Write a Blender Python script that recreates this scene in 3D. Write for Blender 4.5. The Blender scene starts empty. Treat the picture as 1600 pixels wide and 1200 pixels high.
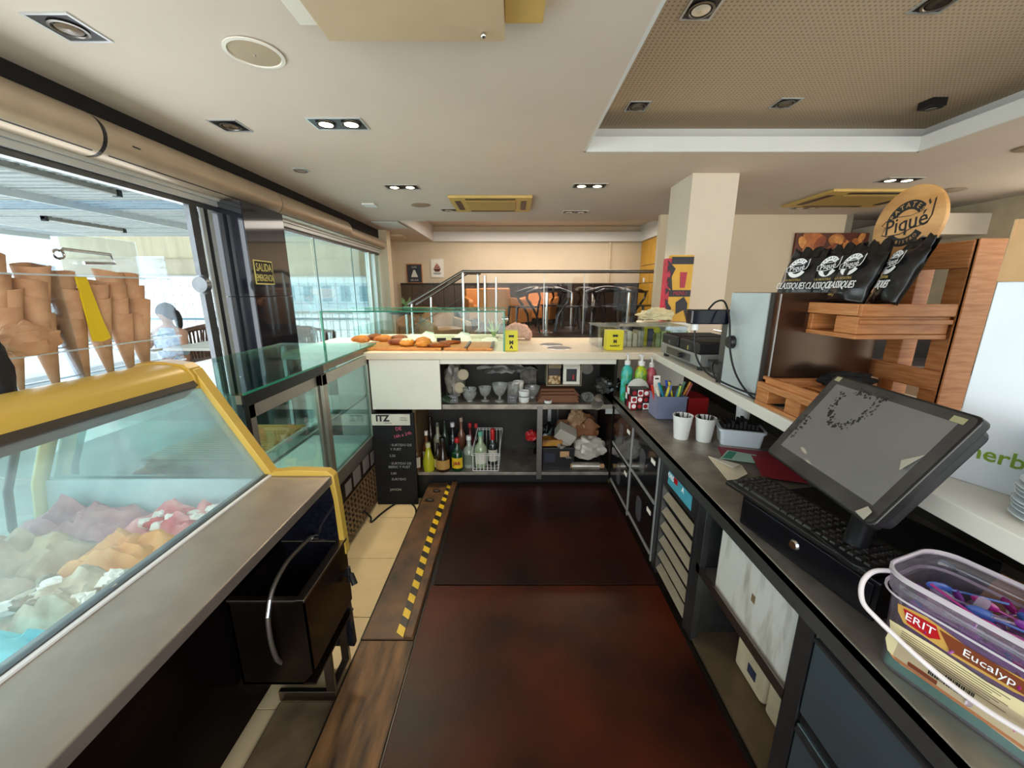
import bpy, math, random
from mathutils import Vector, Matrix, noise as mnoise
R = random.Random(7)
SC = bpy.context.scene
COL = SC.collection
PI = math.pi
rad = math.radians

# ---------------------------------------------------------------- camera, world, exposure
H = 1.55
cam_d = bpy.data.cameras.new('camera')
cam_d.sensor_width = 36.0
cam_d.lens = 36.0 * 605 / 1600
cam_d.clip_start = 0.02
cam_d.clip_end = 200
cam = bpy.data.objects.new('camera', cam_d)
COL.objects.link(cam)
cam.location = (0, 0, H)
cam.rotation_euler = (PI / 2 - math.atan(145 / 605), 0, 0)
SC.camera = cam
SC.view_settings.view_transform = 'Standard'
SC.view_settings.look = 'None'
SC.view_settings.gamma = 1
SC.view_settings.use_curve_mapping = False
SC.view_settings.exposure = 0.0
w = bpy.data.worlds.new('sky')
SC.world = w
w.use_nodes = True
nt = w.node_tree
bg = nt.nodes['Background']
tc = nt.nodes.new('ShaderNodeTexCoord')
sx = nt.nodes.new('ShaderNodeSeparateXYZ')
cr = nt.nodes.new('ShaderNodeValToRGB')
nt.links.new(tc.outputs['Generated'], sx.inputs[0])
nt.links.new(sx.outputs['Z'], cr.inputs[0])
nt.links.new(cr.outputs[0], bg.inputs[0])
cr.color_ramp.elements[0].position = 0.0
cr.color_ramp.elements[0].color = (0.72, 0.88, 0.92, 1)
cr.color_ramp.elements[1].position = 0.5
cr.color_ramp.elements[1].color = (0.62, 0.80, 1.0, 1)
bg.inputs[1].default_value = 2.6


def light(name, kind, loc, rot, power, col, size=0.1, sy=None, spot=None, blend=0.5):
    d = bpy.data.lights.new(name, kind)
    d.energy = power
    d.color = col
    if kind == 'AREA':
        d.size = size
        if sy:
            d.shape = 'RECTANGLE'
            d.size_y = sy
    elif kind == 'SUN':
        d.angle = size
    else:
        d.shadow_soft_size = size
    if kind == 'SPOT':
        d.spot_size = spot
        d.spot_blend = blend
    o = bpy.data.objects.new(name, d)
    COL.objects.link(o)
    o.location = loc
    o.rotation_euler = rot
    return o


# low sun over the terrace, coming in through the glazing from the left
light('sun', 'SUN', (-6, 3, 5), (rad(0), rad(-52), rad(-28)), 3.0, (1.0, 0.93, 0.82), size=rad(0.7))
# daylight entering through the glazed terrace front
light('window_daylight', 'AREA', (-2.62, 3.0, 1.5), (0, rad(-90), 0), 110, (0.92, 0.96, 1.0), size=1.7, sy=8.0)
# added fill lights behind the viewer and at right, no source seen
light('fill_behind', 'AREA', (0.6, -2.6, 1.5), (rad(84), 0, 0), 115, (1.0, 0.86, 0.72), size=5, sy=2.0)
light('fill_right', 'AREA', (5.8, 2.0, 2.0), (0, rad(90), 0), 80, (1.0, 0.88, 0.74), size=1.6, sy=5)
light('freezer_fill', 'AREA', (-1.30, 0.15, 1.155), (0, 0, 0), 7, (0.92, 0.97, 1.0), size=0.04, sy=2.5)  # added fill to brighten the freezer contents, no lamp seen there
# indirect lamps in the far and near ceiling coves
light('cove_lamp_far', 'AREA', (0.6, 8.0, 2.85), (0, 0, 0), 90, (1.0, 0.90, 0.80), size=3.6, sy=1.6)

# ---------------------------------------------------------------- helpers


def lin(h):
    if isinstance(h, str):
        h = h.lstrip('#')
        c = [int(h[i:i + 2], 16) / 255 for i in (0, 2, 4)]
        return [(x / 12.92 if x <= 0.04045 else ((x + 0.055) / 1.055) ** 2.4) for x in c]
    return list(h)


MATS = {}


def mat(name, col='#888888', rough=0.5, metal=0.0, var=0.08, scale=6.0, bump=0.0, col2=None, stretch=None,
        detail=4, emit=None, estr=1.0, trans=0.0, spec=0.5, sheen=0.0, coat=0.0, lo=0.35, hi=0.65):
    if name in MATS:
        return MATS[name]
    m = bpy.data.materials.new(name)
    m.use_nodes = True
    t = m.node_tree
    b = t.nodes['Principled BSDF']
    c = lin(col)
    if emit:
        b.inputs['Emission Color'].default_value = (*lin(emit), 1)
        b.inputs['Emission Strength'].default_value = estr
    b.inputs['Roughness'].default_value = rough
    b.inputs['Metallic'].default_value = metal
    b.inputs['Specular IOR Level'].default_value = spec
    b.inputs['Coat Weight'].default_value = coat
    b.inputs['Transmission Weight'].default_value = trans
    tcn = t.nodes.new('ShaderNodeTexCoord')
    mp = t.nodes.new('ShaderNodeMapping')
    t.links.new(tcn.outputs['Object'], mp.inputs[0])
    if stretch:
        mp.inputs['Scale'].default_value = stretch
    n = t.nodes.new('ShaderNodeTexNoise')
    n.inputs['Scale'].default_value = scale
    n.inputs['Detail'].default_value = detail
    t.links.new(mp.outputs[0], n.inputs['Vector'])
    ra = t.nodes.new('ShaderNodeValToRGB')
    t.links.new(n.outputs['Fac'], ra.inputs[0])
    ra.color_ramp.elements[0].position = lo
    ra.color_ramp.elements[1].position = hi
    if col2:
        c2 = lin(col2)
        ra.color_ramp.elements[0].color = (*c2, 1)
        ra.color_ramp.elements[1].color = (*c, 1)
    else:
        ra.color_ramp.elements[0].color = (*[x * (1 - var) for x in c], 1)
        ra.color_ramp.elements[1].color = (*[min(1, x * (1 + var)) for x in c], 1)
    t.links.new(ra.outputs[0], b.inputs['Base Color'])
    if bump:
        bp = t.nodes.new('ShaderNodeBump')
        bp.inputs['Strength'].default_value = bump
        bp.inputs['Distance'].default_value = 0.01
        t.links.new(n.outputs['Fac'], bp.inputs['Height'])
        t.links.new(bp.outputs[0], b.inputs['Normal'])
    MATS[name] = m
    return m


def glassm(name, tint='#E8FFF8', refl=0.08, haze=0.0, hazecol='#DDE8EA'):
    """thin pane: clear, mirror reflection growing at grazing angles, optional frost or white haze"""
    if name in MATS:
        return MATS[name]
    m = bpy.data.materials.new(name)
    m.use_nodes = True
    t = m.node_tree
    t.nodes.clear()
    out = t.nodes.new('ShaderNodeOutputMaterial')
    tr = t.nodes.new('ShaderNodeBsdfTransparent')
    tr.inputs[0].default_value = (*lin(tint), 1)
    gl = t.nodes.new('ShaderNodeBsdfGlossy')
    gl.inputs['Roughness'].default_value = 0.02
    lw = t.nodes.new('ShaderNodeLayerWeight')
    lw.inputs[0].default_value = 0.25
    ma = t.nodes.new('ShaderNodeMath')
    ma.operation = 'MULTIPLY_ADD'
    ma.inputs[1].default_value = 0.5
    ma.inputs[2].default_value = refl
    t.links.new(lw.outputs['Fresnel'], ma.inputs[0])
    mx = t.nodes.new('ShaderNodeMixShader')
    t.links.new(ma.outputs[0], mx.inputs[0])
    t.links.new(tr.outputs[0], mx.inputs[1])
    t.links.new(gl.outputs[0], mx.inputs[2])
    last = mx
    if haze:
        df = t.nodes.new('ShaderNodeBsdfDiffuse')
        df.inputs[0].default_value = (*lin(hazecol), 1)
        tl = t.nodes.new('ShaderNodeBsdfTranslucent')
        tl.inputs[0].default_value = (*lin(hazecol), 1)
        ad = t.nodes.new('ShaderNodeMixShader')
        ad.inputs[0].default_value = 0.5
        t.links.new(df.outputs[0], ad.inputs[1])
        t.links.new(tl.outputs[0], ad.inputs[2])
        tcn = t.nodes.new('ShaderNodeTexCoord')
        mp = t.nodes.new('ShaderNodeMapping')
        mp.inputs['Scale'].default_value = (1.5, 0.8, 1.5)
        n = t.nodes.new('ShaderNodeTexNoise')
        n.inputs['Scale'].default_value = 3.0
        n.inputs['Detail'].default_value = 6
        t.links.new(tcn.outputs['Object'], mp.inputs[0])
        t.links.new(mp.outputs[0], n.inputs['Vector'])
        mr = t.nodes.new('ShaderNodeMapRange')
        mr.inputs['From Min'].default_value = 0.3
        mr.inputs['From Max'].default_value = 0.7
        mr.inputs['To Min'].default_value = haze * 0.35
        mr.inputs['To Max'].default_value = haze * 1.3
        t.links.new(n.outputs['Fac'], mr.inputs['Value'])
        m2 = t.nodes.new('ShaderNodeMixShader')
        t.links.new(mr.outputs[0], m2.inputs[0])
        t.links.new(mx.outputs[0], m2.inputs[1])
        t.links.new(ad.outputs[0], m2.inputs[2])
        last = m2
    t.links.new(last.outputs[0], out.inputs[0])
    MATS[name] = m
    return m


OFF = {}


class MB:
    def __init__(s):
        s.v = []
        s.f = []

    def add(s, vs, fs):
        k = len(s.v)
        s.v += [Vector(q) for q in vs]
        s.f += [tuple(i + k for i in f) for f in fs]
        return s

    def box(s, x0, x1, y0, y1, z0, z1, M=None):
        vs = [(x, y, z) for z in (z0, z1) for y in (y0, y1) for x in (x0, x1)]
        if M:
            vs = [M @ Vector(q) for q in vs]
        return s.add(vs, [(0, 2, 3, 1), (4, 5, 7, 6), (0, 1, 5, 4), (1, 3, 7, 5), (3, 2, 6, 7), (2, 0, 4, 6)])

    def rbox(s, x0, x1, y0, y1, z0, z1, r, n=4, M=None, taper=1.0):
        """upright box with rounded corners in plan; taper scales the bottom"""
        cx, cy = (x0 + x1) / 2, (y0 + y1) / 2
        pts = []
        for qx, qy, a0 in ((x1 - r, y1 - r, 0), (x0 + r, y1 - r, 90), (x0 + r, y0 + r, 180), (x1 - r, y0 + r, 270)):
            for i in range(n + 1):
                a = rad(a0 + 90 * i / n)
                pts.append((qx + r * math.cos(a), qy + r * math.sin(a)))
        N = len(pts)
        vs = [(cx + (x - cx) * taper, cy + (y - cy) * taper, z0) for x, y in pts] + [(x, y, z1) for x, y in pts]
        if M:
            vs = [M @ Vector(q) for q in vs]
        fs = [(i, (i + 1) % N, N + (i + 1) % N, N + i) for i in range(N)]
        return s.add(vs, fs + [tuple(range(N - 1, -1, -1)), tuple(range(N, 2 * N))])

    def prism(s, pts, a, b, axis='y', M=None):
        """pts polygon extruded along axis from a to b. axis y: pts=(x,z); x: (y,z); z: (x,y)"""
        def mk(p, t):
            if axis == 'y':
                return (p[0], t, p[1])
            if axis == 'x':
                return (t, p[0], p[1])
            return (p[0], p[1], t)
        N = len(pts)
        vs = [mk(p, a) for p in pts] + [mk(p, b) for p in pts]
        if M:
            vs = [M @ Vector(q) for q in vs]
        return s.add(vs, [(i, (i + 1) % N, N + (i + 1) % N, N + i) for i in range(N)] + [tuple(range(N - 1, -1, -1)), tuple(range(N, 2 * N))])

    def tube(s, pts, r, n=8, r2=None, cap=True, closed=False):
        P = [Vector(p) for p in pts]
        L = len(P)
        up = None
        k = len(s.v)
        for i, p in enumerate(P):
            if closed:
                d = P[(i + 1) % L] - P[i - 1]
            else:
                d = P[min(i + 1, L - 1)] - P[max(i - 1, 0)]
            if d.length < 1e-9:
                d = Vector((0, 0, 1))
            d.normalize()
            if up is None:
                up = Vector((0, 0, 1)) if abs(d.z) < 0.9 else Vector((1, 0, 0))
            a = d.cross(up)
            if a.length < 1e-6:
                a = d.cross(Vector((0.3, 1, 0.2)))
            a.normalize()
            up = a.cross(d).normalized()
            rr = r if r2 is None else r + (r2 - r) * i / max(1, L - 1)
            if isinstance(r, (list, tuple)):
                rr = r[i]
            for j in range(n):
                t = 2 * PI * j / n
                s.v.append(p + a * (rr * math.cos(t)) + up * (rr * math.sin(t)))
        for i in range(L if closed else L - 1):
            for j in range(n):
                a_, b_ = k + i * n, k + ((i + 1) % L) * n
                s.f.append((a_ + j, a_ + (j + 1) % n, b_ + (j + 1) % n, b_ + j))
        if cap and not closed:
            s.f.append(tuple(k + j for j in range(n - 1, -1, -1)))
            s.f.append(tuple(k + (L - 1) * n + j for j in range(n)))
        return s

    def stube(s, pts, r, n=8, k=6, **kw):
        P = [Vector(p) for p in pts]
        P = [P[0] * 2 - P[1]] + P + [P[-1] * 2 - P[-2]]
        q = []
        for i in range(1, len(P) - 2):
            for j in range(k):
                t = j / k
                a, b, c_, d = P[i - 1], P[i], P[i + 1], P[i + 2]
                q.append(0.5 * ((2 * b) + (c_ - a) * t + (2 * a - 5 * b + 4 * c_ - d) * t * t + (3 * b - a - 3 * c_ + d) * t ** 3))
        q.append(P[-2])
        return s.tube(q, r, n, **kw)

    def lathe(s, prof, c=(0, 0, 0), n=20, M=None, capb=True, capt=True):
        vs = []
        for r, z in prof:
            for j in range(n):
                t = 2 * PI * j / n
                q = Vector((c[0] + r * math.cos(t), c[1] + r * math.sin(t), c[2] + z))
                vs.append(M @ q if M else q)
        fs = []
        for i in range(len(prof) - 1):
            for j in range(n):
                fs.append((i * n + j, i * n + (j + 1) % n, (i + 1) * n + (j + 1) % n, (i + 1) * n + j))
        if capb:
            fs.append(tuple(range(n - 1, -1, -1)))
        if capt:
            m = (len(prof) - 1) * n
            fs.append(tuple(range(m, m + n)))
        return s.add(vs, fs)

    def blob(s, c, r, seed=0, amp=0.15, fr=2.5, nu=16, nv=10, M=None, flat=None):
        vs = []
        for i in range(nv + 1):
            ph = PI * i / nv
            for j in range(nu):
                th = 2 * PI * j / nu
                d = Vector((math.sin(ph) * math.cos(th), math.sin(ph) * math.sin(th), math.cos(ph)))
                k = 1 + amp * mnoise.noise(d * fr + Vector((seed * 3.1, seed, 0)))
                q = Vector((d.x * r[0] * k, d.y * r[1] * k, d.z * r[2] * k))
                if flat is not None and q.z < flat * r[2]:
                    q.z = flat * r[2]
                if M:
                    q = M @ q
                vs.append(q + Vector(c))
        fs = []
        for i in range(nv):
            for j in range(nu):
                fs.append((i * nu + j, (i + 1) * nu + j, (i + 1) * nu + (j + 1) % nu, i * nu + (j + 1) % nu))
        return s.add(vs, fs)

    def grid(s, fn, nu, nv, thick=None):
        vs = [fn(i / nu, j / nv) for j in range(nv + 1) for i in range(nu + 1)]
        fs = [(j * (nu + 1) + i, j * (nu + 1) + i + 1, (j + 1) * (nu + 1) + i + 1, (j + 1) * (nu + 1) + i) for j in range(nv) for i in range(nu)]
        return s.add(vs, fs)

    def out(s, name, m, parent=None, smooth=False, bevel=0, solid=0, seg=2, subd=0):
        me = bpy.data.meshes.new(name)
        off = OFF.get(parent.name, Vector()) if parent else Vector()
        me.from_pydata([q - off for q in s.v], [], s.f)
        me.validate()
        me.update()
        me.materials.append(m)
        o = bpy.data.objects.new(name, me)
        COL.objects.link(o)
        if parent:
            o.parent = parent
            OFF[o.name] = off
        if smooth:
            for p in me.polygons:
                p.use_smooth = True
            try:
                me.set_sharp_from_angle(angle=rad(40))
            except Exception:
                pass
        if solid:
            q = o.modifiers.new('solid', 'SOLIDIFY')
            q.thickness = solid
            q.offset = 0
        if subd:
            q = o.modifiers.new('sub', 'SUBSURF')
            q.levels = q.render_levels = subd
        if bevel:
            q = o.modifiers.new('bevel', 'BEVEL')
            q.width = bevel
            q.segments = seg
            q.limit_method = 'ANGLE'
        return o


def tag(o, label=None, cat=None, group=None, kind=None):
    if label:
        o['label'] = label
    if cat:
        o['category'] = cat
    if group:
        o['group'] = group
    if kind:
        o['kind'] = kind
    return o


def T(name, label, cat, loc=(0, 0, 0), group=None, world=True, rz=0, rot=None):
    """thing root. world=True: its parts are given in world coordinates"""
    o = bpy.data.objects.new(name, None)
    o.empty_display_size = 0.05
    COL.objects.link(o)
    o.location = loc
    o.rotation_euler = rot if rot else (0, 0, rz)
    tag(o, label, cat, group)
    OFF[o.name] = Vector(loc) if world else Vector()
    return o


def S(name, mb, m, parent=None, **k):
    o = mb.out(name, m, parent, **k)
    if not parent:
        o['kind'] = 'structure'
    return o


def box(x0, x1, y0, y1, z0, z1, M=None):
    return MB().box(x0, x1, y0, y1, z0, z1, M)


def dup(root, loc, rz=None, label=None, rot=None):
    def cp(o, par):
        c = o.copy()
        COL.objects.link(c)
        if par:
            c.parent = par
        for ch in list(o.children):
            cp(ch, c)
        return c
    r = cp(root, None)
    r.location = loc
    if rz is not None:
        r.rotation_euler = (0, 0, rz)
    if rot is not None:
        r.rotation_euler = rot
    if label:
        r['label'] = label
    return r


def Fr(o, ux, uy):
    """frame matrix: origin o, local x along ux, local y along uy (in world), z = normal"""
    ux = Vector(ux).normalized()
    n = ux.cross(Vector(uy)).normalized()
    uy = n.cross(ux)
    M = Matrix((ux, uy, n)).transposed().to_4x4()
    M.translation = Vector(o)
    return M


def text(s, size, M, m, parent, name='lettering', ext=0.0006, align='CENTER', sx=1.0, bold=0.0, shear=0.0):
    cu = bpy.data.curves.new(name, 'FONT')
    cu.body = s
    cu.size = size
    cu.align_x = align
    cu.align_y = 'CENTER'
    cu.extrude = ext
    cu.resolution_u = 2
    cu.offset = bold
    cu.shear = shear
    o = bpy.data.objects.new('tmp', cu)
    COL.objects.link(o)
    dg = bpy.context.evaluated_depsgraph_get()
    me = bpy.data.meshes.new_from_object(o.evaluated_get(dg))
    bpy.data.objects.remove(o)
    off = OFF.get(parent.name, Vector()) if parent else Vector()
    for q in me.vertices:
        q.co = M @ Vector((q.co.x * sx, q.co.y, q.co.z)) - off
    me.name = name
    me.materials.clear()
    me.materials.append(m)
    r = bpy.data.objects.new(name, me)
    COL.objects.link(r)
    r.parent = parent
    OFF[r.name] = off
    return r


def cloth(c, r, seed, amp=0.35, fr=2.2, flat=-0.6, nu=28, nv=18, M=None):
    return MB().blob(c, r, seed, amp, fr, nu, nv, M, flat)


# ---------------------------------------------------------------- materials
m_ceil = mat('ceiling_paint', '#D0C3B4', 0.9, var=0.02, scale=2)
m_cove = mat('cove_paint', '#D6D6D2', 0.8, var=0.02, scale=2)
m_wall = mat('wall_paint', '#D4C4A9', 0.9, var=0.03, scale=2)
m_wallgrey = mat('grey_wall', '#8A8072', 0.9, var=0.05, scale=2)
m_pillar = mat('pillar_paint', '#D8CBB9', 0.85, var=0.02, scale=2)
m_steel = mat('brushed_steel', '#8E8982', 0.34, 1.0, var=0.10, scale=30, stretch=(1, 12, 12))
m_steelT = mat('worktop_steel', '#AFA69A', 0.48, .8, var=0.16, scale=9, col2='#8C8479')
m_steelD = mat('dark_steel', '#66686A', 0.36, 0.9, var=0.15, scale=8)
m_steelF = mat('freezer_steel_top', '#A0958A', 0.42, 0.75, var=0.07, scale=10)
m_chrome = mat('chrome', '#C8C8C8', 0.12, 1.0, var=0.02)
m_alu = mat('aluminium', '#C9CCCB', 0.35, 0.6, var=0.04)
m_white = mat('white_laminate', '#E4DED0', 0.35, var=0.03, scale=3)
m_whitep = mat('white_plastic', '#E9E9E6', 0.4, var=0.02)
m_black = mat('black_plastic', '#141416', 0.4, var=0.15, scale=12)
m_blackm = mat('black_matt', '#0B0A0A', 0.8, var=0.2)
m_blackg = mat('black_granite', '#16171F', 0.08, var=0.4, scale=90, coat=0.5)
m_dark = mat('dark_panel', '#1E1A17', 0.35, 0.4, var=0.2, scale=5)
m_brown = mat('rusty_mat', '#4A1A08', 0.42, var=0.3, scale=2, col2='#1C0602', bump=0.04, detail=8, spec=.22)
m_rust = mat('worn_rust_board', '#6E4A28', 0.5, var=0.3, scale=6, col2='#2C2019', bump=0.15, detail=9, lo=0.3, hi=0.7)
m_tile = mat('floor_tile', '#E3CC9F', 0.35, var=0.05, scale=5)
m_grout = mat('grout', '#8C7A5C', 0.9)
m_wood = mat('pallet_wood', '#C98850', 0.5, col2='#A8632F', scale=7, stretch=(1.5, 1.5, 14), detail=6, lo=0.3, hi=0.7)
m_woodh = mat('pallet_wood_level', '#CE8E58', 0.5, col2='#AA6733', scale=6, stretch=(2, 2, 30), detail=6, lo=0.3, hi=0.7)
m_woodd = mat('dark_wood', '#2B1A12', 0.4, col2='#180D08', scale=6, stretch=(10, 10, 1))
m_wains = mat('wainscot_wood', '#5A4A3E', 0.45, col2='#46382E', scale=6, stretch=(10, 10, 1))
m_board = mat('chopping_board', '#C98A45', 0.5, col2='#A9682C', scale=8, stretch=(2, 12, 4))
m_yel = mat('yellow_plastic', '#C9A548', 0.35, var=0.05, scale=3)
m_glass = glassm('clear_glass', '#F4FFFB', 0.03)
m_glassg = glassm('green_glass', '#EAF7F4', 0.05)
m_glasst = glassm('teal_glass_top', '#CDEBE6', 0.12)
m_frost = glassm('frosty_glass', '#F2FAFB', 0.04, haze=0.22, hazecol='#DCEDF0')
m_acryl = glassm('acrylic', '#F6FBFF', 0.08)
m_gedge = mat('glass_edge', '#2E8A6C', 0.15, var=0.1)
m_orange = mat('orange_leather', '#C98344', 0.5, var=0.06)
m_tan = mat('tan_leather', '#B98A66', 0.55, var=0.08)
m_card = mat('cardboard', '#B99468', 0.85, var=0.08, scale=14)
m_paper = mat('paper', '#EFEBE0', 0.8, var=0.03)
m_red = mat('red_plastic', '#B3161C', 0.4, var=0.1)
m_beigeAC = mat('beige_grille', '#C9A960', 0.5, var=0.06)
m_fluo = mat('lamp_glow', '#FFF1D0', 0.5, emit='#FFE9BE', estr=12)
m_blackt = mat('ink_black', '#151515', 0.6)
m_whitet = mat('ink_white', '#F2F2F2', 0.6)
m_rubber = mat('cable_black', '#0D0D0D', 0.5)


def striped(name, c1, c2, vec, period, duty=0.5, rough=0.5, bump=0.0, metal=0.0):
    if name in MATS:
        return MATS[name]
    m = mat(name, c1, rough, metal, var=0.05)
    t = m.node_tree
    b = t.nodes['Principled BSDF']
    tcn = t.nodes.new('ShaderNodeTexCoord')
    dt = t.nodes.new('ShaderNodeVectorMath')
    dt.operation = 'DOT_PRODUCT'
    dt.inputs[1].default_value = [q / period for q in vec]
    t.links.new(tcn.outputs['Object'], dt.inputs[0])
    fr = t.nodes.new('ShaderNodeMath')
    fr.operation = 'FRACT'
    t.links.new(dt.outputs['Value'], fr.inputs[0])
    gt = t.nodes.new('ShaderNodeMath')
    gt.operation = 'GREATER_THAN'
    gt.inputs[1].default_value = duty
    t.links.new(fr.outputs[0], gt.inputs[0])
    mx = t.nodes.new('ShaderNodeMix')
    mx.data_type = 'RGBA'
    mx.inputs[6].default_value = (*lin(c1), 1)
    mx.inputs[7].default_value = (*lin(c2), 1)
    t.links.new(gt.outputs[0], mx.inputs[0])
    t.links.new(mx.outputs[2], b.inputs['Base Color'])
    return m


def dotted(name, c1, c2, period, r, rough=0.9, flip=False):
    """regular grid of round dots over world x/y"""
    m = mat(name, c1, rough, var=0.0)
    t = m.node_tree
    b = t.nodes['Principled BSDF']
    tcn = t.nodes.new('ShaderNodeTexCoord')
    sc = t.nodes.new('ShaderNodeVectorMath')
    sc.operation = 'SCALE'
    sc.inputs['Scale'].default_value = 1 / period
    fr = t.nodes.new('ShaderNodeVectorMath')
    fr.operation = 'FRACTION'
    sb = t.nodes.new('ShaderNodeVectorMath')
    sb.operation = 'SUBTRACT'
    sb.inputs[1].default_value = (0.5, 0.5, 0)
    ml = t.nodes.new('ShaderNodeVectorMath')
    ml.operation = 'MULTIPLY'
    ml.inputs[1].default_value = (1, 1, 0)
    ln = t.nodes.new('ShaderNodeVectorMath')
    ln.operation = 'LENGTH'
    lt = t.nodes.new('ShaderNodeMath')
    lt.operation = 'LESS_THAN'
    lt.inputs[1].default_value = r
    mx = t.nodes.new('ShaderNodeMix')
    mx.data_type = 'RGBA'
    mx.inputs[6].default_value = (*lin(c1), 1)
    mx.inputs[7].default_value = (*lin(c2), 1)
    L = t.links.new
    L(tcn.outputs['Object'], sc.inputs[0])
    L(sc.outputs[0], fr.inputs[0])
    L(fr.outputs[0], sb.inputs[0])
    L(sb.outputs[0], ml.inputs[0])
    L(ml.outputs[0], ln.inputs[0])
    L(ln.outputs['Value'], lt.inputs[0])
    L(lt.outputs[0], mx.inputs[0])
    L(mx.outputs[2], b.inputs['Base Color'])
    return m


# ================================================================ SETTING
m_perf = dotted('perforated_ceiling', '#B9A68C', '#8C7A60', 0.028, 0.22)
# floors
fl = S('floor', box(-2.6, 6.0, -2.0, 9.6, -0.30, -0.162), m_grout)
for i in range(8):
    y0 = -0.62 + i * 0.47
    for x0 in (-1.62, -1.15, -0.68 - 0.0):
        if x0 > -1.0:
            continue
        x1 = -1.153 if x0 < -1.5 else -0.672
        MB().box(x0, x1, y0, y0 + 0.466, -0.16, -0.15).out('tile', m_tile, fl, bevel=0.001)
S('floor_platform', box(-0.69, 1.9, -1.6, 2.97, -0.16, -0.012), m_dark)
# customer floor and raised deck beyond the bar
S('floor_customer_side', box(-2.5, 6.0, 3.75, 9.4, -0.16, -0.10), mat('dark_floor', '#4B3B30', 0.3, var=0.1))
S('floor_raised_deck', box(-0.75, 4.2, 6.25, 9.4, -0.10, 0.84), mat('deck_floor', '#3A2A20', 0.35, var=0.15))
S('floor_lower_deck', box(-2.6, -0.75, 5.9, 9.4, -0.10, 0.45), mat('deck_floor', '#3A2A20', 0.35, var=0.15))
# ceiling with two recesses
c = MB()
Zc = 2.65
RX0, RX1, RY1 = 0.58, 3.31, 3.51
c.box(-2.5, RX0, -1.0, 3.51, Zc, 2.75)
c.box(RX1, 6.0, -1.0, 3.51, Zc, 2.75)
c.box(-2.75, 6.0, 3.51, 6.66, Zc, 2.75)
c.box(-2.75, -1.8, 6.66, 9.5, Zc, 2.75)
c.box(2.95, 6.0, 6.66, 9.5, Zc, 2.75)
ce = S('ceiling', c, m_ceil)
# near recess: fascia, dark cove, perforated panel
f = MB().box(RX0, RX0 + 0.02, -1.0, RY1, Zc, 2.76).box(RX1 - 0.02, RX1, -1.0, RY1, Zc, 2.76).box(RX0, RX1, RY1 - 0.02, RY1, Zc, 2.76)
S('trim_1', f, m_cove)
f = MB().box(RX0 - 0.3, RX1 + 0.3, RY1 + 0.3, RY1 + 0.32, 2.75, 3.0).box(RX1 + 0.3, RX1 + 0.32, -1.0, RY1 + 0.3, 2.75, 3.0).box(RX0 - 0.32, RX0 - 0.3, -1.0, RY1 + 0.3, 2.75, 3.0)
S('trim_2', f, m_cove)
S('ceiling_perforated', box(RX0 - 0.3, RX1 + 0.3, -1.0, RY1 + 0.3, 2.93, 2.96), m_perf)
# far recess
f = MB().box(-1.8, -1.78, 6.66, 9.4, Zc, 2.98).box(2.93, 2.95, 6.66, 9.4, Zc, 2.98).box(-1.78, 2.93, 6.66, 6.68, Zc, 2.98).box(-1.8, 2.95, 9.30, 9.33, Zc - 0.0, 2.86)
S('trim_3', f, m_cove)
S('ceiling_far_recess', box(-1.85, 3.3, 6.6, 9.5, 2.98, 3.02), m_ceil)
S('wall_back', box(-2.75, 3.6, 9.4, 9.5, -0.2, 3.0), m_wall)
S('trim_4', box(2.22, 2.27, 9.36, 9.4, 1.7, 2.65), m_wall)
# wainscot on the far wall: separate boards
wn = T('wainscot', 'dark grey brown timber boarding along the lower far wall', 'wainscot', (-2.6, 9.35, 0.45))
x = -2.6
k = 0
while x < 3.4:
    MB().box(x, x + 0.245, 9.35, 9.395, 0.45 if x < -0.9 else 0.84, 1.70).out('board', m_wains if x < -0.3 else m_woodd, wn, bevel=0.003)
    x += 0.25
MB().box(-2.6, 3.4, 9.33, 9.395, 1.70, 1.735).out('cap_rail', m_woodd, wn)
S('wall_left', MB().box(-2.80, -2.70, 7.7, 9.5, -0.2, 2.7), m_wall)
S('wall_left_pier', MB().box(-2.72, -2.33, 7.62, 7.85, -0.15, 2.65), m_wall)
# far right side wall with ochre panels
S('wall_right_far', box(3.0, 3.1, 6.3, 9.4, -0.1, 2.65), m_wall)
op = T('wall_panelling', 'ochre wall panels with dark joints right of the far wall', 'panelling', (3.0, 8.3, 0.84))
m_ochre = mat('ochre_panel', '#C0912F', 0.5, var=0.05)
for iy in range(4):
    for iz, (z0, z1) in enumerate(((1.05, 1.72), (1.735, 2.10), (2.115, 2.64))):
        y0 = 6.6 + iy * 0.69
        MB().box(2.965, 3.0, y0, y0 + 0.675, z0, z1).out('panel', m_ochre, op, bevel=0.003)
S('wall_right', box(2.2, 4.95, 6.14, 6.24, -0.1, 2.65), m_wall)
S('wall_right_grey', box(4.95, 7.2, 6.6, 6.7, -0.1, 2.65), m_wallgrey)
S('wall_right_return', box(4.95, 5.05, 6.14, 6.6, -0.1, 2.65), m_wallgrey)
S('trim_5', box(5.4, 6.2, 5.2, 6.55, 2.25, 2.50), m_pillar)
S('trim_6', box(6.0, 6.2, -1, 6.6, -0.1, 2.65), mat('side_wall', '#B9A88C', 0.9))
# white square pillar
S('pillar', box(1.73, 2.18, 4.07, 4.60, -0.1, 2.65), m_pillar, bevel=0.004)

# ---- glazed terrace front on the left
bl = T('air_curtain', 'rounded beige air curtain casing nearest the viewer above the window', 'air curtain', (-2.45, 1.0, 2.33))
m_curt = mat('air_curtain_beige', '#B8A690', 0.35, 0.45, var=0.05)


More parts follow.
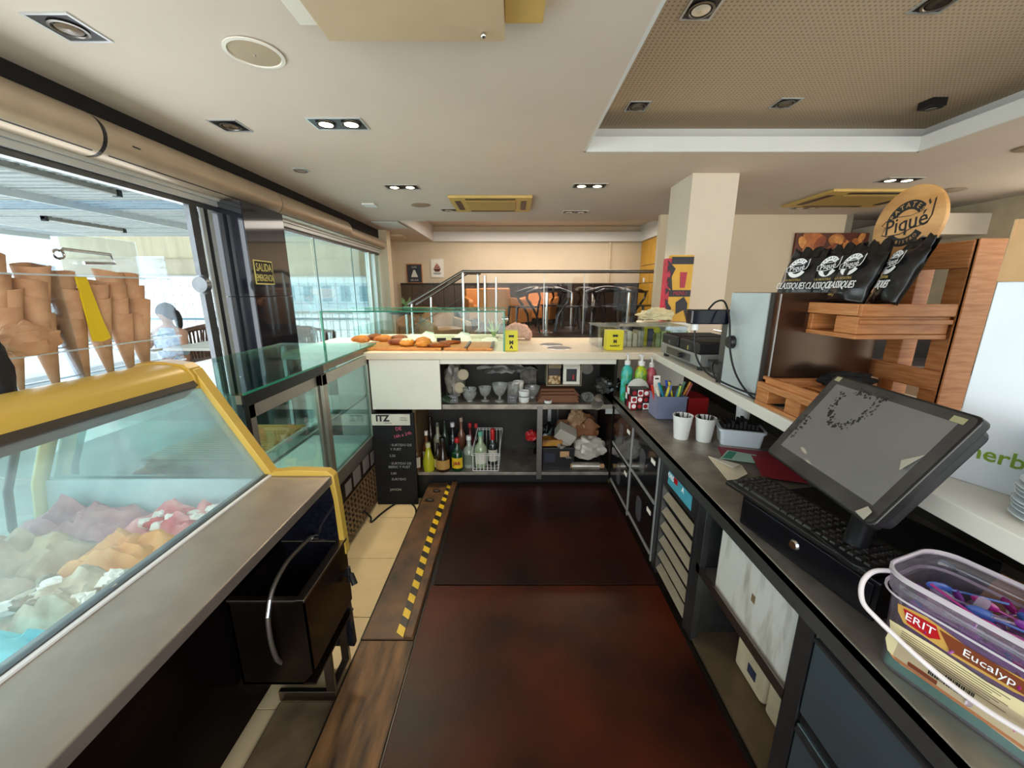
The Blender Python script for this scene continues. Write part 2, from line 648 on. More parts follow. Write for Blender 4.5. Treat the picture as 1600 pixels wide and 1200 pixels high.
def casing(root, y0, y1, r=0.115, zc=2.415, xc=-2.42):
    pts = [(xc + r * math.cos(a), zc + r * math.sin(a)) for a in [rad(-90 + 12 * i) for i in range(16)]]
    pts += [(xc - 0.06, zc + r), (xc - 0.06, zc - r)]
    MB().prism(pts, y0, y1).out('casing', m_curt, root, smooth=True)
    MB().prism([(xc + r * 0.99 * math.cos(rad(a)), zc + r * 1.012 * math.sin(rad(a))) for a in (-58, -56, -54)] + [(xc, zc)], y0 + 0.03, y1 - 0.03).out('air_slot', m_black, root)


casing(bl, -0.8, 2.45)
b2 = T('air_curtain', 'rounded beige air curtain casing between the black pillar and the nearest casing', 'air curtain', (-2.45, 3.3, 2.33))
casing(b2, 2.48, 4.20)
MB().prism([(-2.42 + .110 * math.cos(rad(a)), 2.415 + .110 * math.sin(rad(a))) for a in range(-90, 91, 12)] + [(-2.48, 2.525), (-2.48, 2.305)], 2.448, 2.482).out('joint', m_black, b2)
MB().box(-2.302, -2.2995, 2.62, 2.67, 2.40, 2.408).out('badge', m_black, b2)
b3 = T('air_curtain', 'rounded beige air curtain casing over the glass doors, with rounded end', 'air curtain', (-2.45, 5.0, 2.33))
casing(b3, 4.22, 5.95)
b4 = T('air_curtain', 'slim beige boxed casing at the far end over the glass doors', 'air curtain', (-2.45, 6.8, 2.33))
casing(b4, 5.97, 7.6, 0.085, 2.39)
S('trim_7', box(-2.52, -2.47, -1.0, 7.6, 2.46, 2.65), m_blackm)  # black strip painted in for the dark gap above the casings
S('trim_8', MB().box(-2.56, -2.44, -1.0, 7.6, 2.275, 2.30), m_alu)
S('trim_9', MB().box(-2.55, -2.49, -1.0, 7.6, 2.20, 2.274), m_steelD)
S('trim_10', MB().box(-2.48, -2.46, -1.0, 7.6, 2.235, 2.274), m_alu)
wf = S('window_1', MB().box(-2.53, -2.49, 3.22, 3.30, -0.1, 2.2), m_steelD)
MB().box(-2.505, -2.49, 3.325, 3.365, -0.1, 2.2).out('window_frame', m_alu, wf)
MB().box(-2.505, -2.49, 3.415, 3.455, -0.1, 2.2).out('window_frame', m_alu, wf)
MB().box(-2.502, -2.495, 3.365, 3.415, -0.1, 2.2).out('seal', m_black, wf)
S('wall_left_sill', box(-2.6, -2.45, -1.0, 3.2, -0.1, 0.12), m_blackg)
S('floor_window_strip', box(-2.45, -1.88, -1.0, 3.7, -0.162, -0.11), mat('pale_floor', '#D8D2C4', 0.5))  # pale floor added to brighten the view through the display case
# black granite clad pillar, cladding panels as pieces
pb = S('pillar_black', box(-2.51, -2.28, 3.51, 4.09, -0.1, 2.285), m_blackm)
for z0, z1 in ((-0.1, 0.55), (0.555, 1.50), (1.505, 2.29)):
    MB().box(-2.52, -2.27, 3.495, 3.51, z0, z1).out('cladding_panel', m_blackg, pb, bevel=0.001)
    MB().box(-2.28, -2.265, 3.50, 4.10, z0, z1).out('cladding_panel', m_blackg, pb, bevel=0.001)
sg = T('exit_sign', 'small yellow and black emergency exit sign on the black pillar', 'sign', (-2.26, 3.62, 1.7))
m_sgn = mat('sign_cream', '#D8CC7A', 0.5)
MB().box(-2.265, -2.261, 3.54, 3.81, 1.61, 1.82).out('plate', m_sgn, sg)
MB().box(-2.262, -2.2595, 3.55, 3.80, 1.62, 1.81).out('field', m_blackt, sg)
fM = Fr((-2.259, 3.675, 1.755), (0, 1, 0), (0, 0, 1))
text('SALIDA', 0.098, fM, m_sgn, sg, sx=0.70)
text('EMERGENCIA', 0.085, Fr((-2.259, 3.675, 1.665), (0, 1, 0), (0, 0, 1)), m_sgn, sg, sx=0.48)
# frameless glass doors
for i, (y0, y1) in enumerate(((4.12, 5.13), (5.16, 6.30), (6.33, 7.00), (7.03, 7.58))):
    d = S('door_%d' % (i + 1), MB().box(-2.505, -2.495, y0, y1, -0.1, 2.2), m_glassg)
    MB().box(-2.506, -2.494, y0, y0 + 0.012, -0.1, 2.2).out('glass_edge', mat('glass_edge_grey', '#54706C', 0.2), d)
    if i in (0, 1):
        yy = y1 - 0.10 if i == 0 else y0 + 0.09
        MB().lathe([(0.0, 0), (0.055, 0), (0.06, 0.006), (0.055, 0.014), (0, 0.014)], n=24, M=Fr((-2.494, yy + 0.16, 0.93), (0, 1, 0), (0, 0, 1)) @ Matrix.Diagonal((0.7, 1.7, 1, 1))).out('door_handle', m_steelD, d)
for yy in (7.0, 7.3):
    S('trim_%d' % (11 + int(yy > 7.1)), box(-2.53, -2.47, yy, yy + 0.03, -0.1, 2.2), m_alu)
# ================================================================ TERRACE OUTSIDE
m_pave = mat('terrace_paving', '#E2E0DA', 0.8, var=0.08, scale=3)
S('floor_terrace', box(-40, -2.6, -10, 40, -0.5, -0.12), m_pave)
rf = T('terrace_roof', 'white corrugated sheet roof over the terrace outside', 'roof', (-5.6, 3.0, 2.75))
m_corr = glassm('roof_sheet_white', '#FFFFFF', 0.0, haze=3.0, hazecol='#F4F5F2')
m_rib = mat('roof_rib', '#B9BDBA', 0.6)
m_skyl = glassm('roof_skylight', '#EAF6FF', 0.05, haze=0.3)
yy = 0.2
k = 0
while yy < 9.2:
    wd = 0.62
    sky = k in (5, 9)
    mb = MB()
    pts = []
    n = 4
    for i in range(n):
        a = yy + wd * i / n
        b = wd / n
        pts += [(a, 0.0), (a + b * .35, 0.0), (a + b * .5, 0.07), (a + b * .85, 0.07)]
    pts.append((yy + wd, 0.0))
    for (x0, x1) in ((-10.5, -6.0), (-6.0, -2.58)) if sky else ((-10.5, -2.58),):
        if sky and x1 < -5 and k == 5:
            pass
        vs = [(x0, p[0], 2.78 + p[1] + 0.0 * x0) for p in pts] + [(x1, p[0], 2.78 + p[1]) for p in pts]
        N = len(pts)
        mb2 = MB().add(vs, [(i, i + 1, N + i + 1, N + i) for i in range(N - 1)])
        mb2.out('skylight_sheet' if (sky and x1 > -5) or (k == 9) else 'roof_sheet', m_skyl if (sky and x1 > -5) or k == 9 else m_corr, rf, solid=0.006)
    for q in range(4):
        MB().box(-10.5, -2.58, yy + .155 * q, yy + .155 * q + .018, 2.765, 2.80).out('rib', m_rib, rf)
    yy += wd
    k += 1
for X in (-10.4, -6.2):
    MB().box(X, X + 0.06, 0.2, 9.2, 2.68, 2.78).out('purlin', m_alu, rf)
for i, (X, y0, y1) in enumerate(((-4.9, 4.0, 5.25), (-7.8, 6.9, 8.3), (-5.0, 6.6, 7.7), (-8.6, 5.4, 6.9))):
    o = T('tube_light', ['long strip lamp under the terrace roof, nearest the window', 'strip lamp under the terrace roof, far left above the cones', 'strip lamp under the terrace roof beside the black pillar', 'strip lamp under the terrace roof, at the left edge of the view'][i], 'lamp', (X, y0, 2.66), group='terrace roof lamps')
    MB().box(X - 0.03, X + 0.03, y0, y1, 2.72, 2.775).out('batten', m_steel, o)
    MB().tube([(X, y0 + 0.04, 2.71), (X, y1 - 0.04, 2.71)], 0.018).out('tube', m_whitep, o)
    MB().box(X - 0.04, X + 0.04, y1 - 0.05, y1, 2.69, 2.77).out('end_cap', m_black, o)
    MB().box(X - 0.04, X + 0.04, y0, y0 + 0.05, 2.69, 2.77).out('end_cap', m_black, o)

# rolled awning and side curtain at the end of the terrace
aw = T('awning', 'cream fabric awning curtain rolled half down at the terrace end', 'awning', (-6, 9.5, 1.9))
m_canv = mat('cream_canvas', '#EADFC0', 0.9, var=0.08, scale=2, stretch=(3, 1, 0.3))


def canv(u, v):
    x_ = -10.5 + 7.7 * u
    return (x_, 9.5 + 0.02 * math.sin(x_ * 9), 2.02 + 0.78 * v)


MB().grid(canv, 60, 4).out('curtain', m_canv, aw, solid=0.01)
MB().grid(lambda u, v: (-10.5 + 7.7 * u, 9.44 + 0.015 * math.sin(u * 70), 1.88 + 0.40 * v), 60, 3).out('valance', mat('canvas_lower', '#D8CDB4', 0.9, var=0.1, scale=2), aw, solid=0.01)
MB().tube([(-10.5, 9.42, 1.9), (-2.8, 9.42, 1.9)], 0.025).out('bottom_bar', m_alu, aw)
# wire grid with clear screen under awning
gs = T('grid_screen', 'thin wire grid screen closing the terrace end under the awning', 'screen', (-6, 9.6, 0))
mb = MB()
for i in range(36):
    X = -10.4 + i * 0.22
    mb.box(X, X + 0.008, 9.60, 9.608, -0.1, 1.95)
for i in range(9):
    mb.box(-10.4, -2.8, 9.60, 9.608, 0.2 + i * 0.21, 0.208 + i * 0.21)
o = mb.out('wire_mesh', m_steel, gs)
o['kind'] = 'stuff'
for X in (-10.4, -6.6, -2.95):
    MB().box(X, X + 0.08, 9.58, 9.66, -0.1, 2.8).out('post', m_alu, gs)
MB().box(-10.4, -2.8, 9.56, 9.62, 0.86, 0.92).out('mid_rail', mat('blue_grey_rail', '#8CA6B8', 0.5), gs)
# distant things: pale building, sea wall, hedge
S('ground_far', box(-60, 10, 12, 60, -0.6, -0.15), mat('pale_square', '#CFDADA', 0.8, var=0.1, scale=0.5))
bd = T('far_building', 'pale seafront building far beyond the terrace screen', 'building', (-14, 30, 0))
MB().box(-22, -9, 30, 36, 0, 2.6).out('wall', mat('far_white_wall', '#D9E6E8', 0.9, var=0.05, scale=0.7), bd)
for i in range(9):
    MB().box(-21.3 + i * 1.4, -20.6 + i * 1.4, 29.95, 30.0, 0.8, 1.9).out('window', mat('far_window', '#8FAFB8', 0.3), bd)
MB().box(-22.2, -8.8, 29.8, 36.2, 2.6, 2.8).out('roof', m_whitep, bd)
hd = T('hedge', 'pale green planting beyond the terrace at the left', 'hedge', (-20, 14, 0))
mb = MB()
for i in range(40):
    mb.blob((-14 - R.random() * 14, 13 + R.random() * 2, 0.35), (0.7, 0.5, 0.5), i, 0.5, 3, 10, 6)
mb.out('foliage', mat('pale_foliage', '#9DBFA5', 0.9, var=0.3, scale=9), hd)
sw = T('sea_wall', 'white slatted balustrade beyond the glass doors', 'fence', (-5, 11.5, 0))
MB().box(-9, -2.8, 11.5, 11.6, 0.92, 0.99).out('top_rail', m_alu, sw)
for i in range(30):
    MB().box(-8.9 + i * 0.2, -8.86 + i * 0.2, 11.53, 11.57, -0.1, 0.92).out('baluster', m_whitep, sw)
# round mirror ball / speaker hanging on the terrace
o = T('wall_speaker', 'round dark grey disc fixed beside the black pillar', 'speaker', (-2.47, 3.2, 1.6))
MB().lathe([(0.0, 0), (0.06, 0.004), (0.075, 0.02), (0.06, 0.05), (0, 0.05)], n=24, M=Fr((-2.44, 3.17, 1.60), (1, 0, 0), (0, 0, 1))).out('disc', m_steelD, o, smooth=True)

# white post outside, behind the acrylic
S('post_terrace', MB().box(-6.6, -6.45, 8.9, 9.05, -0.1, 2.75), mat('terrace_post', '#C9BF9F', 0.7))


def wicker(loc, rz, label):
    o = T('wicker_chair', label, 'chair', loc, 'wicker chairs on the terrace', world=False, rz=rz)
    mw = mat('wicker', '#6B4A35', 0.7, var=0.35, scale=30, stretch=(1, 1, 5), bump=0.3)
    MB().rbox(-0.26, 0.26, -0.26, 0.26, 0.36, 0.43, 0.06).out('seat', mw, o)
    mb = MB()
    for i in range(25):
        a = rad(-20 + 220 * i / 24)
        x_, y_ = 0.28 * math.cos(a), 0.27 * math.sin(a)
        mb.tube([(x_ * 0.92, y_ * 0.92, 0.38), (x_ * 1.1, y_ * 1.15, 0.74 + 0.08 * math.sin(max(0, a)))], 0.011, 5)
    mb.out('backrest', mw, o)
    mb = MB()
    mb.tube([(0.28 * 1.1 * math.cos(rad(a)), 0.27 * 1.15 * math.sin(rad(a)), 0.745 + 0.08 * math.sin(max(0, rad(a)))) for a in range(-20, 201, 10)], 0.02, 8)
    mb.out('rim', mw, o, smooth=True)
    for sx_ in (-1, 1):
        for sy_ in (-1, 1):
            MB().tube([(0.22 * sx_, 0.22 * sy_, 0.37), (0.25 * sx_, 0.25 * sy_, 0)], 0.016, 6).out('leg', m_steelD, o)
    return o


wc = wicker((-4.1, 5.2, 0.22), 0.5, 'brown wicker tub chair on the terrace just left of the black pillar')
dup(wc, (-4.95, 5.9, 0.22), -0.9, 'brown wicker tub chair behind the one by the black pillar')
dup(wc, (-3.05, 5.35, 0.22), -0.3, 'wicker armchair seen right beside the black pillar through the glass')
dup(wc, (-3.0, 6.0, 0.22), 2.6, 'wicker armchair turned away, second from the black pillar behind glass')
S('floor_terrace_deck', box(-9.5, -2.62, 3.9, 9.3, -0.12, 0.215), m_pave)
tt = T('terrace_table', 'pale square terrace table outside behind the pastry case', 'table', (-3.35, 4.6, 0.215))
MB().box(-3.9, -2.75, 4.3, 5.0, 0.90, 0.93).out('tabletop', mat('pale_table', '#D8D0BE', 0.5), tt)
MB().tube([(-3.35, 4.6, 0.22), (-3.35, 4.6, 0.9)], 0.03).out('pedestal', m_steelD, tt)
MB().box(-3.55, -3.15, 4.4, 4.8, 0.215, 0.235).out('base', m_steelD, tt)

# seated person on terrace
pp = T('person', 'person with dark ponytail in a blue patterned top sitting outside on the terrace', 'person', (-5.35, 4.9, 0.215))
cu = [((-5.35, 4.90, 0.68), 0.15), ((-5.35, 4.89, 0.88), 0.13), ((-5.35, 4.88, 1.06), 0.135), ((-5.34, 4.87, 1.14), 0.05), ((-5.33, 4.85, 1.20), 0.05)]


def skin(name, verts, edges, radii, m, parent, sub=2, root=0):
    me = bpy.data.meshes.new(name)
    off = OFF.get(parent.name, Vector())
    me.from_pydata([Vector(q) - off for q in verts], edges, [])
    o = bpy.data.objects.new(name, me)
    COL.objects.link(o)
    o.parent = parent
    OFF[o.name] = off
    o.modifiers.new('skin', 'SKIN')
    sv = me.skin_vertices[0].data
    for i, r in enumerate(radii):
        sv[i].radius = (r, r) if not isinstance(r, tuple) else r
    sv[root].use_root = True
    q = o.modifiers.new('sub', 'SUBSURF')
    q.levels = q.render_levels = sub
    me.materials.append(m)
    return o


vb = [(-5.35, 4.9, 0.66), (-5.35, 4.89, 0.86), (-5.35, 4.88, 1.03), (-5.34, 4.87, 1.13), (-5.33, 4.86, 1.19),
      (-5.52, 4.88, 1.04), (-5.60, 4.78, 0.84), (-5.48, 4.62, 0.86), (-5.18, 4.88, 1.04), (-5.10, 4.76, 0.85), (-5.20, 4.60, 0.88),
      (-5.46, 4.86, 0.64), (-5.50, 4.45, 0.68), (-5.50, 4.42, 0.28), (-5.50, 4.32, 0.24), (-5.24, 4.86, 0.64), (-5.22, 4.45, 0.68), (-5.20, 4.42, 0.28), (-5.20, 4.32, 0.24),
      (-5.33, 4.84, 1.27), (-5.33, 4.83, 1.33)]
eb = [(0, 1), (1, 2), (2, 3), (3, 4), (2, 5), (5, 6), (6, 7), (2, 8), (8, 9), (9, 10), (0, 11), (11, 12), (12, 13), (13, 14), (0, 15), (15, 16), (16, 17), (17, 18), (4, 19), (19, 20)]
rb = [0.14, 0.12, 0.13, 0.055, 0.05, 0.055, 0.04, 0.028, 0.055, 0.04, 0.028, 0.085, 0.07, 0.045, 0.035, 0.085, 0.07, 0.045, 0.035, 0.085, 0.07]
skin('body', vb, eb, rb, mat('skin', '#C08A6C', 0.6, var=0.04), pp)
MB().blob((-5.35, 4.89, 0.90), (0.19, 0.15, 0.24), 3, 0.08, 2).out('top', mat('blue_pattern_cloth', '#8FA9C4', 0.9, col2='#D5DEE6', scale=22), pp, smooth=True)
MB().blob((-5.33, 4.87, 1.30), (0.10, 0.105, 0.115), 4, 0.06, 2).blob((-5.24, 4.92, 1.20), (0.04, 0.04, 0.12), 5, 0.1).out('hair', mat('dark_hair', '#1D1714', 0.7), pp, smooth=True)
ch = T('terrace_stool', 'low bench seat under the person sitting on the terrace', 'bench', (-5.35, 4.85, 0.215))
MB().box(-5.65, -5.05, 4.66, 5.05, 0.50, 0.545).out('seat', m_woodh, ch)
for X in (-5.6, -5.12):
    MB().box(X, X + 0.04, 4.7, 5.0, 0.215, 0.50).out('leg', m_steelD, ch)
pp.location.x += 1.05
ch.location.x += 1.05

# ================================================================ CEILING FIXTURES


def downlight(name, label, x, y, z, n=1, on=False, s=0.085, group=None, power=70):
    o = T(name, label, 'ceiling light', (x, y, z), group)
    wx = s * n
    MB().box(x - wx - .012, x + wx + .012, y - s - .012, y - s, z - .006, z + .0).box(x - wx - .012, x + wx + .012, y + s, y + s + .012, z - .006, z).box(
        x - wx - .012, x - wx, y - s, y + s, z - .006, z).box(x + wx, x + wx + .012, y - s, y + s, z - .006, z).out('frame', m_alu, o)
    MB().box(x - wx, x + wx, y - s, y + s, z - .0035, z - .001).out('housing', m_black, o)
    for i in range(n):
        cx = x + (i - (n - 1) / 2) * 2 * s
        MB().lathe([(0.062, 0), (0.066, -.006), (0.056, -.008), (0.052, -0.004)], (cx, y, z - .004), 24, capb=False, capt=False).out('ring', m_steel if not on else m_black, o, smooth=True)
        MB().lathe([(0, 0.002), (0.045, 0)], (cx, y, z - .009), 20, capb=False, capt=False).out('bulb', m_fluo if on else m_chrome, o)
        if on:
            light('spot_lamp', 'SPOT', (cx, y, z - 0.03), (0, 0, 0), power, (1.0, 0.82, 0.58), 0.04, spot=rad(115), blend=0.8)
    return o


downlight('twin_downlight', 'lit twin spotlight in black square frame above the freezer, nearest of the lit ones', -1.17, 2.95, Zc, 2, True, group='lit twin spotlights')
downlight('twin_downlight', 'lit twin spotlight left of the beige ceiling cassette', -1.19, 4.58, Zc, 2, True, group='lit twin spotlights')
downlight('twin_downlight', 'lit twin spotlight left of the white pillar', 0.83, 4.53, Zc, 2, True, group='lit twin spotlights')
downlight('twin_downlight', 'lit twin spotlight above the round wooden sign', 3.93, 4.31, Zc, 2, True, group='lit twin spotlights')
downlight('downlight', 'unlit square spotlight at the upper left corner of the ceiling', -1.90, 1.97, Zc)
downlight('downlight', 'unlit square spotlight above the first casing joint, left of the lit twin', -1.92, 2.98, Zc)
downlight('downlight', 'small unlit spotlight in the ceiling halfway along the window side', -1.97, 3.98, Zc, s=0.05)
for x, y, l in ((-0.80, 5.8, 'unlit twin spotlight just in front of the far recess, left'), (0.90, 5.95, 'unlit twin spotlight just in front of the far recess, right'), (3.98, 5.66, 'unlit twin spotlight near the wall with the food picture')):
    downlight('twin_downlight', l, x, y, Zc, 2, group='unlit twin spotlights')
zr = 2.93
for x, y, l in ((0.95, 2.33, 'unlit square spotlight in the perforated ceiling, upper left'), (2.09, 2.28, 'unlit square spotlight in the perforated ceiling, upper right'),
                (0.96, 3.38, 'unlit square spotlight in the perforated ceiling near the recess corner'), (2.06, 3.33, 'unlit square spotlight at the middle of the recess back edge')):
    downlight('downlight', l, x, y, zr, s=0.07)
o = T('emergency_light', 'black tilted spotlight hanging slightly out of the recess ceiling at right', 'ceiling light', (3.14, 3.3, zr))
MB().prism([(3.08, 3.24), (3.19, 3.24), (3.21, 3.29), (3.17, 3.35), (3.07, 3.34)], zr - 0.05, zr, 'z').out('housing', m_black, o)
MB().lathe([(0.03, 0), (0.034, -.008), (0.012, -.01)], (3.13, 3.29, zr - 0.05), 20).out('ring', m_steel, o)

o = T('ceiling_speaker', 'large round cream speaker grille in the ceiling at upper left', 'speaker', (-1.22, 2.15, Zc))
MB().lathe([(0.115, 0.0), (0.128, -.004), (0.128, -.008), (0.112, -.010), (0.110, -0.004)], (-1.22, 2.15, Zc), 40, capb=False, capt=False).out('rim', m_white, o, smooth=True)
MB().lathe([(0.0, -.012), (0.06, -.010), (0.112, -.004)], (-1.22, 2.15, Zc), 40, capb=False, capt=False).out('grille', dotted('speaker_mesh', '#B8A78C', '#8E8068', 0.006, 0.3), o, smooth=True)
MB().lathe([(0.0, -.016), (0.006, -.014), (0.006, -.01)], (-1.22, 2.15, Zc), 12).out('badge', m_chrome, o)
for x, y, l in ((-1.20, 5.48, 'small round cream speaker in the ceiling left of the cassette'), (4.1, 3.37, 'round speaker grille at the right edge of the ceiling'), (4.9, 4.7, 'faint round speaker in the ceiling beyond the wooden sign')):
    o = T('ceiling_speaker', l, 'speaker', (x, y, Zc))
    MB().lathe([(0.12, 0.0), (0.125, -.008), (0.11, -.012), (0, -.014)], (x, y, Zc), 32, capb=False, capt=False).out('grille', m_curt, o, smooth=True)


def cassette(label, x0, x1, y0, y1, z=Zc):
    o = T('air_conditioner_cassette', label, 'air conditioner', ((x0 + x1) / 2, (y0 + y1) / 2, z))
    MB().box(x0, x1, y0, y1, z - .03, z).out('panel', m_beigeAC, o, bevel=0.006)
    dx, dy = (x1 - x0), (y1 - y0)
    MB().box(x0 + .2 * dx, x1 - .2 * dx, y0 + .2 * dy, y1 - .2 * dy, z - .040, z - .03).out('grille', striped('ac_grille', '#C7A860', '#9C8245', (0, 1, 0), 0.03), o, bevel=0.004)
    MB().box(x0 + .2 * dx, x1 - .2 * dx, y0 + .06 * dy, y0 + .13 * dy, z - .034, z - .029).out('air_slot', m_black, o)
    MB().box(x0 + .2 * dx, x1 - .2 * dx, y1 - .13 * dy, y1 - .06 * dy, z - .034, z - .029).out('air_slot', m_black, o)
    MB().box(x0 + .06 * dx, x0 + .13 * dx, y0 + .2 * dy, y1 - .2 * dy, z - .034, z - .029).out('air_slot', m_black, o)
    MB().box(x1 - .13 * dx, x1 - .06 * dx, y0 + .2 * dy, y1 - .2 * dy, z - .034, z - .029).out('air_slot', m_black, o)
    return o


cassette('beige air conditioning cassette in the ceiling above the bar', -0.76, 0.24, 4.95, 5.80)
cassette('beige air conditioning cassette in the ceiling beyond the round wooden sign', 3.55, 4.75, 4.65, 5.5)
# extractor box at the top edge of the view
o = T('ceiling_unit', 'beige boxed unit with a small knob hanging under the ceiling at the top edge', 'extractor', (-0.4, 1.7, Zc - 0.03))
m_unit = mat('unit_beige', '#C4AE8C', 0.5, var=0.03)
MB().box(-0.76, -0.03, 1.0, 1.90, Zc - 0.09, Zc).out('casing', m_unit, o, bevel=0.004)
MB().blob((-0.115, 1.84, Zc - 0.10), (0.012, 0.012, 0.012), 1, 0, 1, 12, 8).out('knob', m_chrome, o, smooth=True)
MB().box(-0.028, 0.125, 1.0, 1.86, Zc - 0.05, Zc).out('end_box', m_beigeAC, o, bevel=0.004)
MB().box(-0.86, -0.765, 1.0, 1.87, Zc - 0.05, Zc).out('end_box', m_white, o, bevel=0.004)
o = T('smoke_detector', 'small square white detector on the ceiling before the casing end', 'detector', (-1.85, 5.45, Zc))
MB().box(-1.93, -1.77, 5.36, 5.54, Zc - 0.02, Zc).out('body', m_whitep, o, bevel=0.004)
o = T('ceiling_hatch', 'pale square ceiling panel beside the end of the rounded casing', 'hatch', (-2.1, 7.0, Zc))
MB().box(-2.28, -1.85, 6.7, 7.35, Zc - 0.015, Zc).out('panel', m_cove, o, bevel=0.003)
MB().box(-2.30, -1.83, 6.68, 7.37, Zc - 0.006, Zc).out('frame', m_steel, o)
o = T('ceiling_vent', 'flat vent plate on the ceiling at the far left corner by the pier', 'vent', (-2.35, 8.4, Zc))
MB().box(-2.6, -2.2, 8.2, 8.6, Zc - 0.03, Zc).out('plate', m_wall, o)

# ================================================================ LEFT: ICE CREAM FREEZER
fz = T('ice_cream_freezer', 'long glass topped ice cream freezer with yellow trim and steel counter top', 'freezer', (-1.4, 0.4, -0.15))
MB().box(-1.95, -1.02, -1.3, 1.46, -0.05, 0.52).out('base', m_dark, fz)
MB().box(-1.02, -1.0, -1.3, 1.46, -0.04, 0.775).out('service_side', mat('freezer_side', '#191311', 0.25, 0.6, var=0.25, scale=3), fz)
MB().box(-0.99, -0.742, -1.3, 1.48, 0.775, 0.812).out('counter_top', m_steelF, fz, bevel=0.004)
MB().box(-0.999, -0.987, -1.3, 1.46, 0.812, 0.818).out('glass_seal', m_whitep, fz)
MB().box(-1.03, -1.0, -1.3, 1.47, 0.800, 0.822).out('glass_rail', m_steelD, fz)
gp = MB()
a, b = Vector((-1.01, 0, 0.815)), Vector((-1.235, 0, 1.235))
gp.add([(a.x, -1.3, a.z), (a.x, 1.47, a.z), (b.x, 1.47, b.z), (b.x, -1.3, b.z)], [(0, 1, 2, 3)])
gp.out('service_glass', m_frost, fz, solid=0.006)
# yellow top bar with lighter lid line
prof = [(-1.212, 1.195), (-1.215, 1.225), (-1.226, 1.250), (-1.25, 1.270), (-1.29, 1.280), (-1.35, 1.282), (-1.41, 1.274), (-1.44, 1.255), (-1.44, 1.22), (-1.25, 1.19)]
MB().prism(prof, -1.3, 1.47).out('top_bar', m_yel, fz, smooth=True, bevel=0.003)
MB().prism([(q[0] * 1.0, q[1]) for q in [(-1.205, 1.185), (-1.210, 1.235), (-1.228, 1.264), (-1.25, 1.280), (-1.33, 1.290), (-1.42, 1.284), (-1.45, 1.26), (-1.45, 1.22), (-1.25, 1.18)]], 1.44, 1.50).out('end_cap', mat('yellow_dark', '#B8912F', 0.35), fz, bevel=0.004)
MB().prism([(-1.235, 1.245), (-1.20, 1.20), (-1.26, 1.15), (-1.30, 1.19)], -1.3, 1.44).out('lower_rail', mat('brown_rail', '#3C332A', 0.4), fz)
MB().box(-1.33, -1.25, -1.3, 1.40, 1.165, 1.180).out('inner_rail', m_alu, fz)
# end trim: yellow strip down the slope, along the end of the steel top and down the side
MB().prism([(-1.245, 1.25), (-1.222, 1.26), (-0.985, 0.825), (-1.010, 0.812)], 1.455, 1.50).out('end_trim', m_yel, fz, bevel=0.003)
MB().prism([(-1.01, 0.80), (-1.0, 0.826), (-0.90, 0.836), (-0.76, 0.832), (-0.735, 0.81), (-0.727, 0.70), (-0.717, 0.44), (-0.742, 0.44), (-0.747, 0.70), (-0.76, 0.80)], 1.46, 1.50).out('end_trim', m_yel, fz, bevel=0.003)
MB().prism([(-1.98, -0.05), (-0.73, -0.05), (-0.75, 0.80), (-1.01, 0.80), (-1.08, 0.55), (-2.0, 0.50)], 1.462, 1.49).out('end_panel', m_blackg, fz)
# end glass and curved customer side glass with pale yellow arch frame
arc = [(-1.44, 1.25), (-1.60, 1.19), (-1.75, 1.10), (-1.88, 0.97), (-1.96, 0.80), (-1.99, 0.64), (-1.94, 0.50)]
MB().prism([(-1.01, 0.80), (-1.235, 1.235)] + arc, 1.47, 1.476).out('end_glass', glassm('end_pane', '#DDF4F2', 0.06, haze=0.2, hazecol='#A9D3D6'), fz)
mb = MB()
N = len(arc)
mb.grid(lambda u, v: (arc[min(N - 1, int(round(v * (N - 1))))][0], -1.3 + 2.74 * u, arc[min(N - 1, int(round(v * (N - 1))))][1]), 1, N - 1)
mb.out('curved_glass', m_glass, fz, smooth=True, solid=0.006)
mb = MB()
mb.add([(x_ + .05, 1.405, z_) for x_, z_ in arc] + [(x_ + .05, 1.46, z_) for x_, z_ in arc], [(i, i + 1, N + i + 1, N + i) for i in range(N - 1)])
mb.out('arch_frame', mat('pale_yellow', '#E6DFA0', 0.5), fz, smooth=True, solid=0.012)
mb = MB()
mb.add([(x_ + .02, 1.34, z_) for x_, z_ in arc] + [(x_ + .02, 1.365, z_) for x_, z_ in arc], [(i, i + 1, N + i + 1, N + i) for i in range(N - 1)])
mb.out('arch_seal', m_steelD, fz, smooth=True, solid=0.01)
MB().box(-1.92, -1.01, -1.3, 1.46, 0.515, 0.525).out('well_floor', mat('well_white', '#BFD0D2', 0.6), fz)
MB().box(-1.94, -1.02, 1.445, 1.458, 0.52, 0.80).out('well_end', mat('well_end', '#B9D3D6', 0.5), fz)
MB().box(-1.06, -1.01, -1.3, 1.46, 0.52, 0.79).out('well_side', mat('well_side', '#C9D6D6', 0.5), fz)
# gelato tubs, two rows
gel = [('#C8404E', '#E8A09C', 'pink and red rippled ice cream', '#B41F2A'), ('#D0802E', '#E8A860', 'peach coloured ice cream', None), ('#9A7450', '#DDCDB4', 'cream and brown marbled walnut ice cream', '#7B5A3C'),
       ('#37B9C8', '#7AD5DC', 'bright turquoise ice cream', None), ('#8E6C4C', '#DDCDB4', 'hazel coloured ice cream', None), ('#8A5B3F', '#A8765A', 'brown chocolate ice cream', None), ('#E9DDB5', '#F2EBD2', 'pale vanilla ice cream', None)]
gel2 = [('#A85A6C', '#CC9494', 'mauve berry ice cream', None), ('#A9825A', '#CDB08C', 'biscuit coloured ice cream', None), ('#A9896C', '#CDB498', 'hazelnut brown ice cream', None), ('#BFA988', '#DDD0BC', 'white ice cream mound', None),
        ('#B9CBB0', '#D5DFCB', 'pale green ice cream', None), ('#C9A38C', '#DDC4B2', 'dusky beige ice cream', None), ('#E3D3A0', '#EFE5C4', 'straw coloured ice cream', None)]
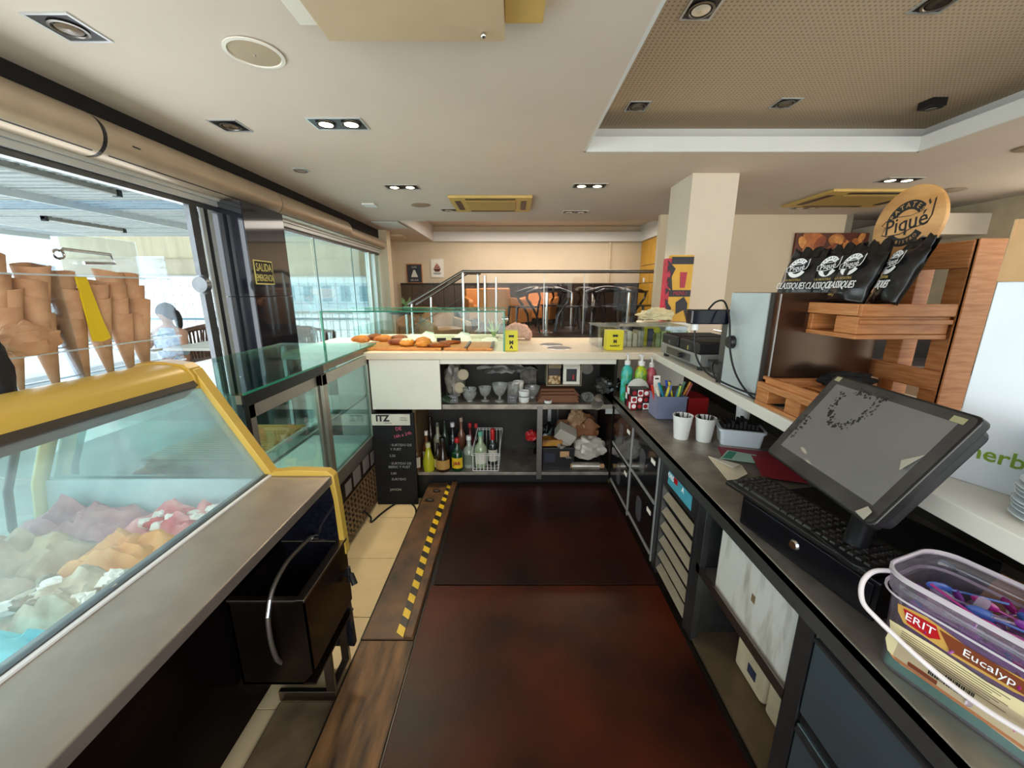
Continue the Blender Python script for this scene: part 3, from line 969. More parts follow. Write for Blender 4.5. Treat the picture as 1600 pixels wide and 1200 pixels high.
for row, (X0, X1, L) in enumerate(((-1.46, -1.09, gel), (-1.86, -1.49, gel2))):
    for i, (c1, c2, nm, c3) in enumerate(L):
        y1 = 1.43 - i * 0.195
        y0 = y1 - 0.185
        o = T('ice_cream_tub', 'steel tub of %s, %s row of the freezer' % (nm, ['near', 'far'][row]), 'ice cream tub', ((X0 + X1) / 2, (y0 + y1) / 2, 0.53), 'ice cream tubs in the freezer')
        mb = MB().box(X0, X1, y0, y0 + .006, .527, .66).box(X0, X1, y1 - .006, y1, .527, .66).box(X0, X0 + .006, y0, y1, .527, .66).box(X1 - .006, X1, y0, y1, .527, .66).box(X0, X1, y0, y1, .527, .535)
        mb.out('tub', m_steel, o)
        mi = mat('ice_cream_%d_%d' % (row, i), c2, 0.6, col2=c1, scale=14, bump=0.3, detail=6)

        def top(u, v, X0=X0, X1=X1, y0=y0, y1=y1, s=i + row * 9):
            e = min(1, 6 * min(u, 1 - u, v, 1 - v) + 0.05)
            nz = mnoise.noise(Vector((u * 5, v * 3, s * 2.7))) * 0.055 + mnoise.noise(Vector((u * 14, v * 9, s))) * 0.02
            return (X0 - .006 + (X1 - X0 + .012) * u, y0 - .003 + (y1 - y0 + .006) * v, 0.655 + e * (0.055 + nz + .008 * math.sin(u * 22 + nz * 60)))
        MB().grid(top, 26, 16).out('ice_cream', mi, o, smooth=True)
        if c3:
            mb = MB()
            for q in range(9):
                cx, cy = X0 + .06 + R.random() * (X1 - X0 - .12), y0 + .03 + R.random() * .12
                mb.blob((cx, cy, 0.70 + R.random() * 0.015), (0.028, 0.016, 0.012), q, 0.5, 4, 10, 6)
            mb.out('topping', mat('topping_%d' % i, c3, 0.3, var=0.3, scale=20), o, smooth=True)
            mb = MB()
            for q in range(8):
                cx, cy = X0 + .06 + R.random() * (X1 - X0 - .12), y0 + .03 + R.random() * .12
                mb.blob((cx, cy, 0.695 + R.random() * 0.02), (0.03, 0.022, 0.02), q + 20, 0.5, 3, 12, 8)
            mb.out('scoop_pile', mat('scoops', '#EFE2D6', 0.6, var=0.08), o, smooth=True)

# dipper well fixed to freezer side
dw = T('dipper_well', 'steel rinsing well with a water hose hooked on the freezer side', 'sink', (-0.82, 1.35, 0.05))
x0, x1, y0, y1 = -0.99, -0.722, 1.13, 1.475
tp = 0.50
m_dws = mat('well_steel_dark', '#3A302A', 0.28, 0.9, var=0.3, scale=4)
m_dwr = mat('well_steel_rim', '#9A8F84', 0.3, 1.0, var=0.1)
MB().prism([(x0, tp), (x1 - .0, tp), (x1, 0.20), (x1 - .05, 0.14), (x0, 0.14)], y0, y0 + .006, 'y').out('front_panel', m_dws, dw)
MB().prism([(x0, tp), (x1 - .0, tp), (x1, 0.20), (x1 - .05, 0.14), (x0, 0.14)], y1 - .006, y1, 'y').out('rear_panel', m_dws, dw)
MB().box(x1 - .006, x1, y0, y1, 0.20, tp).out('side_panel', m_dws, dw)
MB().box(x0, x1, y0, y1, 0.14, 0.15).out('bottom', m_dws, dw)
MB().box(x0 - .0, x0 + .008, y0, y1, 0.14, tp).out('back_panel', m_dws, dw)
MB().box(x1 - .03, x1 + .004, y0 - .004, y1 + .004, tp, tp + .012).box(x0, x1, y0 - .004, y0 + .018, tp, tp + .010).box(x0, x1, y1 - .02, y1 + .004, tp, tp + .010).out('rim', m_dwr, dw, bevel=0.002)
MB().lathe([(0.012, 0), (0.012, 0.006), (0.006, 0.008)], n=16, M=Fr((x1 - .012, 1.33, 0.40), (0, 1, 0), (0, 0, 1)) @ Matrix.Rotation(PI, 4, 'X')).out('overflow', m_dwr, dw)
hp = [(-0.88, 1.49, 0.47), (-0.84, 1.477, 0.517), (-0.84, 1.42, 0.55), (-0.84, 1.346, 0.562), (-0.84, 1.27, 0.568), (-0.84, 1.215, 0.56), (-0.84, 1.165, 0.54), (-0.84, 1.134, 0.51), (-0.84, 1.109, 0.46), (-0.84, 1.103, 0.366), (-0.84, 1.115, 0.28), (-0.84, 1.133, 0.24), (-0.835, 1.194, 0.13)]
MB().stube(hp, 0.0085, 10).out('hose', striped('braided_hose', '#8A8178', '#5C544C', (0, 1, 1), 0.006, metal=0.8), dw, smooth=True)
MB().tube(hp[1:3], 0.012, 10).out('hose_fitting', m_chrome, dw, smooth=True)
MB().tube(hp[7:9], 0.012, 10).out('hose_fitting', m_chrome, dw, smooth=True)
MB().tube([(x1 + .0, 1.44, 0.36), (x1 + .03, 1.43, 0.36), (x1 + .05, 1.41, 0.33)], 0.013, 10).tube([(x1 + .02, 1.43, 0.33), (x1 + .02, 1.43, 0.40)], 0.01, 8).out('drain_tap', m_black, dw, smooth=True)
st = MB().box(-0.99, -0.75, 1.29, 1.31, -0.148, -0.10).box(-0.785, -0.75, 1.29, 1.31, -0.10, 0.14).box(-0.785, -0.75, 1.31, 1.46, -0.148, -0.10).box(-0.785, -0.75, 1.44, 1.46, -0.1, 0.14)
st.out('stand', m_dwr, dw, bevel=0.002)
pl = T('floor_block', 'worn beige stone block on the floor under the rinsing well', 'block', (-0.8, 0.8, -0.15))
MB().box(-0.98, -0.71, 0.20, 1.28, -0.149, -0.135).out('block', mat('worn_beige', '#8C7658', 0.7, col2='#5E4B35', scale=5), pl, bevel=0.006)

# cones in an acrylic rack on the freezer top
rk = T('cone_rack', 'clear acrylic cone rack standing behind the freezer top', 'rack', (-1.6, 1.4, 1.15))
MB().box(-1.66, -1.655, 0.55, 1.80, 1.16, 1.76).out('back_sheet', m_acryl, rk)
m_rod = mat('acrylic_rod', '#DFE9EC', 0.1, trans=0.5, var=0.02)
for z in (1.60, 1.345, 1.235):
    MB().box(-1.665, -1.655, 0.55, 1.81, z, z + 0.006).box(-1.545, -1.540, 0.55, 1.81, z, z + 0.006).out('rail', m_rod, rk)
for yy in (1.795, 1.36, 0.9, 0.55):
    MB().box(-1.665, -1.54, yy, yy + 0.005, 1.16, 1.70).out('divider', m_acryl, rk)
MB().box(-1.67, -1.53, 0.55, 1.81, 1.152, 1.158).out('base_sheet', m_acryl, rk)
MB().box(-1.62, -1.58, 0.60, 0.64, 0.22, 1.152).box(-1.62, -1.58, 1.70, 1.74, 1.29, 1.30).out('foot', m_alu, rk)
o = T('bracket', 'bent steel bracket with an eyelet above the cone rack', 'bracket', (-1.64, 1.62, 1.68))
MB().tube([(-1.64, 1.48, 1.69), (-1.64, 1.49, 1.70), (-1.64, 1.66, 1.695), (-1.64, 1.67, 1.66), (-1.64, 1.55, 1.655)], 0.006, 8).out('rod', m_chrome, o, smooth=True)
MB().tube([(-1.64, 1.47 + .018 * math.cos(t / 6 * PI), 1.68 + .015 * math.sin(t / 6 * PI)) for t in range(12)], 0.005, 8, closed=True).out('ring', m_chrome, o, smooth=True)
m_cone = mat('wafer_cone', '#C99E78', 0.7, col2='#B58560', scale=16, bump=0.1)
m_yb = mat('yellow_bag', '#D9B91A', 0.4, var=0.06)


def cone_obj(x_, y_, ztip, k, tiltx, label):
    o = T('ice_cream_cone', label, 'cone', (x_, y_, ztip), 'wafer cones stacked in the rack', world=False, rot=(tiltx, 0, R.random() * 3))
    r = 0.044
    h = 0.27
    mb = MB()
    n = 20
    for zz, rr in ((0, 0.004), (h, r)):
        for j in range(n):
            t = 2 * PI * j / n
            zt = zz + (0.02 * (math.cos(t) * .5 + .5) * (1 if zz else 0))
            mb.v.append(Vector((rr * math.cos(t), rr * math.sin(t), zt)))
    mb.f = [(j, (j + 1) % n, n + (j + 1) % n, n + j) for j in range(n)]
    mb.out('wafer', m_cone, o, smooth=True, solid=0.003)
    return o


first = None
names = ['leftmost stack', 'second stack from the left', 'tallest wide stack in the middle', 'stack beside the yellow bag', 'stack right of the yellow bag', 'rightmost stack']
for i, (y_, zt, kk) in enumerate(((1.225, 1.23, 5), (1.325, 1.20, 4), (1.425, 1.18, 4), (1.515, 1.20, 3), (1.595, 1.19, 4), (1.67, 1.18, 4))):
    for k in range(kk):
        wh = ['lowest', 'second lowest', 'third', 'fourth', 'fifth'][k] if k < kk - 1 else 'topmost'
        lab = '%s brown wafer cone of the %s in the rack' % (wh, names[i])
        loc = (-1.60 + R.uniform(-.004, .004), y_ + R.uniform(-.004, .004), zt + 0.052 * k)
        if first is None:
            first = cone_obj(*loc, 0, 0.03, lab)
        else:
            dup(first, loc, label=lab, rot=(R.uniform(-.05, .05), R.uniform(-.05, .05), R.random() * 6))
o = T('paper_bag', 'yellow paper cone sleeve hanging among the wafer cones', 'bag', (-1.575, 1.47, 1.3))
MB().add([(-1.55, 1.425, 1.60), (-1.55, 1.46, 1.60), (-1.55, 1.48, 1.45), (-1.55, 1.495, 1.375), (-1.548, 1.46, 1.365), (-1.55, 1.43, 1.37)], [(0, 1, 2, 3, 4, 5)]).out('sleeve', m_yb, o, solid=0.006)
o = T('wafer_bag', 'clear bag of crumbled brown wafer hanging at the left edge of the rack', 'bag', (-1.50, 1.20, 1.3))
cloth((-1.50, 1.20, 1.40), (0.03, 0.08, 0.055), 5, 0.35, 3, -0.8).out('bag', m_cone, o, smooth=True)
o = T('black_jacket', 'dark blue black bundle at the left edge beside the cones', 'bundle', (-1.45, 1.11, 1.3))
cloth((-1.45, 1.055, 1.34), (0.03, 0.04, 0.15), 8, 0.3, 3).out('bundle', mat('navy_black', '#10141E', 0.6), o, smooth=True)

# ================================================================ LEFT: PASTRY DISPLAY CASE
pf = T('pastry_case', 'glass topped refrigerated display case with steel framed sliding doors', 'display case', (-1.5, 2.3, -0.15))
m_fr = mat('case_frame_steel', '#B8B0A4', 0.4, 0.8, var=0.06)
X = -1.12
MB().box(-1.86, X - .03, 1.55, 3.08, -0.15, 0.34).out('base', m_dark, pf)
MB().box(X - .03, X, 1.55, 3.10, 1.085, 1.13).out('top_rail', mat('case_rail_brown', '#8A7A6A', 0.4, 0.6), pf, bevel=0.003)
MB().box(X - .005, X + .004, 1.55, 2.25, 1.075, 1.131).out('rail_cover', m_black, pf)
MB().box(X - .03, X, 1.55, 3.10, 0.32, 0.365).out('bottom_rail', m_fr, pf, bevel=0.003)
MB().box(X - .03, X, 1.55, 1.58, 0.36, 1.09).out('post', m_black, pf)
MB().box(X - .03, X, 3.03, 3.10, -0.15, 1.09).out('post', m_fr, pf)
MB().box(X - .028, X - .002, 2.95, 3.0, 0.36, 1.09).out('post', m_black, pf)
for nm, y0, y1, dx in (('near', 1.58, 2.23, -.022), ('far', 2.20, 2.96, 0.004)):
    dr = MB().box(X + dx - .01, X + dx + .01, y0, y0 + .055, 0.37, 1.075).box(X + dx - .01, X + dx + .01, y1 - .05, y1, 0.37, 1.075).box(X + dx - .01, X + dx + .01, y0, y1, 1.01, 1.075).box(X + dx - .01, X + dx + .01, y0, y1, 0.37, 0.43).out('sliding_door', m_fr, pf, bevel=0.002)
    MB().box(X + dx - .003, X + dx + .003, y0 + .05, y1 - .05, 0.43, 1.01).out('door_pane', m_glassg if nm == 'far' else m_glass, dr)
MB().box(-1.87, -1.105, 1.535, 3.14, 1.132, 1.142).out('glass_top', m_glasst, pf)
MB().box(-1.105, -1.103, 1.535, 3.14, 1.132, 1.142).out('glass_top_edge', m_gedge, pf)
MB().box(-1.87, -1.862, 1.55, 3.08, 0.34, 1.132).out('customer_glass', m_glass, pf)
MB().box(-1.86, X - .03, 1.55, 1.556, 0.34, 1.132).out('side_glass', m_glass, pf)
MB().box(-1.86, X - .03, 3.074, 3.08, 0.34, 1.132).out('side_glass', m_glassg, pf)
for z in (0.72, 0.37):
    MB().box(-1.82, X - .06, 1.58, 3.05, z, z + .008).out('shelf', m_glassg if z > .5 else m_whitep, pf)
    MB().box(X - .07, X - .06, 1.58, 3.05, z - .006, z + .012).out('shelf_edge', m_alu, pf)
for yy in (1.62, 2.30, 3.0):
    MB().box(-1.80, -1.775, yy, yy + .025, 0.34, 1.13).out('shelf_post', m_alu, pf)
MB().box(X - .01, X + .001, 1.55, 3.03, 0.02, 0.32).out('lower_panel', mat('case_brown_panel', '#3A2C22', 0.35, 0.5, var=0.2), pf)
for i, (yy, zz, s) in enumerate(((2.36, 0.20, .1), (2.50, 0.20, .13), (2.68, 0.21, .12), (2.84, 0.20, .12))):
    MB().box(X + .001, X + .003, yy, yy + s, zz, zz + s * .9).out('taped_note', mat('grey_note', '#8C8480', 0.7), pf)
# lattice vent, real holes
mb = MB()
for i in range(13):
    yy = 2.28 + i * 0.055
    mb.box(X + .004, X + .010, yy, yy + .016, -0.13, 0.18)
for i in range(8):
    zz = -0.13 + i * 0.042
    mb.box(X + .004, X + .010, 2.28, 2.96, zz, zz + .013)
mb.out('vent_lattice', mat('lattice_tan', '#8A6E50', 0.5, var=0.1), pf)
# slatted wooden tray
tr = T('slatted_tray', 'pale wooden slatted mat on a white tray inside the display case', 'tray', (-1.45, 1.95, 0.73))
MB().box(-1.76, -1.22, 1.68, 2.18, 0.750, 0.768).out('tray', m_whitep, tr, bevel=0.003)
for i in range(19):
    y_ = 1.69 + i * 0.026
    MB().box(-1.75, -1.23, y_, y_ + .015, 0.769, 0.782).out('slat', mat('slat_wood', '#D09A58', 0.5, var=0.15), tr)
for i, (zz, l) in enumerate(((0.73, 'flat chrome rods lying on the case shelf, far bay'),)):
    pass

# ================================================================ BACK BAR
bar = T('bar_counter', 'long cream worktop of the back bar with a white front panel', 'counter', (0, 3.3, -0.1))
MB().box(-1.75, 2.6, 2.90, 3.86, 1.045, 1.10).out('worktop', mat('cream_worktop', '#E3D4BC', 0.25, var=0.03, scale=4), bar, bevel=0.004)
MB().box(-1.10, 0.80, 2.93, 2.95, 1.005, 1.045).out('top_rail', m_white, bar)
MB().box(-1.095, -0.555, 2.915, 2.94, 0.645, 1.04).out('front_panel', m_white, bar, bevel=0.002)
MB().box(-1.75, 2.6, 3.78, 3.82, -0.1, 1.045).out('customer_side_panel', m_white, bar)
MB().box(-1.10, 0.80, 3.46, 3.48, 0.03, 1.045).out('back_board', mat('cupboard_back', '#2A2723', 0.6, var=0.15, scale=4), bar)
MB().box(-1.10, -1.08, 2.95, 3.46, 0.03, 1.045).out('side_board', m_woodd, bar)
MB().box(0.80, 0.82, 2.95, 3.46, 0.03, 1.045).out('side_board', m_dark, bar)
MB().box(-0.80, -0.775, 2.97, 3.46, 0.03, 0.64).out('side_board', mat('cupboard_side_wood', '#6B5333', 0.6, var=0.1), bar)
MB().box(-0.555, 0.80, 2.95, 3.46, 0.635, 0.675).out('middle_shelf', m_steelT, bar, bevel=0.002)
MB().box(-0.78, 0.80, 2.95, 3.46, 0.065, 0.09).out('lower_shelf', m_steelT, bar, bevel=0.002)
MB().box(0.20, 0.245, 2.945, 2.985, 0.03, 0.665).out('upright', m_steel, bar, bevel=0.002)
MB().box(0.745, 0.80, 2.945, 2.96, 0.60, 0.64).out('bracket', m_alu, bar)
MB().box(0.33, 0.36, 3.40, 3.46, 0.38, 0.635).out('bracket', m_alu, bar)
MB().box(-1.10, 0.80, 2.96, 2.975, -0.16, 0.065).out('plinth', m_black, bar)
MB().box(-1.5, 0.05, 3.80, 3.86, 1.10, 1.135).out('raised_ledge', m_white, bar, bevel=0.003)
for i, (x_, y_, r_) in enumerate(((0.34, 3.34, .10), (0.385, 3.13, .10))):
    o = T('waste_hole_ring', ['dark round waste hole ring in the worktop, farther one', 'dark round waste hole ring in the worktop, nearer one'][i], 'waste hole', (x_, y_, 1.10))
    MB().lathe([(r_, 0.0), (r_, .002), (r_ - .004, .0025), (r_ - .006, .001)], (x_, y_, 1.10), 32, capb=False, capt=False).out('rim', m_chrome, o, smooth=True)
    MB().lathe([(0, 0.0012), (r_ - .005, 0.0015)], (x_, y_, 1.10), 32, capb=False, capt=False).out('flap', m_black, o)
# sneeze guard
sgd = T('sneeze_guard', 'clear glass sneeze guard with green edges around the pastries', 'glass guard', (-0.75, 3.0, 1.1))
MB().box(-1.46, -0.06, 2.99, 3.0, 1.395, 1.405).box(-1.46, -0.06, 3.60, 3.61, 1.395, 1.405).out('top_edge', m_gedge, sgd)
MB().box(-1.46, -0.06, 2.99, 3.61, 1.396, 1.404).out('top_pane', m_glassg, sgd)
MB().box(-0.066, -0.056, 2.95, 3.61, 1.10, 1.40).out('side_pane', m_glassg, sgd)
MB().box(-0.067, -0.055, 2.945, 2.955, 1.10, 1.40).out('side_edge', m_gedge, sgd)
MB().box(-1.464, -1.452, 2.99, 3.0, 1.10, 1.40).out('side_edge', m_gedge, sgd)
MB().box(-1.46, -0.06, 3.60, 3.607, 1.10, 1.40).out('customer_pane', m_glass, sgd)
for z in (1.33,):
    MB().tube([(-0.08, 3.2, z), (-0.03, 3.2, z)], 0.018, 14).out('glass_clamp', m_chrome, sgd, smooth=True)
# boards and pastries
for i, (xa, xb, l) in enumerate(((-1.22, -0.55, 'long wooden board under the pastries'), (-0.53, -0.35, 'small wooden board right of the pastries'), (-0.345, -0.15, 'wooden board at the right end beside the yellow box'))):
    o = T('chopping_board', l, 'board', ((xa + xb) / 2, 3.15, 1.10))
    MB().box(xa, xb, 2.98, 3.36, 1.102, 1.122).out('board', m_board, o, bevel=0.004)
    if i:
        MB().box(xb - .02, xb, 2.98, 3.36, 1.1225, 1.128).out('end_batten', m_woodd, o)
m_past = mat('baked_golden', '#D98F2E', 0.5, col2='#A8581A', scale=9, bump=0.25, detail=6)
m_past2 = mat('baked_dark', '#A85718', 0.45, col2='#6E2F0E', scale=9, bump=0.3, detail=6)
m_sugar = mat('sugar', '#EBD9B0', 0.8, var=0.05)
P = [(-1.30, 3.30, 'd', 'heap of small golden croissants at the left end'), (-1.22, 3.42, 'd', 'dark baked croissant on top of the left heap'), (-1.12, 3.34, 'd', 'small croissant second from the left'), (-0.99, 3.36, 'd', 'brown croissant third from left behind glass'),
     (-0.93, 3.12, 'd', 'dark glazed croissant beside the sugared bun'), (-0.84, 3.10, 'g', 'round golden bun dusted with sugar'), (-0.74, 3.22, 'g', 'golden round bun behind the sugared one'), (-0.70, 3.06, 'g', 'oval golden bun in front on the board'),
     (-0.58, 3.04, 'l', 'long flat brown pastry at the board end'), (-0.52, 3.22, 'l', 'long flat pastry behind the board end')]
for i, (x_, y_, k, l) in enumerate(P):
    o = T('pastry', l, 'pastry', (x_, y_, 1.122), 'pastries on the boards')
    z = 1.122
    if k == 'd':
        mb = MB()
        pts = [(x_ + 0.055 * math.cos(rad(a)) * 1.2, y_ + 0.05 * math.sin(rad(a)), z + 0.026) for a in range(-10, 200, 21)]
        mb.tube(pts, [0.010, 0.018, 0.026, 0.030, 0.034, 0.034, 0.030, 0.026, 0.020, 0.012][:len(pts)], 10)
        mb.out('crust', m_past2 if i in (1, 3, 4) else m_past, o, smooth=True)
    elif k == 'g':
        MB().blob((x_, y_, z + .026), (0.066, 0.058, 0.032), i, 0.15, 2, flat=-0.75).out('crust', m_past, o, smooth=True)
        if i == 5:
            MB().blob((x_, y_, z + .047), (0.045, 0.04, 0.014), i, 0.3, 3).out('sugar_dusting', m_sugar, o, smooth=True)
    else:
        MB().blob((x_, y_, z + .014), (0.095, 0.032, 0.018), i, 0.3, 4, flat=-0.75, M=Matrix.Rotation(0.2, 4, 'Z')).out('crust', m_past2, o, smooth=True)
for i, (x_, y_) in enumerate(((-0.90, 3.50), (-0.78, 3.56), (-0.45, 3.56), (-0.20, 3.55))):
    o = T('paper_bag', ['leftmost cream paper bag lying behind the pastries', 'cream paper bag standing up behind the buns', 'folded cream paper bag behind the middle board', 'cream paper tag near the plant'][i], 'paper bag', (x_, y_, 1.1))
    hgt = [0.06, 0.075, 0.07, 0.03][i]
    MB().add([(x_ - .08, y_, 1.1), (x_ + .08, y_, 1.1), (x_ + .05, y_ + .06, 1.1 + hgt), (x_ - .02, y_ + .05, 1.1 + hgt * 1.2), (x_ - .08, y_ + .03, 1.1 + hgt * .6)], [(0, 1, 2, 3, 4)]).out('sheet', m_paper, o, solid=0.002)
for i, x_ in enumerate((-0.63, -0.50)):
    o = T('price_tag', ['black price card holder behind the boards, left one', 'black price card holder behind the boards, right one'][i], 'price tag', (x_, 3.45, 1.1))
    MB().box(x_ - .04, x_ + .04, 3.45, 3.46, 1.10, 1.145).out('card', m_black, o)
# aloe
o = T('aloe_plant', 'small green aloe plant standing behind the yellow box on the bar', 'plant', (-0.17, 3.70, 1.1))
mb = MB()
for i in range(7):
    a = i * 0.9
    k = 0.05 + 0.02 * (i % 3)
    mb.tube([(-0.17, 3.70, 1.12), (-0.17 + k * .4 * math.cos(a), 3.70 + k * .4 * math.sin(a), 1.18), (-0.17 + k * 1.3 * math.cos(a), 3.70 + k * math.sin(a), 1.23 + 0.025 * (i % 4))], [0.010, 0.009, 0.001], 6)
mb.out('leaves', mat('aloe_green', '#6F9A4E', 0.5, col2='#B8C98A', scale=8), o, smooth=True)
MB().lathe([(0.03, 0), (0.045, 0.03), (0.042, 0.032)], (-0.17, 3.70, 1.102), 20).out('pot', m_white, o, smooth=True)
o = T('fluffy_toy', 'pale pink fluffy round toy on the bar behind the yellow box', 'toy', (0.03, 3.70, 1.1))
cloth((0.05, 3.72, 1.17), (0.12, 0.07, 0.085), 4, 0.35, 4).out('body', mat('pink_fluff', '#D9B0A0', 0.95, var=0.15, scale=40, bump=0.5), o, smooth=True)
MB().blob((0.15, 3.68, 1.15), (0.04, 0.04, 0.055), 9, 0.3, 3).out('paw', mat('pink_fluff', '#D9B0A0'), o, smooth=True)
m_ybox = mat('yellow_card_box', '#D8CC1C', 0.45, var=0.04)
for i, (x_, y_, s, l) in enumerate(((-0.005, 3.02, 1.0, 'yellow napkin box with black marks beside the glass guard'), (0.80, 3.05, 1.0, 'yellow napkin box in front of the clear trays'), (1.17, 3.30, 1.0, 'yellow napkin box behind the griddle, partly hidden'))):
    o = T('napkin_box', l, 'box', (x_, y_, 1.1), 'yellow napkin boxes')
    wd = [0.05, 0.065, 0.065][i]
    MB().box(x_ - wd, x_ + wd, y_ - .05, y_ + .05, 1.101, 1.255).out('box', m_ybox, o, bevel=0.002)
    M = Fr((x_, y_ - .0505, 1.215), (1, 0, 0), (0, 0, 1))
    MB().prism([(-.022, .008), (.022, .008), (.017, -.012), (.006, -.008), (-.006, -.008), (-.017, -.012)], 0, .001, 'z', M=M).out('mark', m_blackt, o)
    if i != 1:
        text('M', 0.04, Fr((x_, y_ - .051, 1.165), (1, 0, 0), (0, 0, 1)), m_blackt, o, bold=.002)
        text('A', 0.035, Fr((x_, y_ - .051, 1.13), (1, 0, 0), (0, 0, 1)), m_blackt, o, bold=.002)
    else:
        text('M', 0.034, Fr((x_, y_ - .051, 1.17), (1, 0, 0), (0, 0, 1)), m_blackt, o, bold=.002)
        text('NAPKIT', 0.022, Fr((x_, y_ - .051, 1.135), (1, 0, 0), (0, 0, 1)), m_blackt, o, bold=.0006)
for i, (x0, x1, y0, y1, l) in enumerate(((0.70, 1.06, 3.16, 3.50, 'clear acrylic tray with pale wrapped packs behind the yellow box'), (1.07, 1.42, 3.16, 3.50, 'clear acrylic box with green sachets near the griddle'))):
    o = T('acrylic_box', l, 'box', (x0, y0, 1.1), 'clear acrylic boxes on the bar')
    MB().box(x0, x1, y0, y0 + .005, 1.101, 1.27).box(x0, x0 + .005, y0, y1, 1.101, 1.27).box(x1 - .005, x1, y0, y1, 1.101, 1.27).box(x0, x1, y1 - .005, y1, 1.101, 1.27).out('walls', m_acryl, o)
    MB().box(x0 - .01, x1 + .01, y0 - .01, y1 + .01, 1.27, 1.276).out('lid', glassm('clear_lid', '#F2F2EE', .08, haze=.25), o)
    MB().box(x0 + .05, x0 + .09, y0 + .03, y0 + .05, 1.105, 1.25).out('dark_pack', mat('navy_pack', '#1D2A44', 0.5), o)
    mb = MB()
    for q in range(6):
        a_ = x0 + .12 + q * .045
        mb.box(a_, a_ + .035, y0 + .04, y0 + .2, 1.103, 1.21 + .02 * (q % 2))
    mb.out('packs', mat('cream_packs', '#CFC5A2', 0.6) if i == 0 else mat('green_packs', '#8FA35C', 0.6, var=.4, scale=20), o)
o = T('cloth', 'crumpled cream cloth heap on the bar beside the poster', 'cloth', (1.35, 3.62, 1.29))
cloth((1.33, 3.62, 1.335), (0.15, 0.10, 0.06), 11, 0.5, 3, -0.7).out('cloth', mat('cream_cloth', '#D9CFA8', 0.9, var=.1), o, smooth=True)
o = T('storage_box', 'low white box under the crumpled cloth on the bar', 'box', (1.42, 3.64, 1.1))
MB().box(1.2, 1.62, 3.53, 3.78, 1.101, 1.275).out('box', m_white, o, bevel=.004)
# ================================================================ UNDER THE BAR
def bottle(x, y, h, r, glass, cap, lab, label, z=0.0905, neck=0.36, text_=None, labcol2=None, caph=0.03, shape=0):
    r *= 1.22
    o = T('bottle', label, 'bottle', (x, y, z), 'bottles on the lower bar shelf')
    hb = h * (1 - neck)
    if shape == 1:
        prof = [(r * .9, 0), (r, .01), (r, hb * .55), (r * .55, hb), (r * .36, h * .85), (r * .36, h)]
    else:
        prof = [(r * .92, 0), (r, .008), (r, hb * .88), (r * .8, hb * .97), (r * .38, hb * 1.12), (r * .34, h)]
    MB().lathe(prof, (x, y, z), 18).out('glass_body', mat('bottle_' + glass[1:], glass, 0.08, var=0.1, coat=0.5), o, smooth=True)
    MB().lathe([(r * .42, -caph), (r * .42, .004), (r * .38, .008)], (x, y, z + h), 14).out('cap', mat('cap_' + cap[1:], cap, 0.4, var=.05), o, smooth=True)
    if lab:
        mb = MB()
        n = 10
        vs = []
        for i in range(n + 1):
            a = rad(-90 - 62 + 124 * i / n)
            for zz in (hb * .18, hb * .70):
                vs.append((x + (r + .001) * math.cos(a), y + (r + .001) * math.sin(a), z + zz))
        mb.add(vs, [(2 * i, 2 * i + 2, 2 * i + 3, 2 * i + 1) for i in range(n)])
        mb.out('label', mat('label_' + lab[1:], lab, 0.6, var=.05), o, smooth=True)
        if text_:
            text(text_, r * .8, Fr((x, y - r - .003, z + hb * .44), (1, 0, 0), (0, 0, 1)), mat('label_red', '#A01815'), o, bold=.001)
    return o


B = [(-0.80 + .005, 3.00, .27, .028, '#5A3318', '#E5DFD0', '#D8CDB4', 'small amber bottle with white cap at the left end of the lower shelf'),
     (-0.73, 3.10, .30, .03, '#6B3C1A', '#E8E2D4', '#CFC2A2', 'amber bottle with white cap behind the yellow green one'),
     (-0.735, 3.30, .36, .033, '#2A2118', '#1A1512', None, 'tall dark bottle at the back left of the lower shelf'),
     (-0.66, 3.24, .33, .032, '#A8A688', '#5A5A48', '#C9C4A8', 'pale slim bottle behind, between amber and dark bottles'),
     (-0.60, 3.26, .34, .03, '#3A4A38', '#202020', None, 'dark green slim bottle standing at the back'),
     (-0.62, 3.02, .22, .028, '#1F1612', '#1B1512', '#D5C28E', 'short dark bottle with cream label beside the yellow green one'),
     (-0.52, 3.20, .34, .036, '#15181F', '#D8D8D8', '#222833', 'black bottle with pale cap behind the brown one'),
     (-0.455, 3.28, .36, .03, '#8A5A44', '#B89C88', None, 'brown bottle with pale top standing at the back middle'),
     (-0.37, 3.22, .33, .032, '#5E1820', '#B01820', '#7A2030', 'dark red bottle with a red cap at the back'),
     (-0.32, 3.26, .31, .03, '#34302C', '#C03030', None, 'dark bottle with red cap next to the wire basket')]
for b in B:
    bottle(*b)
bottle(-0.695, 2.995, .235, .040, '#B5B428', '#C9C89A', None, 'yellow green lemonade bottle at the front of the lower shelf', shape=1, neck=.3)
bottle(-0.575, 3.0, .28, .052, '#2A1A10', '#16120E', '#B48A48', 'broad dark brown bottle with tan label at the front', shape=1, neck=.45)
bottle(-0.455, 3.0, .275, .040, '#0E3A1C', '#B51418', '#E0B81E', 'dark green whisky bottle with yellow label and red cap at the front', text_='J&B')
bottle(-0.365, 3.07, .27, .042, '#9AA394', '#E3E3E0', '#6F7A66', 'clear squat bottle with white cap left of the wire basket')
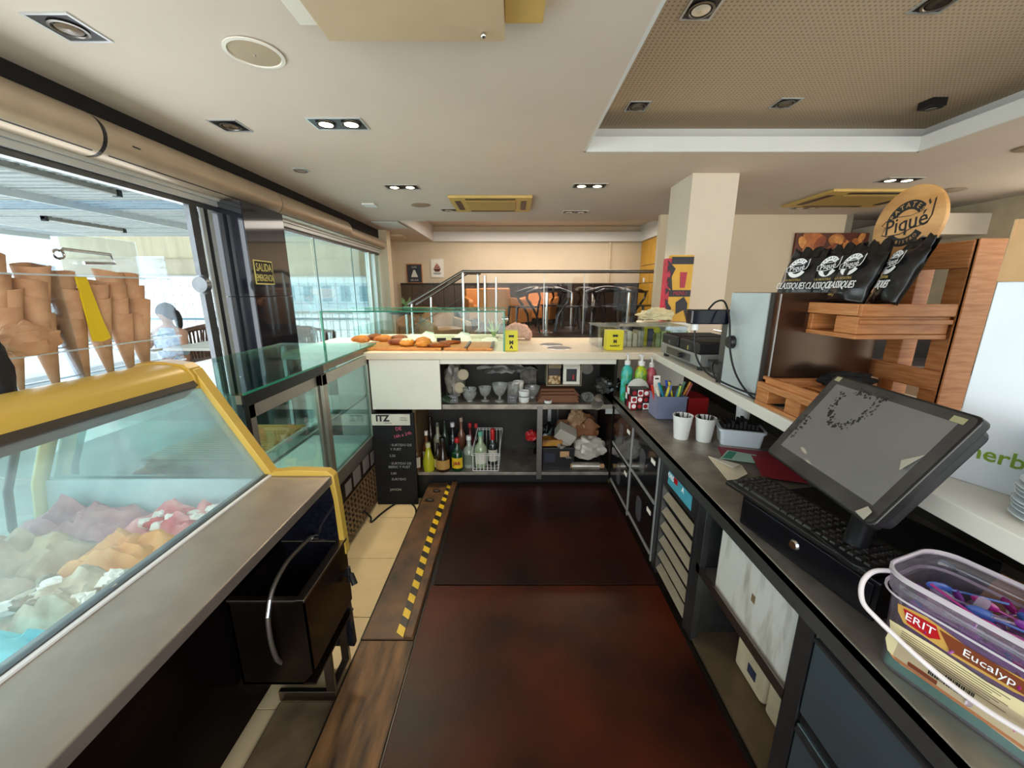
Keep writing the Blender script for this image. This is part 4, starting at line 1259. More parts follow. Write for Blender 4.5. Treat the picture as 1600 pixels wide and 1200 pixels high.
# wire basket with two bottles
bk = T('wire_basket', 'white wire basket holding two bottles on the lower bar shelf', 'basket', (-0.24, 3.08, 0.09))
mb = MB()
x0, x1, y0, y1 = -0.335, -0.105, 2.965, 3.25
for z in (0.235, 0.25):
    mb.tube([(x0, y0, z), (x1, y0, z), (x1 + .02, y1, z + .12), (x0 + .03, y1, z + .12)], 0.003, 6, closed=True)
mb.tube([(x0 + .01, y0, 0.097), (x1 - .01, y0, 0.097), (x1, y1, 0.097), (x0 + .02, y1, 0.097)], 0.003, 6, closed=True)
mb.out('rim', m_whitep, bk, smooth=True)
for i in range(8):
    x_ = x0 + .01 + i * .03
    MB().tube([(x_, y0, .25), (x_, y0, .097), (x_ + .008, y1, .097), (x_ + .008, y1, .37)], 0.0022, 5).out('wire', m_whitep, bk)
for i in range(4):
    y_ = y0 + .05 + i * .06
    MB().tube([(x0 + .01, y_, .20 + i * .03), (x0 + .01, y_, .097), (x1 - .005, y_, .097), (x1, y_, .25 + i * .025)], 0.0022, 5).out('wire', m_whitep, bk)
bottle(-0.265, 3.06, .30, .042, '#9FB08A', '#5FA08C', '#DCD8C8', 'pale green vermouth bottle in the wire basket, left', z=.101)
bottle(-0.165, 3.10, .31, .036, '#202420', '#B81414', '#CFC9BA', 'dark bottle with tall red pourer in the wire basket, right', z=.101, caph=.09)
# chalkboard sign
cb = T('chalkboard', 'tall black chalkboard menu with a cream header leaning on the bar front', 'chalkboard', (-0.94, 2.90, -0.15))
Mc = Fr((-0.925, 2.885, 0.28), (1, 0, 0), (0, 0.045, 1))
MB().box(-0.175, 0.155, -0.43, 0.34, -0.01, 0.01, M=Mc).out('board', m_blackm, cb, bevel=.002)
MB().box(-0.175, 0.125, 0.245, 0.335, 0.0101, 0.014, M=Mc).out('header', mat('header_cream', '#D8D0C0', .6), cb)
text('ITZ', 0.07, Mc @ Matrix.Translation((-0.09, .300, .0145)), m_blackt, cb, bold=.003, ext=.0003)
text('HOLA', 0.018, Mc @ Matrix.Translation((0.075, .305, .0145)), m_blackt, cb, ext=.0003)
text('TERRASSA', 0.014, Mc @ Matrix.Translation((0.075, .287, .0145)), m_blackt, cb, ext=.0003)
text('COCINA', 0.016, Mc @ Matrix.Translation((-0.05, .262, .0145)), m_blackt, cb, ext=.0003)
m_chk = mat('chalk', '#A9A9A6', .9)
m_pch = mat('pink_chalk', '#D0607A', .9)
text('DE', 0.04, Mc @ Matrix.Translation((0.03, .215, .0105)) @ Matrix.Rotation(.1, 4, 'Z'), m_pch, cb, ext=.0003)
text('16h a 24h', 0.038, Mc @ Matrix.Translation((0.06, .165, .0105)) @ Matrix.Rotation(.25, 4, 'Z'), m_pch, cb, ext=.0003)
for s_, x_, y_ in (('· SURTIDO DE', .04, .08), ('Y FUET', .0, .045), ('2.50', -.03, -.01), ('· SURTIDO DE', .03, -.075), ('IBERIC Y FUET', .02, -.105), ('3.80', -.03, -.16), ('SURTIDO', .01, -.21), ('JAMON', -.02, -.30)):
    text(s_, 0.028, Mc @ Matrix.Translation((x_, y_, .0105)), m_chk, cb, ext=.0003)
# right compartment
z = 0.0905
o = T('framed_tray', 'dark brown tray standing at the back of the right compartment', 'tray', (0.62, 3.42, z))
MB().box(0.42, 0.79, 3.40, 3.42, z, 0.56).out('tray', m_woodd, o, bevel=.004)
MB().box(0.41, 0.425, 3.385, 3.42, z, 0.57).box(0.41, 0.79, 3.385, 3.42, 0.56, 0.575).out('edge', m_steelD, o)


def bag(name, label, cat, c, r, seed, m, amp=.45, fr=2.4, flat=-.75, M=None, sm=True):
    o = T(name, label, cat, (c[0], c[1], c[2] - r[2] * abs(flat)))
    cloth(c, r, seed, amp, fr, flat, M=M).out('bag', m, o, smooth=sm)
    return o


m_plast = mat('thin_plastic', '#BDB6AA', .3, var=.1, scale=12, bump=.4)
m_kraft = mat('kraft_bag', '#8A5A38', .7, var=.15, bump=.3)
bag('plastic_bag', 'knotted white plastic bag above the foil roll in the right compartment', 'bag', (0.66, 3.10, 0.25), (0.13, 0.11, 0.10), 21, m_plast)
bag('paper_bag', 'brown paper bag bunched up behind the white plastic bag', 'paper bag', (0.60, 3.25, 0.34), (0.16, 0.09, 0.14), 22, m_kraft, amp=.7)
MBx = bag('paper_bag', 'tan crumpled bag tip standing above the brown paper bag', 'paper bag', (0.57, 3.22, 0.44), (0.07, 0.05, 0.10), 25, mat('tan_bag', '#A88662', .7, bump=.3), amp=.7)
bag('plastic_bag', 'grey crumpled packaging beside the white box in the right compartment', 'bag', (0.40, 3.10, 0.22), (0.10, 0.09, 0.09), 23, mat('grey_packaging', '#8A7F72', .5, bump=.4), amp=.8)
bag('plastic_bag', 'black bin bag sagging behind the yellow and red packs', 'bag', (0.34, 3.20, 0.25), (0.13, 0.10, 0.17), 24, mat('black_bag', '#100E0E', .25, bump=.4))
o = T('carton', 'white folded carton lying tilted in the right compartment', 'carton', (0.46, 3.06, 0.35))
M = Matrix.Translation((0.46, 3.08, 0.38)) @ Matrix.Rotation(.5, 4, 'Y') @ Matrix.Rotation(.3, 4, 'X')
MB().box(-.09, .07, -.06, .06, -.05, .05, M=M).out('carton', mat('off_white_card', '#B5ADA0', .7), o, bevel=.003)
MB().box(-.06, .10, -.05, .05, -.17, -.06, M=M).out('inner_flap', mat('off_white_card', '#B5ADA0', .7), o, bevel=.003)
o = T('snack_pack', 'yellow and red snack pack lying on dark boxes beside the steel upright', 'pack', (0.29, 3.05, 0.30))
MB().box(0.25, 0.42, 3.02, 3.14, 0.29, 0.345).out('pack', mat('amber_pack', '#B8842A', .5, col2='#5A1A10', scale=16), o, bevel=.006)
o = T('dark_carton', 'dark carton with a pale orange label in the right compartment', 'carton', (0.38, 3.05, z))
MB().box(0.255, 0.52, 3.0, 3.2, z, 0.285).out('carton', m_black, o, bevel=.003)
MB().box(0.40, 0.475, 2.998, 3.0, 0.205, 0.255).out('label', mat('orange_label', '#C09468', .6), o)
MB().box(0.27, 0.36, 2.998, 3.0, 0.16, 0.24).out('label', mat('navy_label', '#27283A', .6), o)
o = T('red_bag', 'red plastic bundle hanging behind the steel upright', 'bag', (0.15, 3.15, .3))
cloth((0.17, 3.14, 0.335), (0.05, 0.04, 0.05), 3, .5, 3).out('bag', m_red, o, smooth=True)
o = T('foil_roll', 'silver foil roll lying at the right end of the lower shelf', 'roll', (0.65, 2.99, z))
MB().lathe([(0, 0), (.033, 0), (.033, .23), (0, .23)], n=20, M=Fr((0.50, 3.0, .125), (0, 1, 0), (0, 0, 1)), capb=False, capt=False).out('roll', mat('foil', '#B5B0A6', .3, .7, var=.15, scale=25), o, smooth=True)
MB().lathe([(0, -.01), (.02, -.01), (.02, .27), (0, .27)], n=16, M=Fr((0.50, 3.0, .125), (0, 1, 0), (0, 0, 1)), capb=False, capt=False).out('core', m_card, o, smooth=True)
# upper shelf
z = 0.676


def gobj(name, label, x, y, prof, m=m_glass, grp='glassware on the middle shelf', cat='glass'):
    o = T(name, label, cat, (x, y, z), grp)
    MB().lathe(prof, (x, y, z), 22, capt=False).out('bowl', m, o, smooth=True, solid=.002)
    return o


m_cut = glassm('cut_glass', '#F6F8F8', 0.08, haze=.30, hazecol='#F2F2EC')  # whitish haze in the glass stands in for bright highlights
sund = [(.034, 0), (.030, .006), (.008, .012), (.008, .035), (.030, .05), (.046, .085), (.050, .115), (.054, .118)]
bowl = [(.028, 0), (.024, .01), (.045, .03), (.055, .065), (.057, .075)]
gobj('sundae_glass', 'stemmed glass ice cream dish third along the middle shelf', -0.22, 3.06, sund, m_cut)
gobj('sundae_glass', 'larger cut glass sundae dish beside the blackboard price card', -0.10, 3.05, [(q[0] * 1.2, q[1] * 1.25) for q in sund], m_cut)
gobj('glass_bowl', 'small glass bowl with a dark spoon at the left of the shelf', -0.345, 3.05, bowl, m_cut, cat='bowl')
gobj('glass_bowl', 'second glass bowl stacked in the one with the spoon', -0.345, 3.05, [(q[0], q[1] + .035) for q in bowl], m_cut, cat='bowl')
gobj('glass_bowl', 'wide glass dish behind the white ramekins', 0.17, 3.16, [(q[0] * 1.15, q[1] * 1.3) for q in bowl], m_cut, cat='bowl')
gobj('glass_jug', 'glass jug lined with printed paper in the shelf middle', 0.01, 3.14, [(.04, 0), (.05, .01), (.052, .12), (.056, .13)], m_cut, cat='jug')
gobj('steel_cup', 'beige printed paper cup inside the glass jug', 0.055, 3.20, [(.035, 0), (.035, .005), (.045, .13), (.047, .132)], m_paper, cat='cup')
o = T('spoon', 'dark spoon handle sticking out of the left glass bowl', 'spoon', (-0.35, 3.04, z + .06))
MB().tube([(-0.33, 3.05, z + .05), (-0.36, 3.03, z + .13)], .004, 6).blob((-0.33, 3.05, z + .048), (.012, .012, .006), 1, 0).out('spoon', m_black, o, smooth=True)
for i, (dz, l) in enumerate(((0, 'white ramekin, lower of the stacked pair'), (.05, 'white ramekin, upper of the stacked pair'))):
    gobj('ramekin', l, 0.098, 3.03, [(.036, dz), (.040, dz + .004), (.044, dz + .04), (.042, dz + .042), (.038, dz + .012)], m_whitep, 'white ramekins', 'ramekin')
gobj('ramekin', 'small white ramekin in front of the brown paper trays', 0.29, 2.99, [(.02, 0), (.028, .004), (.033, .025), (.03, .026)], m_whitep, 'white ramekins', 'ramekin')
for i, (x_, l) in enumerate(((-0.47, 'small black price card at the left of the middle shelf'), (0.0, 'small black price card between sundae dish and ramekins'))):
    o = T('price_card', l, 'price card', (x_, 2.99, z))
    M = Fr((x_, 2.985, z + .035), (1, .1 - .2 * i, 0), (0, .3, 1))
    MB().box(-.037, .037, -.033, .033, -.002, .002, M=M).out('card', m_black, o)
    text('Nata', .022, M @ Matrix.Translation((0, .014, .0025)), m_chk, o, ext=.0002)
    text('2,50', .022, M @ Matrix.Translation((.005, -.012, .0025)), m_chk, o, ext=.0002)
bag('plastic_bag', 'clear bag of white cups at the left end of the middle shelf', 'bag', (-0.49, 3.22, z + .13), (.08, .12, .17), 31, mat('milky_bag', '#8F8A80', .35, var=.2, bump=.4))
for i, (x_, z_, l) in enumerate(((-0.40, .21, 'white foam cup lid facing out of the cup bag, upper'), (-0.43, .10, 'white foam cup lid facing out of the cup bag, lower'))):
    o = T('foam_cup', l, 'cup', (x_, 3.12, z + z_))
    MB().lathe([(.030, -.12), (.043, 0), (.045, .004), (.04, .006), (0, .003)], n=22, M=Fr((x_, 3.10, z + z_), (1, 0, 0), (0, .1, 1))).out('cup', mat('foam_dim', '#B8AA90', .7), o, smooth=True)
bag('herb_bag', 'dark green bag at the left corner of the middle shelf', 'bag', (-0.53, 3.0, z + .03), (.05, .04, .035), 33, mat('dark_green_bag', '#243822', .5))
bag('plastic_bag', 'crumpled clear plastic hanging at the back of the middle shelf', 'bag', (-0.05, 3.38, z + .25), (.22, .05, .11), 34, mat('smoky_plastic', '#4A4A46', .3, var=.3, bump=.5), amp=.9, fr=4)
o = T('picture_tile', 'square grey patterned tile standing against the shelf back', 'tile', (0.12, 3.33, z))
MB().box(0.07, 0.215, 3.33, 3.345, z + .03, z + .21).out('tile', mat('grey_pattern', '#6B6458', .6, col2='#3D3833', scale=22), o, bevel=.002)
o = T('cube_shelf', 'small hanging box with compartments for napkins at the back of the shelf', 'box shelf', (0.42, 3.25, z + .1))
fx = MB().box(0.285, 0.575, 3.12, 3.30, 1.00, 1.01).box(0.285, 0.575, 3.12, 3.30, 0.785, 0.795).box(0.285, 0.293, 3.12, 3.30, .79, 1.0).box(0.567, 0.575, 3.12, 3.30, .79, 1.0)
fx.out('frame', mat('beige_box_frame', '#8F836C', .6), o)
MB().box(0.30, 0.40, 3.13, 3.28, .80, .87).out('patterned_pack', mat('giraffe_pack', '#8A5A30', .6, col2='#C9B184', scale=35, lo=.48, hi=.52), o)
MB().box(0.30, 0.40, 3.13, 3.28, .872, .93).out('wood_pack', m_woodd, o)
MB().box(0.30, 0.405, 3.13, 3.28, .932, .995).out('paper_pack', mat('tan_pack', '#8A7858', .6), o)
MB().box(0.42, 0.56, 3.11, 3.12, .80, .825).box(0.42, 0.56, 3.11, 3.12, .93, .955).box(0.42, .448, 3.11, 3.12, .825, .93).box(.532, .56, 3.11, 3.12, .825, .93).box(.42, .56, 3.12, 3.26, .95, .985).out('white_frame', m_white, o, bevel=.004)
MB().box(0.445, .535, 3.121, 3.15, .82, .935).out('dark_inside', m_black, o)
MB().box(0.50, .512, 3.118, 3.121, .84, .88).out('red_mark', m_red, o)
o = T('paper_tray', 'brown kraft takeaway trays piled flat on the middle shelf', 'tray', (0.37, 3.1, z))
for i in range(3):
    MB().prism([(0.20 + .01 * i, z + .002 + i * .017), (0.54 + .01 * i, z + .002 + i * .017), (0.51, z + .06 + i * .017), (0.24, z + .06 + i * .017)], 3.0 + .04 * i, 3.22, 'y').out('tray', mat('kraft_tray', '#6E4226', .6, var=.1), o)
o = T('glass_tumbler', 'glass tumbler lying on its side beside the kraft trays', 'glass', (0.62, 3.02, z))
MB().lathe([(.025, .12), (.03, .118), (.040, 0), (.037, -.0)], n=22, M=Fr((0.615, 2.99, z + .048), (1, 0.15, 0), (0, .2, 1)) @ Matrix.Rotation(PI, 4, 'X'), capt=False).out('glass', m_cut, o, smooth=True, solid=.002)
o = T('shelf_lid', 'pale round lid standing at the back right of the middle shelf', 'lid', (0.64, 3.3, z))  # loose round lid propped at the shelf back
MB().lathe([(0, 0), (.05, 0), (.052, .006), (0, .012)], n=26, M=Fr((0.635, 3.22, z + .24), (1, 0, 0), (0, 0, 1))).out('lid', mat('grey_lid', '#77736A', .5), o, smooth=True)
o = T('cup_stack', 'stack of clear plastic cups in a bag at the right end of the middle shelf', 'cups', (0.74, 3.05, z))
MB().lathe([(.0, 0), (.034, .0), (.045, .17), (.047, .175)], n=20, M=Fr((0.695, 2.98, z + .045), (0, 0, 1), (-1, .3, .3)) @ Matrix.Identity(4), capt=False).out('cups', mat('cup_grey', '#9A9488', .35), o, smooth=True)
cloth((0.76, 3.12, z + .11), (.06, .1, .06), 41, .6, 3, -.9).out('bag', mat('smoky_plastic', '#4A4A46'), o, smooth=True)
bag('black_pouch', 'shiny black pouch lying at the corner where the two counters meet', 'pouch', (0.83, 3.0, 0.82), (.06, .05, .055), 42, mat('black_pouch', '#141414', .2, bump=.5))

# ================================================================ PLATFORM MATS, STEP, TAPE
mt = T('floor_mat', 'near dark red brown rubber mat sheet of the bar platform', 'mat', (0.17, 0.4, -0.012))
MB().box(-0.440, 0.795, -1.2, 1.786, -0.0115, 0.0).out('sheet', m_brown, mt, bevel=.003)
mt = T('floor_mat', 'far brown mat sheet, coloured darker for shade, running up to the bottle shelf', 'mat', (0.17, 2.4, -0.012))
MB().box(-0.425, 0.795, 1.796, 2.945, -0.0115, -0.001).out('sheet', mat('shaded_mat', '#2C0E06', .42, col2='#140402', scale=2, spec=.2, detail=8), mt, bevel=.003)  # darker copy of the mat colour, shade at the far end painted in
sp = T('step_board', 'worn rusty metal edge board of the platform, far piece with the tape', 'board', (-0.56, 2.2, -0.012))
MB().box(-0.69, -0.452, 1.455, 2.95, -0.0115, -0.002).out('board', m_rust, sp, bevel=.003)
MB().box(-0.695, -0.690, 1.455, 2.95, -0.16, -0.002).out('riser', m_dark, sp)
MB().box(-0.50, -0.455, 1.455, 2.95, -0.0019, 0.012).out('raised_strip', mat('rust_strip', '#6A4423', .5, col2='#33200F', scale=8, bump=.3), sp, bevel=.005)
sp = T('step_board', 'bare scuffed wooden edge board of the platform nearest the viewer', 'board', (-0.56, 0.6, -0.012))
MB().box(-0.69, -0.448, -1.0, 1.449, -0.0115, -0.004).out('board', mat('scuffed_wood', '#7E5A34', .6, col2='#3A2A1C', scale=4, stretch=(6, 1, 1), detail=9, bump=.2), sp, bevel=.003)
MB().box(-0.695, -0.690, -1.0, 1.449, -0.16, -0.004).out('riser', m_dark, sp)
tp_ = T('hazard_tape', 'yellow and black striped warning tape along the platform edge', 'tape', (-0.54, 2.2, -0.002))
n = 30
for i in range(n):
    y0 = 1.46 + i * 0.049
    y1 = y0 + 0.049
    wav = lambda yy: -0.545 + 0.006 * math.sin(yy * 5) + (0.02 * max(0, yy - 2.5))
    sk = 0.03
    MB().add([(wav(y0), y0 + sk, -.0010), (wav(y0) + .042, y0, -.0010), (wav(y1) + .042, y1, -.0010), (wav(y1), y1 + sk, -.0010)], [(0, 1, 2, 3)]).out('stripe', mat('tape_yellow', '#D9B51E', .4, var=.12) if i % 2 == 0 else mat('tape_black', '#1B1815', .4), tp_, solid=.0015)
cbl = T('floor_cable', 'black cable looping over the lit floor tiles by the chalkboard', 'cable', (-0.9, 2.8, -0.15))
MB().stube([(-1.11, 2.60, -.05), (-1.08, 2.64, -.13), (-1.06, 2.60, -.145), (-1.02, 2.72, -.143), (-0.95, 2.86, -.143), (-0.86, 2.88, -.143), (-0.78, 2.80, -.143), (-0.74, 2.66, -.143), (-0.735, 2.58, -.143), (-0.70, 2.60, -.06), (-0.66, 2.66, .0), (-0.62, 2.68, .003)], .007, 8).out('cable', m_rubber, cbl, smooth=True)
for i, (x_, y_) in enumerate(((-0.60, 2.80), (-0.625, 2.66))):
    o = T('cable_clip', ['black rubber plug lying on the platform board, farther', 'black rubber plug lying on the platform board, nearer'][i], 'plug', (x_, y_, 0))
    MB().blob((x_, y_, .006), (.03, .016, .008), i, .2).out('plug', m_rubber, o, smooth=True)

# ================================================================ RIGHT: STAINLESS COUNTER
ct = T('steel_counter', 'long stainless steel worktop running along the right of the aisle', 'counter', (1.1, 1.6, -0.01))
MB().box(0.80, 1.55, -0.6, 3.30, 0.715, 0.745).out('worktop', m_steelT, ct, bevel=.003)
MB().box(0.80, 0.812, -0.6, 3.30, 0.672, 0.742).out('front_lip', mat('lip_steel', '#8E9290', .32, .9, var=.1), ct)
MB().box(1.50, 1.55, -0.6, 3.3, 0.745, 1.05).out('splashback', mat('splash_dark', '#2E2A27', .4, .5), ct)
for y0, y1 in ((1.48, 1.50), (0.885, 0.91), (1.92, 1.945)):
    MB().box(0.815, 1.5, y0, y1, 0.0, 0.70).out('divider', m_steelD, ct)
for y0, y1 in ((1.445, 1.505), (0.855, 0.915), (1.90, 1.955)):
    MB().box(0.812, 0.84, y0, y1, 0.0, 0.672).out('post', m_steelD, ct, bevel=.002)
MB().box(1.45, 1.5, 0.9, 1.48, 0.0, 0.70).out('bay_back', m_steelD, ct)
MB().box(0.82, 1.5, 0.9, 1.48, 0.0, 0.012).out('bay_floor', mat('bay_floor', '#6B5A45', .45, .5, var=.2), ct)
MB().box(0.815, 1.48, 0.91, 1.475, 0.352, 0.362).out('bay_shelf', m_steelT, ct)
MB().box(0.812, 0.818, 0.91, 1.475, 0.352, 0.392).out('bay_shelf_lip', m_steel, ct)
# refrigerated drawers: two columns of two
fd = T('drawer_fridge', 'black undercounter fridge with four glossy drawers at the far end', 'fridge', (0.9, 2.4, -0.01))
MB().box(0.825, 1.48, 1.95, 2.93, 0.0, 0.70).out('carcass', m_dark, fd)
m_dg = mat('drawer_gloss', '#17171B', .12, .2, var=.2, scale=4, coat=.6)
for j, (y0, y1) in enumerate(((1.97, 2.42), (2.45, 2.92))):
    for k, (z0, z1) in enumerate(((0.365, 0.66), (0.04, 0.345))):
        d = MB().box(0.808, 0.825, y0, y1, z0, z1).out('drawer', m_dg, fd, bevel=.004)
        MB().box(0.803, 0.808, y0 + .01, y1 - .01, z0 + .005, z0 + .022).out('drawer_handle', m_alu, d)
        MB().box(0.8055, 0.808, y0 + .05, y0 + .11, z1 - .07, z1 - .045).out('label', m_paper, d)
        MB().rbox(0, .10, 0, .16, 0, .0015, .04, M=Fr((0.807, y0 + .30, z0 + .08), (0, -1, 0), (0, 0, 1))).out('window', mat('grey_window', '#4C4B50', .15), d)
for y0, y1 in ((2.425, 2.448), (1.953, 1.967)):
    MB().box(0.803, 0.809, y0, y1, 0.02, 0.67).out('seal_strip', m_alu, fd)
# vented machine
vm = T('compressor_cabinet', 'vented compressor cabinet with slanted light louvres and a sticker', 'cabinet', (0.9, 1.7, -0.01))
MB().box(0.85, 1.48, 1.51, 1.90, 0.0, 0.70).out('carcass', m_blackm, vm)
MB().box(0.808, 0.85, 1.505, 1.525, 0.0, .67).box(0.808, 0.85, 1.885, 1.90, 0, .67).box(0.808, 0.85, 1.525, 1.885, 0.56, 0.67).out('frame', m_steelD, vm)
for i in range(6):
    z_ = 0.03 + i * 0.088
    M = Matrix.Translation((0.825, 1.705, z_ + .02)) @ Matrix.Rotation(rad(38), 4, 'Y')
    MB().box(-.002, .002, -.178, .178, -.020, .020, M=M).out('louvre', mat('louvre_beige', '#A39785', .4, .5), vm)
MB().box(0.806, 0.808, 1.57, 1.83, 0.585, 0.655).out('sticker', mat('sticker_blue', '#4FA5B8', .4, var=.1), vm)
MB().box(0.8045, 0.806, 1.72, 1.76, 0.625, 0.655).out('sticker_red', m_red, vm)
text('ORDI', .035, Fr((0.8055, 1.79, .635), (0, -1, 0), (0, 0, 1)), m_whitet, vm, bold=.001)
text('A', .035, Fr((0.8055, 1.66, .635), (0, -1, 0), (0, 0, 1)), m_whitet, vm, bold=.001)
# near drawers
nd = T('drawer_unit', 'steel drawer unit nearest the viewer with wide blue grey fronts', 'drawers', (0.9, 0.4, -0.01))
MB().box(0.83, 1.48, -0.6, 0.85, 0.0, 0.70).out('carcass', m_blackm, nd)
m_dr = mat('drawer_steel', '#728690', .35, .8, var=.12, scale=3)
for y0, y1 in ((0.10, 0.845), (-0.6, 0.09)):
    for z0, z1 in ((0.40, 0.665), (0.02, 0.36)):
        d = MB().box(0.808, 0.83, y0, y1, z0, z1).out('drawer', m_dr, nd, bevel=.003)
        MB().box(0.795, 0.812, y0 + .01, y1 - .01, z1 - .012, z1 - .002).out('drawer_handle', m_steelD, d)
    MB().box(0.815, 0.83, y0, y1, 0.365, 0.395).out('drawer_gap', m_black, nd)
# styrofoam box and napkin packs
o = T('foam_box', 'large scuffed white foam box on the bay shelf under the counter', 'box', (1.0, 1.15, 0.362))
M = Matrix.Translation((0.0, 0, 0))
MB().box(0.835, 1.25, 0.925, 1.36, 0.3625, 0.66).out('body', mat('scuffed_white', '#D3D0C6', .7, col2='#A39C8C', scale=5, stretch=(1, 4, 1), lo=.25, hi=.5), o, bevel=.006)
MB().box(0.8345, 0.84, 1.12, 1.14, .50, .53).out('hole', mat('tan_hole', '#7A6245', .9), o)
MB().box(0.833, 1.25, 0.918, 0.926, 0.3625, 0.66).out('tape_side', mat('tan_side', '#9C8A72', .8), o)
m_nap = mat('napkin_pack', '#CDBFA0', .7, var=.12, scale=10, bump=.3)
for i, (y0, y1, z1, l) in enumerate(((0.93, 1.14, .24, 'wrapped napkin pack low under the counter, nearer one'), (1.15, 1.34, .27, 'wrapped napkin pack low under the counter, farther one'), (1.0, 1.3, .33, 'wrapped napkin pack lying on top of the two others'))):
    o = T('napkin_pack', l, 'napkins', (1.0, y0, .02), 'napkin packs under the counter')
    z0 = 0.0125 if i < 2 else .275
    if i == 2:
        z0, z1 = .272, .33
    else:
        z0, z1 = .0125, z1
    MB().grid(lambda u, v: (0, 0, 0), 1, 1)
    mb = MB().rbox(0.95, 1.2, y0, y1, z0, z1, .02)
    mb.out('pack', m_nap, o, bevel=.01)
    if i < 2:
        MB().rbox(0.947, 0.95, y0 + .05, y0 + .1, z0 + .05, z0 + .09, .001).out('print', mat('navy_print', '#2A3550', .6), o)

# ---- items on the stainless worktop
Zt = 0.7455


def pump_bottle(x, y, h, r, c1, c2, pump, label):
    o = T('soap_bottle', label, 'soap bottle', (x, y, Zt), 'pump bottles at the counter corner')
    MB().lathe([(r * .95, 0), (r, .01), (r, h * .62), (r * .75, h * .70), (r * .38, h * .74), (r * .38, h * .76)], (x, y, Zt), 20).out('body', mat('soap_' + c1[1:], c1, .3, col2=c2, scale=22, lo=.42, hi=.58), o, smooth=True)
    MB().lathe([(r * .5, h * .76), (r * .5, h * .84), (r * .16, h * .86), (r * .16, h * .95), (r * .3, h * .955), (r * .3, h * .99)], (x, y, Zt), 16).out('pump', m_whitep, o, smooth=True)
    MB().tube([(x, y, Zt + h * .975), (x - .02, y - .03, Zt + h * .975)], .006, 8).out('nozzle', m_whitep, o, smooth=True)
    return o


pump_bottle(0.862, 2.84, .36, .042, '#45B8B4', '#2E9450', 0, 'blue and green printed pump bottle, leftmost')
pump_bottle(0.955, 2.80, .36, .044, '#B5C62E', '#3F9A50', 0, 'lime green printed pump bottle, middle')
pump_bottle(1.035, 2.82, .34, .038, '#D96A7A', '#B52A48', 0, 'pink red pump bottle at the right')
pump_bottle(0.965, 2.865, .35, .036, '#E08A3A', '#C9571E', 0, 'orange pump bottle hidden behind the lime green one')
o = T('pencil_case', 'red black and white dotted case with a pale round lid inside', 'case', (0.96, 2.38, Zt))
md = mat('case_red', '#A51523', .5)
cx0, cx1, cy = 0.825, 0.965 - .018, 2.60
MB().rbox(cx0, cx1, cy - .02, cy + .14, Zt + .001, Zt + .15, .012).out('case', mat('case_black', '#1A1012', .5), o)
for i in range(3):
    for j in range(3):
        xx = cx0 + .0205 + i * .0405
        zz = Zt + .027 + j * .047
        M = Fr((xx, cy - .0205, zz), (1, 0, 0), (0, 0, 1))
        odd = (i + j) % 2
        MB().box(-.0225, .0225, -.0225, .0225, 0, .0008, M=M).out('patch', [md, mat('case_black', '#1A1012'), m_whitet][(i + 2 * j) % 3], o)
        MB().lathe([(0, .0016), (.015, .0014), (.015, .0008)], n=18, M=M, capb=False, capt=False).out('dot', [m_whitet, md, md][(i + 2 * j) % 3], o)
        M = Fr((cx0 - .0005, cy + .005 + i * .045, zz), (0, -1, 0), (0, 0, 1))
        MB().box(-.02, .02, -.0225, .0225, 0, .0008, M=M).out('patch', [m_whitet, md, mat('case_black', '#1A1012')][(i + j) % 3], o)
o = T('round_lid', 'pale grey round plastic lid stuck in the dotted case', 'lid', (0.95, 2.44, Zt + .1))  # loose round lid leaning in the dotted case
MB().lathe([(0, 0), (.075, 0), (.078, .006), (0, .012)], n=30, M=Fr((0.895, 2.67, Zt + .125), (1, 0, 0), (0, .25, 1))).out('lid', mat('pale_lid', '#C9C9C0', .4), o, smooth=True)
pbx = T('pen_bin', 'blue grey plastic bin full of coloured pens', 'bin', (1.09, 2.26, Zt))
m_bin = mat('bin_bluegrey', '#7C84A0', .35, var=.04)
x0, x1, y0, y1 = 0.930, 1.115, 2.37, 2.53
b_ = MB()
for a_ in ((x0, x1, y0, y0 + .004), (x0, x1, y1 - .004, y1), (x0, x0 + .004, y0, y1), (x1 - .004, x1, y0, y1)):
    b_.box(*a_, Zt + .001, Zt + .150)
b_.box(x0, x1, y0, y1, Zt + .001, Zt + .006)
b_.out('bin', m_bin, pbx, bevel=.002)
MB().box(x0 - .004, x1 + .004, y0 - .004, y0 + .004, Zt + .144, Zt + .152).box(x0 - .004, x0 + .004, y0, y1, Zt + .144, Zt + .152).out('rim', m_bin, pbx)
pc = ['#1E3FA8', '#E0C81E', '#2C9A3C', '#D0341E', '#1E88B0', '#F0E9D0', '#1E3FA8', '#A8C41E', '#D9901E', '#1E6E44', '#C8B878', '#2A62C4', '#E4D43C', '#1AA6C0', '#3C3C44', '#9A2828']
cn = {'#1E3FA8': 'dark blue', '#E0C81E': 'yellow', '#2C9A3C': 'green', '#D0341E': 'red', '#1E88B0': 'teal blue', '#F0E9D0': 'cream', '#A8C41E': 'lime', '#D9901E': 'orange', '#1E6E44': 'dark green', '#C8B878': 'beige', '#2A62C4': 'blue', '#E4D43C': 'bright yellow', '#1AA6C0': 'cyan', '#3C3C44': 'black', '#9A2828': 'brown red'}
